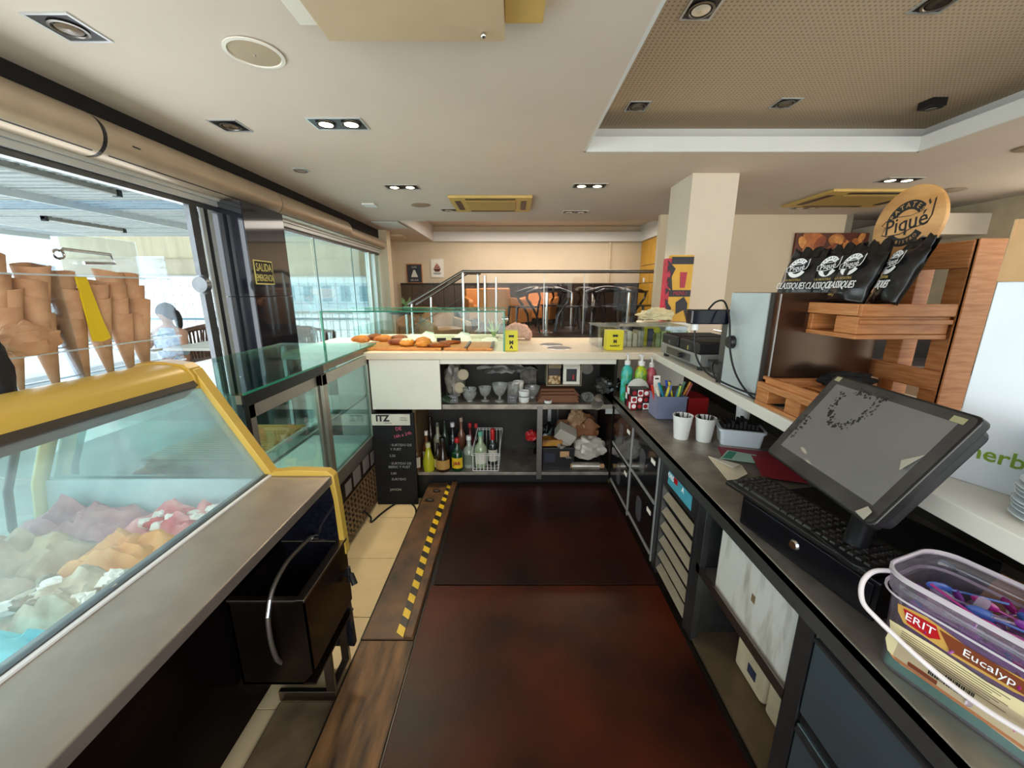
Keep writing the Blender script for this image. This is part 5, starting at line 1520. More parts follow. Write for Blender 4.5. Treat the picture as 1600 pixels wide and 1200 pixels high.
for i, cc in enumerate(pc):
    a = R.uniform(-1, 1)
    bx, by = x0 + .03 + R.random() * .13, y0 + .03 + R.random() * .11
    dx = (-.07 if i < 7 else .075) * R.uniform(.4, 1.2)
    p0 = Vector((bx, by, Zt + .012))
    p1 = Vector((bx + dx, by - .02 + .04 * R.random(), Zt + .195 + .035 * R.random()))
    o = T('pen', '%s pen leaning %s in the blue grey bin%s' % (cn[cc], 'left' if dx < 0 else 'right', ', second of its colour' if i == 6 else ''), 'pen', p0, 'pens in the bin')
    MB().tube([p0, p1], .0068, 8).out('barrel', mat('pen_' + cc[1:], cc, .35), o, smooth=True)
    MB().tube([p0 + (p1 - p0) * .8, p0 + (p1 - p0) * 1.02], .0080, 8).out('cap', mat('pen_' + cc[1:], cc, .35), o, smooth=True)
o = T('marker_card', 'white blister card sticking up among the pens', 'card', (1.03, 2.30, Zt + .1))
MB().box(-.022, .022, -.07, .07, -.001, .001, M=Fr((0.955, 2.48, Zt + .195), (1, 0, 0), (-.35, .2, 1))).out('card', m_paper, o)
MB().box(-.012, .012, .045, .055, .0012, .0016, M=Fr((0.955, 2.48, Zt + .195), (1, 0, 0), (-.35, .2, 1))).out('hang_slot', m_black, o)
o = T('red_box', 'dark red box behind the pen bin under the white shelf', 'box', (1.27, 2.3, Zt))
MB().box(1.14, 1.27, 2.40, 2.58, Zt + .001, Zt + .135).out('box', mat('dark_red', '#9A1418', .45), o, bevel=.004)
o = T('printed_cup', 'small white printed mug lying behind the paper cups', 'mug', (1.40, 2.2, Zt))
MB().lathe([(0, 0), (.035, 0), (.040, .09), (.036, .09)], n=22, M=Fr((1.40, 2.24, Zt + .042), (0, 0, 1), (.9, -.3, 0)) @ Matrix.Rotation(PI / 2, 4, 'Y') @ Matrix.Identity(4)).out('mug', m_whitep, o, smooth=True)
for i, (x_, y_) in enumerate(((0.950, 2.05), (1.058, 2.01))):
    o = T('paper_cup', ['white paper cup of black stirrers, left one beside the pen bin', 'white paper cup of black stirrers, right one beside the white tub'][i], 'cup', (x_, y_, Zt), 'paper cups with stirrers')
    MB().lathe([(.037, 0), (.038, .003), (.051, .128), (.054, .130), (.054, .136), (.049, .133), (.036, .006), (0, .006)], (x_, y_, Zt + .001), 28, capt=False).out('cup', m_whitep, o, smooth=True)
    mb = MB()
    for q in range(22):
        a = R.random() * 6.28
        mb.tube([(x_ + .015 * math.cos(a), y_ + .015 * math.sin(a), Zt + .01), (x_ + .038 * math.cos(a + 2), y_ + .038 * math.sin(a + 2), Zt + .128 + R.random() * .020)], .0028, 5)
    q_ = mb.out('stirrers', m_black, o)
    q_['kind'] = 'stuff'
o = T('storage_tub', 'shallow white plastic tub filled with black packets', 'tub', (1.2, 1.86, Zt))
Mt = Matrix.Translation((1.235, 1.985, 0)) @ Matrix.Rotation(rad(-18), 4, 'Z')
MB().rbox(-.105, .105, -.075, .075, Zt + .001, Zt + .088, .018, M=Mt, taper=.9).out('tub', mat('tub_white', '#DCE3EA', .35, var=.02), o, smooth=True)
MB().rbox(-.112, .112, -.082, .082, Zt + .080, Zt + .092, .02, M=Mt).out('rim', mat('tub_white', '#DCE3EA'), o, smooth=True)
MB().rbox(-.098, .098, -.068, .068, Zt + .090, Zt + .0935, .014, M=Mt).out('inside', m_black, o)
mb = MB()
for q in range(9):
    mb.box(-.09 + q * .019, -.075 + q * .019, -.05, .05, Zt + .093, Zt + .11 + .03 * R.random(), M=Mt)
mb.out('black_packets', m_black, o, bevel=.002)
# papers
for i, (pts, col_, l, zz) in enumerate((
        ([(1.09, 1.92), (1.31, 1.85), (1.30, 1.76), (1.05, 1.80)], '#7E1822', 'dark red menu folder lying beside the screen', .002),
        ([(1.02, 1.76), (1.11, 1.86), (1.22, 1.80), (1.19, 1.70)], '#A8C9B8', 'green printed paper slip on the red folder', .006),
        ([(1.19, 1.79), (1.31, 1.72), (1.26, 1.50), (1.10, 1.56)], '#8A1C28', 'small red booklet by the keyboard corner', .010),
        ([(0.975, 1.788), (1.085, 1.69), (1.06, 1.60), (0.935, 1.515)], '#E8DCC4', 'cream folded paper pointing at the aisle edge', .004))):
    o = T('paper_sheet', l, 'paper', (pts[0][0], pts[0][1], Zt))
    MB().prism(pts, Zt + zz, Zt + zz + .0025, 'z').out('sheet', mat('sheet_' + col_[1:], col_, .6, var=.06), o)
    if i == 1:
        MB().prism([(1.035, 1.765), (1.11, 1.848), (1.14, 1.83), (1.07, 1.75)], Zt + .009, Zt + .0095, 'z').out('green_band', mat('green_band', '#2F8A72', .6), o)
    if i == 3:
        MB().add([(0.975, 1.785, Zt + .008), (1.08, 1.69, Zt + .008), (0.99, 1.60, Zt + .035)], [(0, 1, 2)]).out('fold', m_paper, o, solid=.0015)

# cash drawer, keyboard, monitor
ang = math.atan2(-.08, .43)  # direction along the drawer front
ux = Vector((0.085, -0.43, 0)).normalized()   # along the front, towards viewer
uy = Vector((0.43, 0.085, 0)).normalized()    # into the counter
cd = T('cash_drawer', 'black metal cash drawer with a round key lock under the keyboard', 'cash drawer', (1.0, 1.0, Zt))
Md = Fr((0.812, 1.232, Zt), ux, uy)
m_cd = mat('cash_black', '#0E0F16', .3, .3, var=.3, scale=30)
MB().box(0, .44, 0, .40, .002, .112, M=Md).out('housing', m_cd, cd, bevel=.004)
MB().box(.012, .428, -.004, 0.0, .012, .100, M=Md).out('drawer_front', m_cd, cd, bevel=.002)
Ml = Fr((0.812, 1.232, Zt) + Vector() if False else Md @ Vector((.215, -.0045, .062)), ux, (0, 0, 1))
MB().lathe([(.017, 0), (.017, -.004), (.012, -.006), (.010, -.003), (0, -.003)][::-1], n=24, M=Ml @ Matrix.Rotation(PI, 4, 'X') @ Matrix.Rotation(PI, 4, 'X')).out('lock', m_chrome, cd, smooth=True)
MB().lathe([(0, .0065), (.012, .0065), (.0145, .0035), (.0165, 0)], n=24, M=Ml, capb=False, capt=False).out('lock_ring', m_chrome, cd, smooth=True)
kb = T('keyboard', 'dirty black keyboard lying on the cash drawer', 'keyboard', (1.0, 1.0, Zt + .12))
Mk = Fr((0.790, 1.300, Zt + .114), ux, uy) @ Matrix.Rotation(rad(0), 4, 'X')
MB().prism([(0, -.005), (.485, -.005), (.49, .0), (.49, .165), (.485, .17), (.0, .17), (-.005, .165), (-.005, 0)], 0.0, .014, 'z', M=Mk).out('base', mat('kb_black', '#1A1715', .45, var=.2), kb, bevel=.003)
first_key = None
m_key = mat('key_black', '#2A2420', .35, var=.25, scale=50)
kidx = 0
for row in range(6):
    xs = []
    yy = .148 - row * .0245
    if row == 5:
        xs = [(0, 1.25), (1.25, 1.25), (2.5, 1.25), (3.75, 6.0), (9.75, 1.25), (11, 1.25), (12.25, 1.25), (13.5, 1.4)]
    else:
        xs = [(i, 1) for i in range(14)] + [(14, .9)]
    xs += [(15.3 + i, 1) for i in range(3)] + [(18.6 + i, 1) for i in range(4)]
    for a, wdt in xs:
        K = .0208
        x0_ = .008 + a * K
        x1_ = x0_ + wdt * K - .003
        b_ = MB()
        z0_, z1_ = .014, .0215
        y0_, y1_ = yy - .009, yy + .010
        vs = [(x0_, y0_, z0_), (x1_, y0_, z0_), (x1_, y1_, z0_), (x0_, y1_, z0_), (x0_ + .0025, y0_ + .002, z1_), (x1_ - .0025, y0_ + .002, z1_), (x1_ - .0025, y1_ - .003, z1_), (x0_ + .0025, y1_ - .003, z1_)]
        b_.add([Mk @ Vector(q) for q in vs], [(0, 1, 5, 4), (1, 2, 6, 5), (2, 3, 7, 6), (3, 0, 4, 7), (4, 5, 6, 7)])
        b_.out('key', m_key, kb)
for row in range(5):
    s = ['1234567890', 'QWERTYUIOP', 'ASDFGHJKL', 'ZXCVBNM,.', '7894561230'][row]
    for i, chh in enumerate(s):
        if row < 4:
            x_, y_ = .008 + (i + 1 + (row - 0) * .3) * .0208 + .006, .148 - (row + 1) * .0245 + .002
        else:
            x_, y_ = .008 + (18.6 + i % 3) * .0208 + .006, .148 - (1 + i // 3) * .0245 + .002
        text(chh, .008, Mk @ Matrix.Translation((x_, y_, .0217)), mat('key_print', '#A39C92'), kb, ext=.0001)
# monitor: plane solved from the photograph, 0.40 m wide
k_ = 1.13
TL, TR, BR, BL = [Vector((x_ * k_, y_ * k_, H + (z_ - H) * k_)) for x_, y_, z_ in ((.857, 1.015, 1.337), (.827, .656, 1.334), (.683, .654, 1.111), (.713, 1.013, 1.113))]
Mm = Fr(BL, BR - BL, TL - BL)
W_, H_ = (BR - BL).length, (TL - BL).length
mn = T('touch_screen', 'black dusty touch screen monitor with peeling protective film', 'monitor', BL + Vector((0.1, 0, -.1)))
MB().rbox(0, W_, 0, H_, -.022, 0, .015, M=Mm).out('bezel', mat('monitor_black', '#0F0F10', .3, var=.1), mn, bevel=.003)
MB().rbox(.012, W_ - .012, .012, H_ - .012, -.055, -.022, .02, M=Mm).out('rear_housing', m_black, mn, bevel=.006)
m_scr = mat('screen_dusty', '#6C6966', .28, var=.10, scale=3, coat=.3)
MB().rbox(.006, W_ - .006, .006, H_ - .006, 0, .001, .012, M=Mm).out('film_border', mat('film_dark', '#2C2A29', .3, col2='#3E3B39', scale=12), mn)
MB().box(.032, W_ - .032, .042, H_ - .028, .001, .0015, M=Mm).out('screen', m_scr, mn)
for i in range(26):
    a = rad(200 + i * 9)
    cx, cy = W_ * .36 + .055 * math.cos(a) * (1 + .1 * R.random()), H_ * .72 + .055 * math.sin(a)
    MB().blob((0, 0, 0), (.006 + .004 * R.random(), .004 + .003 * R.random(), .0004), i, .8, 4, 10, 4, M=Mm).out('smudge', mat('smudge', '#2B2928', .5), mn) if False else None
mb = MB()
for i in range(190):
    if i < 110:
        a = rad(175 + (i % 55) * 3.6)
        cx, cy = W_ * .33 + .055 * math.cos(a) + R.uniform(-.012, .012), H_ * .80 + .075 * math.sin(a) + R.uniform(-.008, .008)
    elif i < 150:
        cx, cy = W_ * .38 + R.uniform(-.05, .05), H_ * .90 + R.uniform(-.01, .01)
    else:
        cx, cy = .03 + R.uniform(-.015, .02), H_ * .42 + R.uniform(-.05, .03)
    n_ = 7
    rr = R.uniform(.0015, .0045)
    vs = [Mm @ Vector((cx + rr * (1 + R.uniform(-.4, .4)) * math.cos(6.283 * t / n_), cy + rr * (1 + R.uniform(-.4, .4)) * math.sin(6.283 * t / n_), .0017)) for t in range(n_)]
    mb.add(vs, [tuple(range(n_))])
q_ = mb.out('dirt_smudges', mat('smudge', '#232120', .5), mn)
q_['kind'] = 'stuff'
for (xa, ya, s_) in ((.015, H_ - .02, .018), (W_ - .05, H_ - .028, .028)):
    MB().box(xa, xa + s_, ya, ya + .014, .0018, .0024, M=Mm).out('sticker', mat('sticker_khaki', '#9A9670', .5), mn)
mb = MB()
mb.add([Mm @ Vector(q) for q in ((W_ - .05, .01, .002), (W_ - .02, .006, .004), (W_ - .012, .03, .012), (W_ - .035, .035, .004))], [(0, 1, 2, 3)])
mb.add([Mm @ Vector(q) for q in ((W_ - .06, H_ * .52, .003), (W_ - .04, H_ * .45, .010), (W_ - .03, H_ * .62, .004))], [(0, 1, 2)])
mb.out('peeling_film', mat('film_shine', '#CFC9B8', .08, trans=.3, spec=1.0), mn, solid=.0006)
c0 = Mm @ Vector((W_ / 2, H_ * .4, -.05))
MB().tube([c0, c0 + Vector((.07, .0, -.12)), Vector((c0.x + .05, c0.y, Zt + .13))], .03, 10).out('stand_arm', m_black, mn, smooth=True)
MB().rbox(c0.x - .03, c0.x + .14, c0.y - .10, c0.y + .10, Zt + .1135, Zt + .130, .03).out('stand_base', m_black, mn, bevel=.003)
# ---- clear tub of plastic spoons
tb = T('plastic_tub', 'clear plastic tub with white handle and torn labels, full of purple spoons', 'tub', (0.9, 0.62, Zt))
d1 = Vector((.34, -.94, 0)).normalized()
d2 = Vector((.94, .34, 0)).normalized()
Mtb = Fr((0.790, 0.712, Zt + .001), d1, d2)
TL_, TW_, TH_ = .30, .195, .235
m_tubp = glassm('cloudy_plastic', '#F8F4FA', .04, haze=.08, hazecol='#EDE6F0')


def ring(L, W, r, off, z, n=6):
    pts = []
    for qx, qy, a0 in ((L - r, W - r, 0), (r, W - r, 90), (r, r, 180), (L - r, r, 270)):
        for i in range(n + 1):
            a = rad(a0 + 90 * i / n)
            pts.append((qx + (r + off) * math.cos(a), qy + (r + off) * math.sin(a), z))
    return pts


def loft(rings, M, close=False):
    mb = MB()
    N = len(rings[0])
    vs = [M @ Vector(p) for rg in rings for p in rg]
    fs = []
    for k in range(len(rings) - 1):
        for i in range(N):
            fs.append((k * N + i, k * N + (i + 1) % N, (k + 1) * N + (i + 1) % N, (k + 1) * N + i))
    if close:
        fs.append(tuple(range(N - 1, -1, -1)))
    return mb.add(vs, fs)


loft([ring(TL_, TW_, .05, -.022, 0), ring(TL_, TW_, .05, -.018, .005), ring(TL_, TW_, .05, -.008, TH_ * .7), ring(TL_, TW_, .05, -.006, TH_ * .8), ring(TL_, TW_, .05, 0, TH_ * .81), ring(TL_, TW_, .05, .002, TH_ - .01)], Mtb, True).out('body', m_tubp, tb, smooth=True, solid=.0016)
m_rimp = mat('rim_plastic', '#DDD3D6', .35, trans=.25, var=.02)
loft([ring(TL_, TW_, .05, .002, TH_ - .012), ring(TL_, TW_, .05, .006, TH_ - .010), ring(TL_, TW_, .05, .006, TH_ - .002), ring(TL_, TW_, .05, .002, TH_), ring(TL_, TW_, .05, -.001, TH_ - .003)], Mtb).out('rim', m_rimp, tb, smooth=True)
loft([ring(TL_, TW_, .05, .002, TH_ * .79), ring(TL_, TW_, .05, .007, TH_ * .79), ring(TL_, TW_, .05, .007, TH_ * .81)], Mtb).out('lower_rim', m_rimp, tb, smooth=True)
hn = []
for i in range(25):
    t = i / 24
    a = PI * t
    hn.append(Mtb @ Vector((-.018 * math.sin(a) ** .3 * (1 - t) + (TL_ * t) * 1.0, -.016 - .012 * math.sin(a), TH_ * .80 - .115 * math.sin(a) ** .8)))
hn = [Mtb @ Vector((-.006, .07, TH_ * .84)), Mtb @ Vector((-.028, .04, TH_ * .80)), Mtb @ Vector((-.030, .01, TH_ * .70)), Mtb @ Vector((-.012, -.012, TH_ * .58))] + [Mtb @ Vector((.02 + .3 * t, -.017, TH_ * (.52 - .16 * math.sin(PI * t * .95)))) for t in [0, .12, .25, .4, .55, .7, .85, 1]] + [Mtb @ Vector((TL_ + .012, .02, TH_ * .62)), Mtb @ Vector((TL_ + .008, .06, TH_ * .82))]
MB().stube(hn, .0052, 10).out('handle', mat('handle_white', '#E9DEDC', .35), tb, smooth=True)
m_lab = mat('label_cream', '#E2D2A2', .6, var=.05)
Mf = Mtb @ Fr((0, -.0005, 0), (1, 0, 0), (0, .06, 1))
SLP = lambda z: .0165 - .055 * z   # the wall leans out a little


def onwall(pts, zoff=0.0):
    return [Mtb @ Vector((x_, .0195 - .075 * z_ - zoff, z_)) for x_, z_ in pts]


def wallpoly(name, pts, m, zoff=.0006):
    MB().add(onwall(pts, zoff), [tuple(range(len(pts)))]).out(name, m, tb, solid=.0004)


wallpoly('label', [(.028, .120), (.10, .122), (.17, .117), (.235, .125), (.25, .10), (.243, .08), (.25, .05), (.228, .03), (.14, .037), (.06, .032), (.035, .045), (.028, .07), (.032, .10)], m_lab)
wallpoly('label_top', [(.035, .168), (.08, .175), (.15, .160), (.24, .168), (.262, .150), (.20, .130), (.12, .127), (.05, .132), (.038, .15)], mat('label_gold', '#C99A4A', .55))
wallpoly('label_red', [(.045, .165), (.095, .168), (.105, .145), (.09, .134), (.055, .137)], m_red, .0014)
wallpoly('label_brown', [(.10, .165), (.24, .160), (.23, .138), (.12, .133)], mat('label_brown', '#7A3A1A', .55), .0012)
Mt2 = lambda x_, z_: Fr(Mtb @ Vector((x_, .0195 - .075 * z_ - .0022, z_)), Mtb.to_3x3() @ Vector((1, 0, 0)), Mtb.to_3x3() @ Vector((0, -.075, 1)))
text('ERIT', .024, Mt2(.073, .152), m_whitet, tb, ext=.0002)
text('Eucalyp', .022, Mt2(.168, .149), m_whitet, tb, ext=.0002)
for i in range(7):
    wallpoly('print_line', [(.05, .113 - i * .0052), (.20 - .01 * (i % 3), .113 - i * .0052), (.20 - .01 * (i % 3), .1115 - i * .0052), (.05, .1115 - i * .0052)], mat('grey_ink', '#6E6448', .7), .0012)
x_ = .10
for i in range(22):
    w_ = R.choice([.0009, .0016, .0024])
    wallpoly('barcode_bar', [(x_, .078), (x_ + w_, .078), (x_ + w_, .055), (x_, .055)], m_blackt, .0012)
    x_ += w_ + R.choice([.0008, .0014])
wallpoly('brown_pill', [(.07, .052), (.115, .052), (.115, .042), (.07, .042)], mat('label_brown', '#7A3A1A'), .0012)
wallpoly('orange_band', [(.04, .041), (.235, .041), (.228, .034), (.05, .034)], mat('orange_line', '#D08A4A', .6), .0011)
# fill: lower mass of spoons seen through the wall, then separate ones on top
m_sp = [mat('spoon_purple', '#9A3FA8', .2, trans=.35, var=.1), mat('spoon_magenta', '#C2328E', .2, trans=.35, var=.1), mat('spoon_clear', '#D5C8DC', .1, trans=.75, var=.05), mat('spoon_blue', '#4F6FC0', .2, trans=.35, var=.1)]


def spoon_mesh(mb, c, ax, upv, L=.125):
    M = Fr(c, ax, upv)
    mb.tube([M @ Vector((-L / 2, 0, 0)), M @ Vector((0, 0, 0.001)), M @ Vector((L * .22, 0, 0))], .0027, 6, .0022)
    mb.blob(M @ Vector((L * .36, 0, 0)), (.020, .011, .004), 1, 0, 1, 10, 6, M=M.to_3x3().to_4x4())
    return mb


for ci, cnt in ((0, 60), (1, 26), (2, 22), (3, 14)):
    mb = MB()
    for i in range(cnt):
        c0 = Mtb @ Vector((R.uniform(.055, TL_ - .055), R.uniform(.045, TW_ - .04), R.uniform(.06, .175)))
        a = R.uniform(0, 6.28)
        spoon_mesh(mb, c0, (math.cos(a), math.sin(a), R.uniform(-.4, .4)), (R.uniform(-.3, .3), R.uniform(-.3, .3), 1), .095)
    q_ = mb.out('spoon_fill', m_sp[ci], tb)
    q_['kind'] = 'stuff'
MB().rbox(.030, TL_ - .025, .030, TW_ - .025, .034, .150, .04, M=Mtb, taper=.95).out('spoon_pile', mat('spoon_pile', '#8E3FA6', .25, col2='#B48CCB', scale=18, detail=2), tb)['kind'] = 'stuff'
MB().rbox(.028, TL_ - .04, .024, .06, .006, .033, .008, M=Mtb).out('green_spoons', mat('spoon_green', '#38B08C', .25, var=.15), tb)
nm_sp = ['purple', 'magenta', 'clear', 'blue']
for i in range(18):
    ci = [0, 1, 2, 0, 1, 3][i % 6]
    c0 = Mtb @ Vector((R.uniform(.075, TL_ - .05), R.uniform(.05, TW_ - .05), .185 + .018 * R.random()))
    a = R.uniform(0, 6.28)
    o = T('plastic_spoon', '%s plastic spoon lying on top of the heap in the clear tub' % nm_sp[ci], 'spoon', c0, '%s plastic spoons on the heap' % nm_sp[ci])
    spoon_mesh(MB(), c0, (math.cos(a), math.sin(a), R.uniform(-.25, .25)), (R.uniform(-.2, .2), R.uniform(-.2, .2), 1), .11).out('spoon', m_sp[ci], o, smooth=True)
for i, (x_, y_) in enumerate(((.115, .075), (.255, .07))):
    c0 = Mtb @ Vector((x_, y_, .185))
    o = T('plastic_spoon', ['clear spoon sticking up out of the tub, farther one', 'clear spoon sticking up out of the tub, nearer one'][i], 'spoon', c0)
    M = Fr(c0, (.5, .1, .9), (-.3, 1, 0))
    MB().rbox(-.04, .045, -.009, .009, -.0015, .0015, .008, M=M).out('handle', m_sp[2], o)
o = T('kraft_bag', 'corner of a brown kraft paper bag under the shelf behind the clear tub', 'paper bag', (1.06, 0.62, Zt))
MB().add([(1.02, .76, Zt + .001), (1.12, .50, Zt + .001), (1.22, .56, Zt + .001), (1.14, .80, Zt + .001), (1.06, .72, Zt + .21), (1.12, .54, Zt + .19), (1.19, .62, Zt + .17)], [(0, 1, 5, 4), (1, 2, 6, 5), (2, 3, 4, 6), (4, 5, 6), (0, 4, 3), (3, 2, 1, 0)]).out('bag', mat('kraft_light', '#A5713C', .7, bump=.2), o)

# ---- white upper shelf
ws = T('white_shelf', 'long white shelf slab above the steel worktop', 'shelf', (1.3, 1.2, 1.05))
fx_ = lambda y: 0.925 + (y + 0.0) * 0.048
MB().prism([(fx_(-.6), -.6), (fx_(2.9), 2.9), (1.78, 2.9), (1.78, -.6)], 1.052, 1.10, 'z').out('slab', m_white, ws, bevel=.003)
MB().box(1.70, 1.78, -.6, 2.9, -0.01, 1.052).out('support_panel', m_white, ws)
# griddle
gd = T('waffle_griddle', 'steel twin plate griddle with black ribbed lids', 'griddle', (1.25, 2.5, 1.10))
gx0, gx1, gy0, gy1 = 1.075, 1.45, 2.19, 2.78
MB().box(gx0, gx1, gy0, gy1, 1.125, 1.195).out('body', mat('griddle_steel', '#A9ABAA', .4, .6), gd, bevel=.004)
for i, (x_, y_) in enumerate(((gx0 + .03, gy0 + .04), (gx0 + .03, gy1 - .04), (gx1 - .03, gy0 + .04), (gx1 - .03, gy1 - .04))):
    MB().lathe([(.018, 0), (.020, .025)], (x_, y_, 1.1005), 14).out('foot', m_black, gd, smooth=True)
MB().box(gx0 - .006, gx0 - .001, gy0 + .12, gy1 - .12, 1.135, 1.18).out('control_plate', m_steelD, gd)
MB().lathe([(0, .022), (.013, .022), (.016, 0)], n=16, M=Fr((gx0 - .006, 2.42, 1.158), (0, 1, 0), (0, 0, 1)) @ Matrix.Rotation(0, 4, 'X') @ Matrix.Diagonal((1, 1, -1, 1))).out('knob', m_black, gd, smooth=True)
for i, (y0, y1) in enumerate(((gy0 + .02, gy0 + .28), (gy0 + .31, gy1 - .02))):
    MB().box(gx0 - .004, gx1 - .04, y0, y1, 1.196, 1.262).out('lid', mat('cast_black', '#17181C', .5, .2, var=.2), gd, bevel=.008)
    for k in range(6):
        MB().box(gx0 + .01, gx1 - .05, y0 + .025 + k * .04, y0 + .037 + k * .04, 1.262, 1.267).out('rib', m_black, gd)
    MB().box(gx0 - .008, gx0 - .004, (y0 + y1) / 2 - .006, (y0 + y1) / 2 + .006, 1.205, 1.23).out('latch', m_chrome, gd)
MB().tube([(gx1 - .03, gy0 + .03, 1.285), (gx1 - .03, gy1 - .05, 1.285)], .008, 8).out('lid_rod', m_chrome, gd, smooth=True)
MB().box(gx0 + .05, gx1, gy0 - .16, gy0 - .01, 1.101, 1.16).out('drip_box', m_steelD, gd, bevel=.004)
MB().box(gx0 + .045, gx1, gy0 - .165, gy0 - .005, 1.16, 1.172).out('drip_cover', m_black, gd, bevel=.003)
# steel oven
ov = T('steel_oven', 'tall brushed steel appliance with black dial on the white shelf', 'appliance', (1.25, 1.7, 1.1))
ox0, ox1, oy0, oy1 = 1.035, 1.47, 1.56, 1.86
MB().box(ox0, ox1, oy0, oy1, 1.104, 1.545).out('body', mat('oven_brown_steel', '#5E4636', .25, .8, var=.25, scale=3), ov, bevel=.004)
MB().box(ox0 - .006, ox0 - .0005, oy0 + .025, oy1 - .002, 1.106, 1.543).out('side_plate', mat('oven_plate', '#C9D2D2', .45, .35, var=.06, scale=5), ov)
MB().box(ox0 - .004, ox0 + .002, oy0 - .004, oy0 + .02, 1.104, 1.545).out('edge_strip', m_woodd, ov)
MB().box(ox0 + .018, ox0 + .023, oy0 - .005, oy0 - .001, 1.11, 1.54).out('edge_line', m_alu, ov)
MB().lathe([(0, .022), (.026, .022), (.030, .016), (.030, 0)], n=28, M=Fr((ox0 - .006, 1.80, 1.32), (0, -1, 0), (0, 0, 1))).out('dial', m_black, ov, smooth=True)
MB().box(ox0 + .03, ox1 - .03, oy0 + .03, oy1 - .03, 1.1005, 1.104).out('foot_plate', m_black, ov)
sc = T('scanner_arm', 'black rectangular reader head on an arm beside the steel appliance', 'reader', (0.97, 1.92, 1.4))
MB().box(0.86, 1.06, 1.875, 1.94, 1.395, 1.465).out('head', mat('glossy_black', '#0F1420', .12), sc, bevel=.006)
MB().tube([(0.895, 1.905, 1.395), (0.895, 1.905, 1.365)], .016, 12).out('collar', m_whitep, sc, smooth=True)
MB().box(1.04, 1.07, 1.875, 1.93, 1.101, 1.42).out('bracket', m_steelD, sc)
o = T('power_cable', 'black cable looping from the reader head down to the white shelf', 'cable', (1.0, 1.8, 1.1))
MB().stube([(0.895, 1.905, 1.365), (0.90, 1.88, 1.25), (0.93, 1.80, 1.17), (1.0, 1.62, 1.13), (1.06, 1.50, 1.135), (1.16, 1.45, 1.15), (1.30, 1.50, 1.17)], .0045, 8).out('cable', m_rubber, o, smooth=True)
MB().stube([(0.97, 1.95, 1.46), (0.98, 1.90, 1.50), (1.0, 1.86, 1.50), (1.0, 1.80, 1.42), (0.995, 1.75, 1.28), (1.0, 1.68, 1.18), (1.02, 1.58, 1.112), (1.06, 1.50, 1.106), (1.11, 1.47, 1.106)], .0045, 8).out('cable', m_rubber, o, smooth=True)
MB().stube([(1.02, 1.90, 1.13), (1.01, 1.92, 1.17), (1.03, 1.94, 1.20), (1.06, 1.94, 1.17), (1.05, 1.92, 1.12), (1.03, 1.90, 1.107)], .005, 8).out('cable', m_rubber, o, smooth=True)
bag('tangled_cable', 'dark heap of cables between the appliance and the wooden rack', 'cable', (1.30, 1.47, 1.215), (.10, .04, .03), 51, m_blackm)

# ---- wooden pallet rack
pr_ = T('pallet_rack', 'wooden mini pallet display rack with upright back and raised shelf', 'display rack', (1.3, 1.6, 1.10))
# upright: posts and planks, facing the aisle
for y0, y1 in ((1.325, 1.40), (1.50, 1.565), (1.71, 1.785)):
    MB().box(1.515, 1.575, y0, y1, 1.1005, 1.70).out('post', m_wood, pr_, bevel=.003)
MB().box(1.50, 1.515, 1.315, 1.33, 1.15, 1.715).box(1.50, 1.59, 1.312, 1.325, 1.1005, 1.715).out('side_plank', m_wood, pr_, bevel=.002)
for z0, z1 in ((1.625, 1.712), (1.205, 1.275), (1.1005, 1.135)):
    MB().box(1.497, 1.5145, 1.325, 1.80, z0, z1).out('plank', m_woodh, pr_, bevel=.003)
# raised shelf pallet
sx0, sx1, sy0, sy1 = 1.185, 1.495, 1.335, 1.845
for i in range(3):
    x_ = sx0 + i * .118
    MB().box(x_, x_ + .075, sy0, sy1, 1.485, 1.503).out('deck_plank', m_woodh, pr_, bevel=.002)
MB().box(sx0 - .012, sx0, sy0 + .0, sy1, 1.468, 1.508).out('edge_plank', m_woodh, pr_, bevel=.002)
MB().box(sx0 - .01, sx1, sy0 - .014, sy0 - .001, 1.466, 1.508).out('edge_plank', m_wood, pr_, bevel=.002)
for yy in (sy0, (sy0 + sy1) / 2 - .05, sy1 - .09):
    MB().box(sx0 - .004, sx1, yy, yy + .085 if yy > sy0 else yy + .095, 1.405, 1.466).out('block', m_wood, pr_, bevel=.003)
MB().box(sx0 - .006, sx1, sy0 - .002, sy1, 1.388, 1.404).out('bottom_plank', m_woodh, pr_, bevel=.002)
MB().box(sx0 - .004, sx1, sy0 - .012, sy0 - .003, 1.440, 1.455).out('thin_plank', m_wood, pr_, bevel=.002)
# lower tray pallet
lx0, lx1, ly0, ly1 = 1.005, 1.48, 1.13, 1.52
ly1 = 1.545
for z0, z1 in ((1.1005, 1.115), (1.168, 1.192)):
    MB().box(lx0, lx0 + .02, ly0, ly1, z0, z1).out('tray_plank', m_woodh, pr_, bevel=.002)
MB().box(lx0 + .02, lx0 + .035, ly0, ly1 - .0, 1.185, 1.215).out('tray_plank', m_woodh, pr_, bevel=.002)
for yy in (ly0, (ly0 + ly1) / 2 - .04, ly1 - .075):
    MB().box(lx0 + .001, lx1, yy, yy + .075, 1.116, 1.167).out('block', m_wood, pr_, bevel=.003)
MB().box(lx0 + .02, lx1, ly1 - .02, ly1, 1.168, 1.205).out('tray_rail', m_woodh, pr_, bevel=.002)
for i in range(3):
    MB().box(lx0 + .05 + i * .14, lx0 + .14 + i * .14, ly0, ly1 - .02, 1.168, 1.178).out('tray_plank', m_woodh, pr_, bevel=.002)
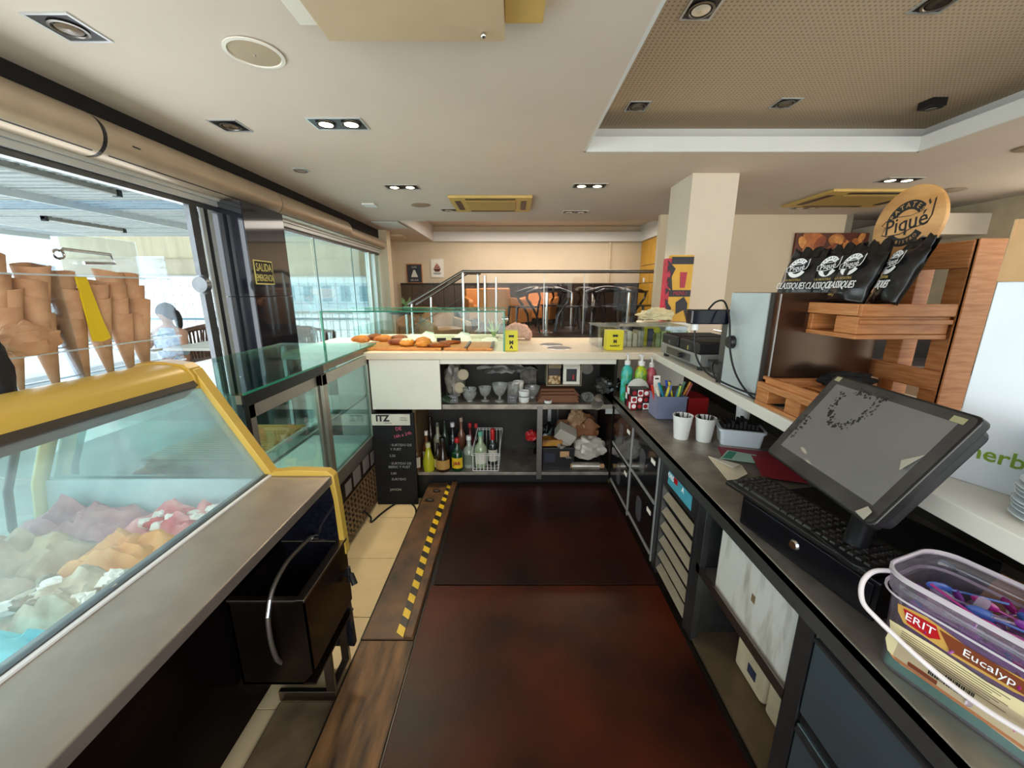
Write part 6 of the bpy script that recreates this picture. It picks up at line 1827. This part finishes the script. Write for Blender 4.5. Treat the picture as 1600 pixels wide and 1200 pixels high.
# round sign
dsg = T('round_sign', 'round plywood sign with black lettered crisp logo above the black bags', 'sign', (1.47, 1.54, 1.80))
Ms = Fr((1.47, 1.545, 1.795), (0, -1, 0), (0.06, 0, 1))
m_ply = mat('plywood', '#D9A66A', .5, col2='#C08A4E', scale=5, stretch=(1, 1, 4), detail=5)
MB().lathe([(0, -.018), (.130, -.018), (.133, -.014), (.133, -.002), (.130, 0), (0, 0)], n=56, M=Ms, capb=False, capt=False).out('disc', m_ply, dsg, smooth=True)


def arcband(M, r0, r1, a0, a1, z, m, parent, name='band', n=28, h=.0008):
    mb = MB()
    vs = []
    for i in range(n + 1):
        a = rad(a0 + (a1 - a0) * i / n)
        for r_ in (r0, r1):
            vs.append(M @ Vector((r_ * math.cos(a), r_ * math.sin(a), z)))
    mb.add(vs, [(2 * i, 2 * i + 1, 2 * i + 3, 2 * i + 2) for i in range(n)])
    return mb.out(name, m, parent, solid=h)


def arctext(s, r, size, M, a_mid, step, m, parent, z, inward=False):
    n = len(s)
    for i, chh in enumerate(s):
        a = a_mid + ((n - 1) / 2 - i) * step * (-1 if inward else 1)
        Mx = M @ Matrix.Rotation(rad(a), 4, 'Z') @ Matrix.Translation((r, 0, z)) @ Matrix.Rotation(-PI / 2 if not inward else PI / 2, 4, 'Z')
        text(chh, size, Mx, m, parent, ext=.0003)


def logo(M, s, parent, ink, back, full=True):
    """s: radius of the emblem"""
    arcband(M, .60 * s, .98 * s, 20, 175, .0008, ink, parent, 'emblem_arc')
    arctext('PATATES', .79 * s, .30 * s, M, 97, 19, back, parent, .0014)
    arcband(M, .62 * s, .98 * s, 215, 330, .0008, ink, parent, 'emblem_arc')
    arctext('BISTRO', .80 * s, .20 * s, M, 285, 12, back, parent, .0014, True)
    Mx = M @ Matrix.Rotation(rad(8), 4, 'Z')
    pts = [(-1.15, .22), (-.95, .10), (-1.1, -.25), (-.85, -.36), (-.2, -.42), (.3, -.30), (.95, -.26), (1.12, .05), (1.2, .75), (1.0, .55), (.92, .78), (.75, .36), (.2, .30), (-.4, .42), (-.95, .38)]
    vs = [Mx @ Vector((p[0] * s, p[1] * s, .0018)) for p in pts]
    MB().add(vs, [tuple(range(len(vs)))]).out('emblem_outline', ink, parent, solid=.0005)
    vs = [Mx @ Vector((p[0] * s * .95 + .0, p[1] * s * .90, .0024)) for p in pts]
    MB().add(vs, [tuple(range(len(vs)))]).out('emblem_field', back, parent, solid=.0005)
    text('Piqué', .95 * s, Mx @ Matrix.Translation((0.02 * s, .0, .003)), ink, parent, ext=.0003, sx=.92, bold=.0006)


logo(Ms, .083, dsg, m_blackt, m_ply)
# black crisp bags
m_bagk = mat('black_foil_bag', '#0C0C0E', .28, var=.3, scale=30, bump=.15, coat=.2)
m_gold = mat('gold_ink', '#B49A58', .5)


def crisp_bag(x, y, label, rz, lean, wdt=.180, hgt=.232, seed=0, z=1.5035):
    o = T('crisp_bag', label, 'crisp bag', (x, y, z), 'black crisp bags on the rack', world=False)
    M = Matrix.Rotation(rz, 4, 'Z') @ Fr((0, 0, 0), (0, -1, 0), (lean, 0, 1))

    def prof(u, v, side):
        wv = wdt * (1 - .18 * max(0, v - .6) / .4)
        x_ = (u - .5) * wv
        puff = .040 * (math.sin(PI * u) ** .6) * (math.sin(PI * min(1, v * .92 + .10)) ** .7)
        puff += .006 * mnoise.noise(Vector((u * 5, v * 5, seed * 3 + side)))
        if v > .80:
            puff = puff * .5 + .010 * math.sin(u * 22 + seed)
        z_ = v * hgt
        if v > .95:
            z_ += .010 * math.sin(u * 17 + seed * 2)
        return M @ Vector((x_, z_, puff * side + (.006 if side > 0 else 0)))
    MB().grid(lambda u, v: prof(u, v, 1), 22, 24).out('front', m_bagk, o, smooth=True, solid=.001)
    MB().grid(lambda u, v: prof(1 - u, v, -.35), 10, 12).out('back', m_bagk, o, smooth=True)
    Ml_ = M @ Matrix.Translation((0, .135, .047))
    s = .042
    arcband(Ml_, .55 * s, 1.0 * s, 15, 175, .0, m_whitet, o, 'emblem_arc', h=.0012)
    arctext('PATATES', .78 * s, .32 * s, Ml_, 97, 20, m_blackt, o, .001)
    arcband(Ml_, .60 * s, .98 * s, 210, 335, .0, m_whitet, o, 'emblem_arc', h=.0012)
    Mx = Ml_ @ Matrix.Rotation(rad(8), 4, 'Z') @ Matrix.Translation((0, 0, .0016))
    pts = [(-1.15, .22), (-1.1, -.25), (-.2, -.42), (.95, -.26), (1.12, .05), (1.2, .75), (.75, .36), (-.4, .42)]
    MB().add([Mx @ Vector((p[0] * s, p[1] * s, 0)) for p in pts], [tuple(range(8))]).out('emblem_outline', m_whitet, o, solid=.0005)
    MB().add([Mx @ Vector((p[0] * s * .94, p[1] * s * .86, .0006)) for p in pts], [tuple(range(8))]).out('emblem_field', m_blackt, o, solid=.0005)
    text('Piqué', .72 * s, Mx @ Matrix.Translation((0, 0, .0012)), m_whitet, o, ext=.0002)
    text('LA NOSTRA', .014, M @ Matrix.Translation((0, .082, .050)), m_gold, o, ext=.0004)
    text('CLASSIQUES', .040, M @ Matrix.Translation((0, .056, .0495)), m_whitet, o, ext=.0006, sx=.60)
    text('160 g', .013, M @ Matrix.Translation((-.03, .022, .040)), m_gold, o, ext=.0004)
    return o


crisp_bag(1.24, 1.745, 'black crisp bag with white emblem, leftmost on the wooden rack', .25, .30, seed=1)
crisp_bag(1.275, 1.62, 'black crisp bag, second from the left on the rack', .12, .30, seed=2)
crisp_bag(1.255, 1.50, 'black crisp bag with the clearest emblem, third on the rack', 0.0, .38, seed=3)
crisp_bag(1.31, 1.395, 'black crisp bag at the right end of the rack, twisted top', -.35, .36, seed=4)
# white packaging box
wb = T('carton', 'tall white carton with green lettering and tan open flaps on the shelf', 'box', (1.3, 0.6, 1.10))
M = Fr((1.085, 0.895, 1.1005), (.02, -1, 0), (1, .02, 0))
m_wc = mat('white_carton', '#DCE2E6', .6, var=.03)
Mw = Matrix.Translation((1.085, 0.895, 1.1005)) @ Matrix.Rotation(rad(20), 4, 'Z')
MB().box(0, .45, -.55, 0, 0, .47, M=Mw).out('body', m_wc, wb, bevel=.002)
MB().box(-.004, .0, -.55, 0, .47, .60, M=Mw @ Matrix.Translation((0, 0, .47)) @ Matrix.Rotation(rad(4), 4, 'Y') @ Matrix.Translation((0, 0, -.47))).out('flap', m_card, wb)
MB().box(0, .45, -.004, 0, .47, .60, M=Mw).out('flap', m_card, wb)
MB().box(.02, .3, -.52, -.30, .55, .575, M=Mw).out('top_inner', m_card, wb)
Mx = Mw @ Fr((-.001, -.075, .08), (0, -1, 0), (0, 0, 1))
text('herb', .048, Mx, mat('leaf_green', '#7A9A2C', .6), wb, ext=.0006, bold=.0006)
Mp = Mw @ Fr((-.006, -.16, .385), (0, -1, -.0), (-.02, 0, 1))
MB().prism([(-.10, .09), (.2, .09), (.2, -.25), (.12, -.22)], 0, .0012, 'z', M=Mp).out('leaflet', mat('leaflet_pale', '#DDE3CF', .6, col2='#D9D29A', scale=3), wb)
text('herbalVE', .026, Mp @ Matrix.Translation((.035, .03, .0018)), mat('grey_green_ink', '#6E7A6A', .7), wb, ext=.0002)
for i in range(6):
    MB().box(-.0 + .02 * i, .12, -.02 - i * .018, -.0185 - i * .018, .0012, .0016, M=Mp).out('ruled_line', mat('grey_green_ink', '#6E7A6A'), wb)
# plates
m_plate = mat('china', '#DDE6E8', .15, var=.02, coat=.4)
pfirst = None
for i in range(17):
    rr = 1.0 if i < 8 else .86
    x_ = 1.088 + (.004 if i % 3 else -.004) + (0.006 if i >= 8 else 0)
    y_ = 0.672 + .003 * ((i * 7) % 3 - 1)
    z_ = 1.1008 + i * .0098
    lab = '%s white saucer of the %s group in the stack at the right edge' % (['lowest', 'second', 'third', 'fourth', 'fifth', 'sixth', 'seventh', 'eighth', 'topmost'][i if i < 8 else i - 8], 'wider lower' if i < 8 else 'smaller upper')
    o = T('saucer', lab, 'plate', (x_, y_, z_), 'stacked white saucers', world=False)
    MB().lathe([(0, .002), (.035 * rr, .001), (.038 * rr, 0), (.040 * rr, .003), (.072 * rr, .0075), (.076 * rr, .0085), (.075 * rr, .0100), (.045 * rr, .0062), (0, .0055)], n=36, capb=False, capt=False).out('saucer', m_plate, o, smooth=True)

# ================================================================ FAR SIDE
# poster stand beside the pillar
ps = T('poster_stand', 'tall red and yellow menu poster box standing beside the white pillar', 'poster', (1.53, 3.72, 1.1))
m_py = mat('poster_yellow', '#D9A42C', .5, var=.06)
m_pr = mat('poster_red', '#B5243C', .5, var=.2, scale=20)
m_pk = mat('poster_black', '#241A20', .5)
MB().box(1.46, 1.66, 3.70, 3.78, 1.101, 1.87).out('panel', m_py, ps)
MB().box(1.415, 1.46, 3.70, 3.78, 1.101, 1.84).out('red_strip', m_pr, ps)
for z0, z1 in ((1.79, 1.855), (1.50, 1.56)):
    MB().box(1.46, 1.66, 3.697, 3.70, z0, z1).out('dark_band', m_pk, ps)
Mq = Fr((1.56, 3.6965, 1.5), (1, 0, 0), (0, 0, 1))
for pts in ([(-.14, .33), (-.10, .20), (-.12, .10), (-.07, .04), (-.09, .18), (-.06, .25)], [(-.13, -.02), (-.10, -.20), (-.06, -.30), (-.07, -.10)], [(-.03, -.05), (.04, .0), (.08, -.06), (.085, -.22), (.05, -.12), (-.02, -.16)]):
    MB().prism(pts, 0, .001, 'z', M=Mq).out('silhouette', m_pk, ps)
MB().prism([(-.005, .08), (.04, .08), (.05, .22), (-.015, .22)], 0, .001, 'z', M=Mq).out('drink_picture', m_pr, ps)
text('MENU', .05, Mq @ Matrix.Translation((0, .03, .001)), m_pr, ps, sx=.9)
text('MA', .045, Mq @ Matrix.Translation((.03, -.27, .001)), m_whitet, ps, bold=.002)
for i in range(7):
    MB().prism([(-.135 + .01 * (i % 2), .28 - i * .1), (-.10, .26 - i * .1), (-.13, .22 - i * .1)], .0, .0012, 'z', M=Mq).out('leaf_shape', m_pk, ps)


def picture(name, label, x0, x1, z0, z1, y, frame, face):
    o = T(name, label, 'picture', ((x0 + x1) / 2, y, z0))
    t = .02
    MB().box(x0, x1, y - .02, y, z0, z1).out('frame', frame, o, bevel=.002)
    MB().box(x0 + t, x1 - t, y - .024, y - .0205, z0 + t, z1 - t).out('print', face, o)
    return o


o = picture('framed_picture', 'dark slate picture with pale sailing shape in a brown wooden frame on the far wall', -2.46, -2.09, 1.73, 2.17, 9.40, m_woodh, mat('slate', '#2F3640', .7))
Mq = Fr((-2.275, 9.375, 1.93), (1, 0, 0), (0, 0, 1))
MB().prism([(-.08, -.06), (.08, -.06), (.02, .10), (-.02, .10)], 0, .001, 'z', M=Mq).out('motif', m_cove, o)
text('CAFE', .05, Mq @ Matrix.Translation((0, .16, .001)), m_cove, o)
text('DEL MAR', .045, Mq @ Matrix.Translation((0, -.13, .001)), m_cove, o)
o = picture('dessert_picture', 'white canvas with a chocolate sundae picture on the far wall', -1.89, -1.59, 1.86, 2.28, 9.40, m_white, m_paper)
Mq = Fr((-1.74, 9.373, 2.06), (1, 0, 0), (0, 0, 1))
MB().prism([(-.09, .0), (.09, .0), (.05, -.07), (-.05, -.07)], 0, .001, 'z', M=Mq).out('bowl_picture', mat('choc', '#5A2A1A', .5), o)
MB().prism([(-.08, .005), (.08, .005), (.04, .08), (.0, .13), (-.04, .07)], 0, .001, 'z', M=Mq).out('sundae_picture', mat('choc_red', '#8A3A2C', .5, col2='#D9B49A', scale=25), o)
MB().prism([(-.1, -.09), (.1, -.09), (.07, -.13), (-.07, -.13)], 0, .001, 'z', M=Mq).out('saucer_picture', mat('grey_blue', '#9AA0A8', .5), o)
# food picture on the right wall
o = T('food_picture', 'large wide photograph of golden loaves and pastries on the right hand wall', 'picture', (4.7, 6.13, 1.5))
MB().box(4.22, 5.30, 6.10, 6.139, 1.45, 2.39).out('canvas', mat('dark_bread', '#3E160C', .5, col2='#6A2A14', scale=5), o)
for i in range(34):
    cx, cz = 4.28 + R.random() * .95, (1.9 + R.random() * .45) if i > 12 else (1.52 + R.random() * .80)
    col_ = R.choice(['#B0642C', '#D08C48', '#8A3E1C', '#C27A3A'])
    rr = .05 + .09 * R.random()
    a = R.random() * 3
    cx = min(max(cx, 4.23 + rr), 5.29 - rr)
    pts = [(cx + rr * math.cos(t / 14 * 6.283) * math.cos(a) - .6 * rr * math.sin(t / 14 * 6.283) * math.sin(a), min(2.385, max(1.455, cz + rr * math.cos(t / 14 * 6.283) * math.sin(a) + .6 * rr * math.sin(t / 14 * 6.283) * math.cos(a)))) for t in range(14)]
    MB().prism(pts, 6.099 - i * .0002, 6.0995 - i * .0002, 'y').out('loaf_picture', mat('loaf_' + col_[1:], col_, .5, var=.25, scale=14), o)

# railing
rl = T('handrail', 'stainless handrail with glass infill along the raised dining deck', 'railing', (0, 6.6, 0.84))
Y_ = 6.55
for (dy, pts) in ((0, [(-1.72, 1.33), (-0.80, 1.862), (2.95, 1.862)]), (.55, [(-1.72, 1.31), (-0.80, 1.86), (-.55, 1.86)])):
    MB().tube([(p[0], Y_ + dy, p[1]) for p in pts], .028, 12).out('rail', m_steel, rl, smooth=True)
MB().tube([(-1.70, Y_ + .02, .95), (-.80, Y_ + .02, 1.45)], .008, 8).out('lower_bar', m_steel, rl, smooth=True)
for i, (x_, dy, zt, zb) in enumerate(((-1.66, 0, 1.36, .45), (-1.45, .55, 1.45, .45), (-.80, 0, 1.85, .84), (-.60, .55, 1.85, .84), (-.45, .1, 1.80, .84), (-.28, .55, 1.78, .84))):
    MB().tube([(x_, Y_ + dy, zb), (x_, Y_ + dy, zt)], .022, 10).out('post', m_chrome, rl, smooth=True)
for x_ in (.52, 1.18):
    MB().box(x_, x_ + .012, Y_, Y_ + .012, .85, 1.84).out('glass_joint', m_alu, rl)
MB().box(-.40, 2.9, Y_ + .004, Y_ + .010, .86, 1.83).out('glass_panel', glassm('rail_glass', '#FFFFFF', 0.0), rl)


def armchair(name, label, x, y, z, rz, m, group):
    o = T(name, label, 'armchair', (x, y, z), group, world=False, rz=rz)
    MB().box(-.30, .30, -.30, .28, .14, .42).out('seat', m, o, bevel=.03, seg=3)
    MB().box(-.34, .34, .22, .36, .14, .80, M=Matrix.Rotation(rad(-6), 4, 'X')).out('backrest', m, o, bevel=.03, seg=3)
    for s in (-1, 1):
        MB().prism([(-.34, .12), (.34, .12), (.34, .60), (-.30, .54), (-.34, .48)], .30 * s, .40 * s, 'x').out('arm', m, o, bevel=.02, seg=3)
        for q in (-1, 1):
            MB().box(.30 * s - .02, .30 * s + .02, .28 * q - .02, .28 * q + .02, 0, .14).out('leg', m_woodd, o)
    return o


a1 = armchair('armchair', 'tan leather armchair on the lower level, right one beside the handrail foot', -1.28, 7.5, .45, .6, m_tan, 'tan armchairs on the lower level')
dup(a1, (-2.0, 8.25, .45), rz=-.1, label='tan leather armchair on the lower level, left one by the round table')
a2 = armchair('armchair', 'orange leather armchair on the raised deck, leftmost behind the rail posts', -.62, 8.7, .84, .3, m_orange, 'orange armchairs on the raised deck')
dup(a2, (-.12, 7.75, .84), rz=2.5, label='orange leather armchair on the raised deck, seen from behind at left')
dup(a2, (.55, 8.7, .84), rz=-.4, label='orange leather armchair on the raised deck, partly hidden by the black chairs')


def ped_table(x, y, z, r, h, label, group='round pedestal tables'):
    o = T('round_table', label, 'table', (x, y, z), group, world=False)
    MB().lathe([(0, h - .03), (r, h - .03), (r, h), (0, h)], n=32, capb=False, capt=False).out('tabletop', m_woodd, o)
    MB().tube([(0, 0, .02), (0, 0, h - .03)], .035, 14).out('pedestal', m_chrome, o, smooth=True)
    MB().lathe([(0, 0), (.2, 0), (.2, .012), (.04, .03), (0, .03)], n=28, capb=False, capt=False).out('base', m_chrome, o, smooth=True)
    return o


t1 = ped_table(-1.98, 7.4, .45, .33, .72, 'round dark table with a potted plant on the lower level')
dup(t1, (.62, 7.05, .84), label='round dark table on the deck nearest the bar, left one')
dup(t1, (1.22, 8.1, .84), label='round dark table on the deck, set back between black chairs')
dup(t1, (1.75, 8.6, .84), label='round dark table farthest back on the deck')
dup(t1, (2.12, 7.2, .84), label='round dark table on the deck nearest the white pillar')
dup(t1, (-.25, 8.5, .84), label='small dark table between the orange armchairs')
o = T('potted_plant', 'small plant in a pale green pot on the lower level table', 'plant', (-1.98, 7.4, 1.17))
MB().lathe([(.04, 0), (.06, .10), (.055, .10), (0, .09)], (-1.98, 7.4, 1.171), 20, capt=False).out('pot', mat('pale_green_pot', '#A9BBA5', .5), o, smooth=True)
mb = MB()
for i in range(12):
    a = i * .55
    mb.tube([(-1.98, 7.4, 1.26), (-1.98 + .05 * math.cos(a), 7.4 + .05 * math.sin(a), 1.33), (-1.98 + .10 * math.cos(a), 7.4 + .1 * math.sin(a), 1.36 + .04 * (i % 3))], [.008, .012, .003], 5)
mb.out('leaves', mat('plant_green', '#7E9A5E', .6), o)
m_chair = mat('black_chair', '#14141A', .22, var=.1, coat=.3)


def black_chair(x, y, rz, label):
    o = T('dining_chair', label, 'chair', (x, y, .84), 'black chairs on the raised deck', world=False, rz=rz)
    MB().rbox(-.22, .22, -.20, .22, .43, .46, .07).out('seat', m_chair, o, bevel=.005)
    pts = [(.25 * math.cos(rad(a)), .05 + .20 * math.sin(rad(a)) - .0, .70 + .05 * math.sin(rad(a))) for a in range(-15, 196, 14)]
    rr = [.020 + .034 * math.sin(PI * i / (len(pts) - 1)) for i in range(len(pts))]
    MB().tube(pts, rr, 10).out('top_rail', m_chair, o, smooth=True)
    for s in (-1, 1):
        MB().tube([(.24 * s, .0, .70), (.20 * s, .0, .58), (.21 * s, .10, .45), (.20 * s, .19, .30), (.23 * s, .24, 0)], [.026, .020, .026, .020, .014], 8).out('leg', m_chair, o, smooth=True)
        MB().tube([(.19 * s, -.17, .44), (.19 * s, -.18, .30), (.21 * s, -.21, 0)], [.026, .020, .014], 8).out('leg', m_chair, o, smooth=True)
    return o


bc = black_chair(.18, 6.95, -1.2, 'black curved back chair turned to the left table, leftmost of the row')
for x_, y_, rz, l in ((1.02, 7.1, 1.5, 'black curved back chair right of the nearest left table'), (.75, 7.75, 0.2, 'black curved back chair behind the nearest left table'), (1.40, 7.1, -1.3, 'black curved back chair mid row, its wide rail towards the bar'),
                      (1.55, 7.9, .3, 'black curved back chair second row, middle'), (1.72, 7.2, 2.9, 'black curved back chair left of the pillar side table'), (2.45, 7.6, .8, 'black curved back chair beside the ochre panels'), (2.1, 8.1, -.4, 'black curved back chair second row, right'), (1.0, 8.5, .9, 'black curved back chair farthest back at centre')):
    dup(bc, (x_, y_, .84), rz=rz, label=l)
# dark seating and cabinet on the right customer side
o = T('dark_sofa', 'black sofa back seen through the wooden rack on the customer side', 'sofa', (3.6, 4.6, -0.1))
MB().box(2.9, 5.6, 4.75, 4.95, -.1, 1.08).out('backrest', m_black, o, bevel=.03)
MB().box(2.9, 5.6, 4.2, 4.75, -.1, .75).out('seat', m_black, o, bevel=.03)
o = T('customer_counter', 'pale brown table edge behind the carton on the customer side', 'table', (2.4, 2.2, -0.1))
MB().box(2.05, 3.3, 1.5, 2.9, .92, .96).out('tabletop', mat('table_brown', '#8A6A50', .4), o, bevel=.004)
for x_, y_ in ((2.12, 1.58), (3.2, 1.58), (2.12, 2.8), (3.2, 2.8)):
    MB().box(x_, x_ + .06, y_, y_ + .06, -.10, .92).out('leg', m_woodd, o)
o = T('light_switch', 'small white switch on the ochre panelling', 'switch', (2.96, 9.0, 1.75))
MB().box(2.95, 2.963, 8.95, 9.05, 1.74, 1.84).out('plate', m_whitep, o, bevel=.003)
MB().box(2.946, 2.95, 8.97, 9.03, 1.76, 1.82).out('rocker', m_white, o)
S('floor_right', box(1.9, 6.2, -2.0, 3.75, -0.16, -0.10), mat('dark_floor', '#4B3B30', 0.3))
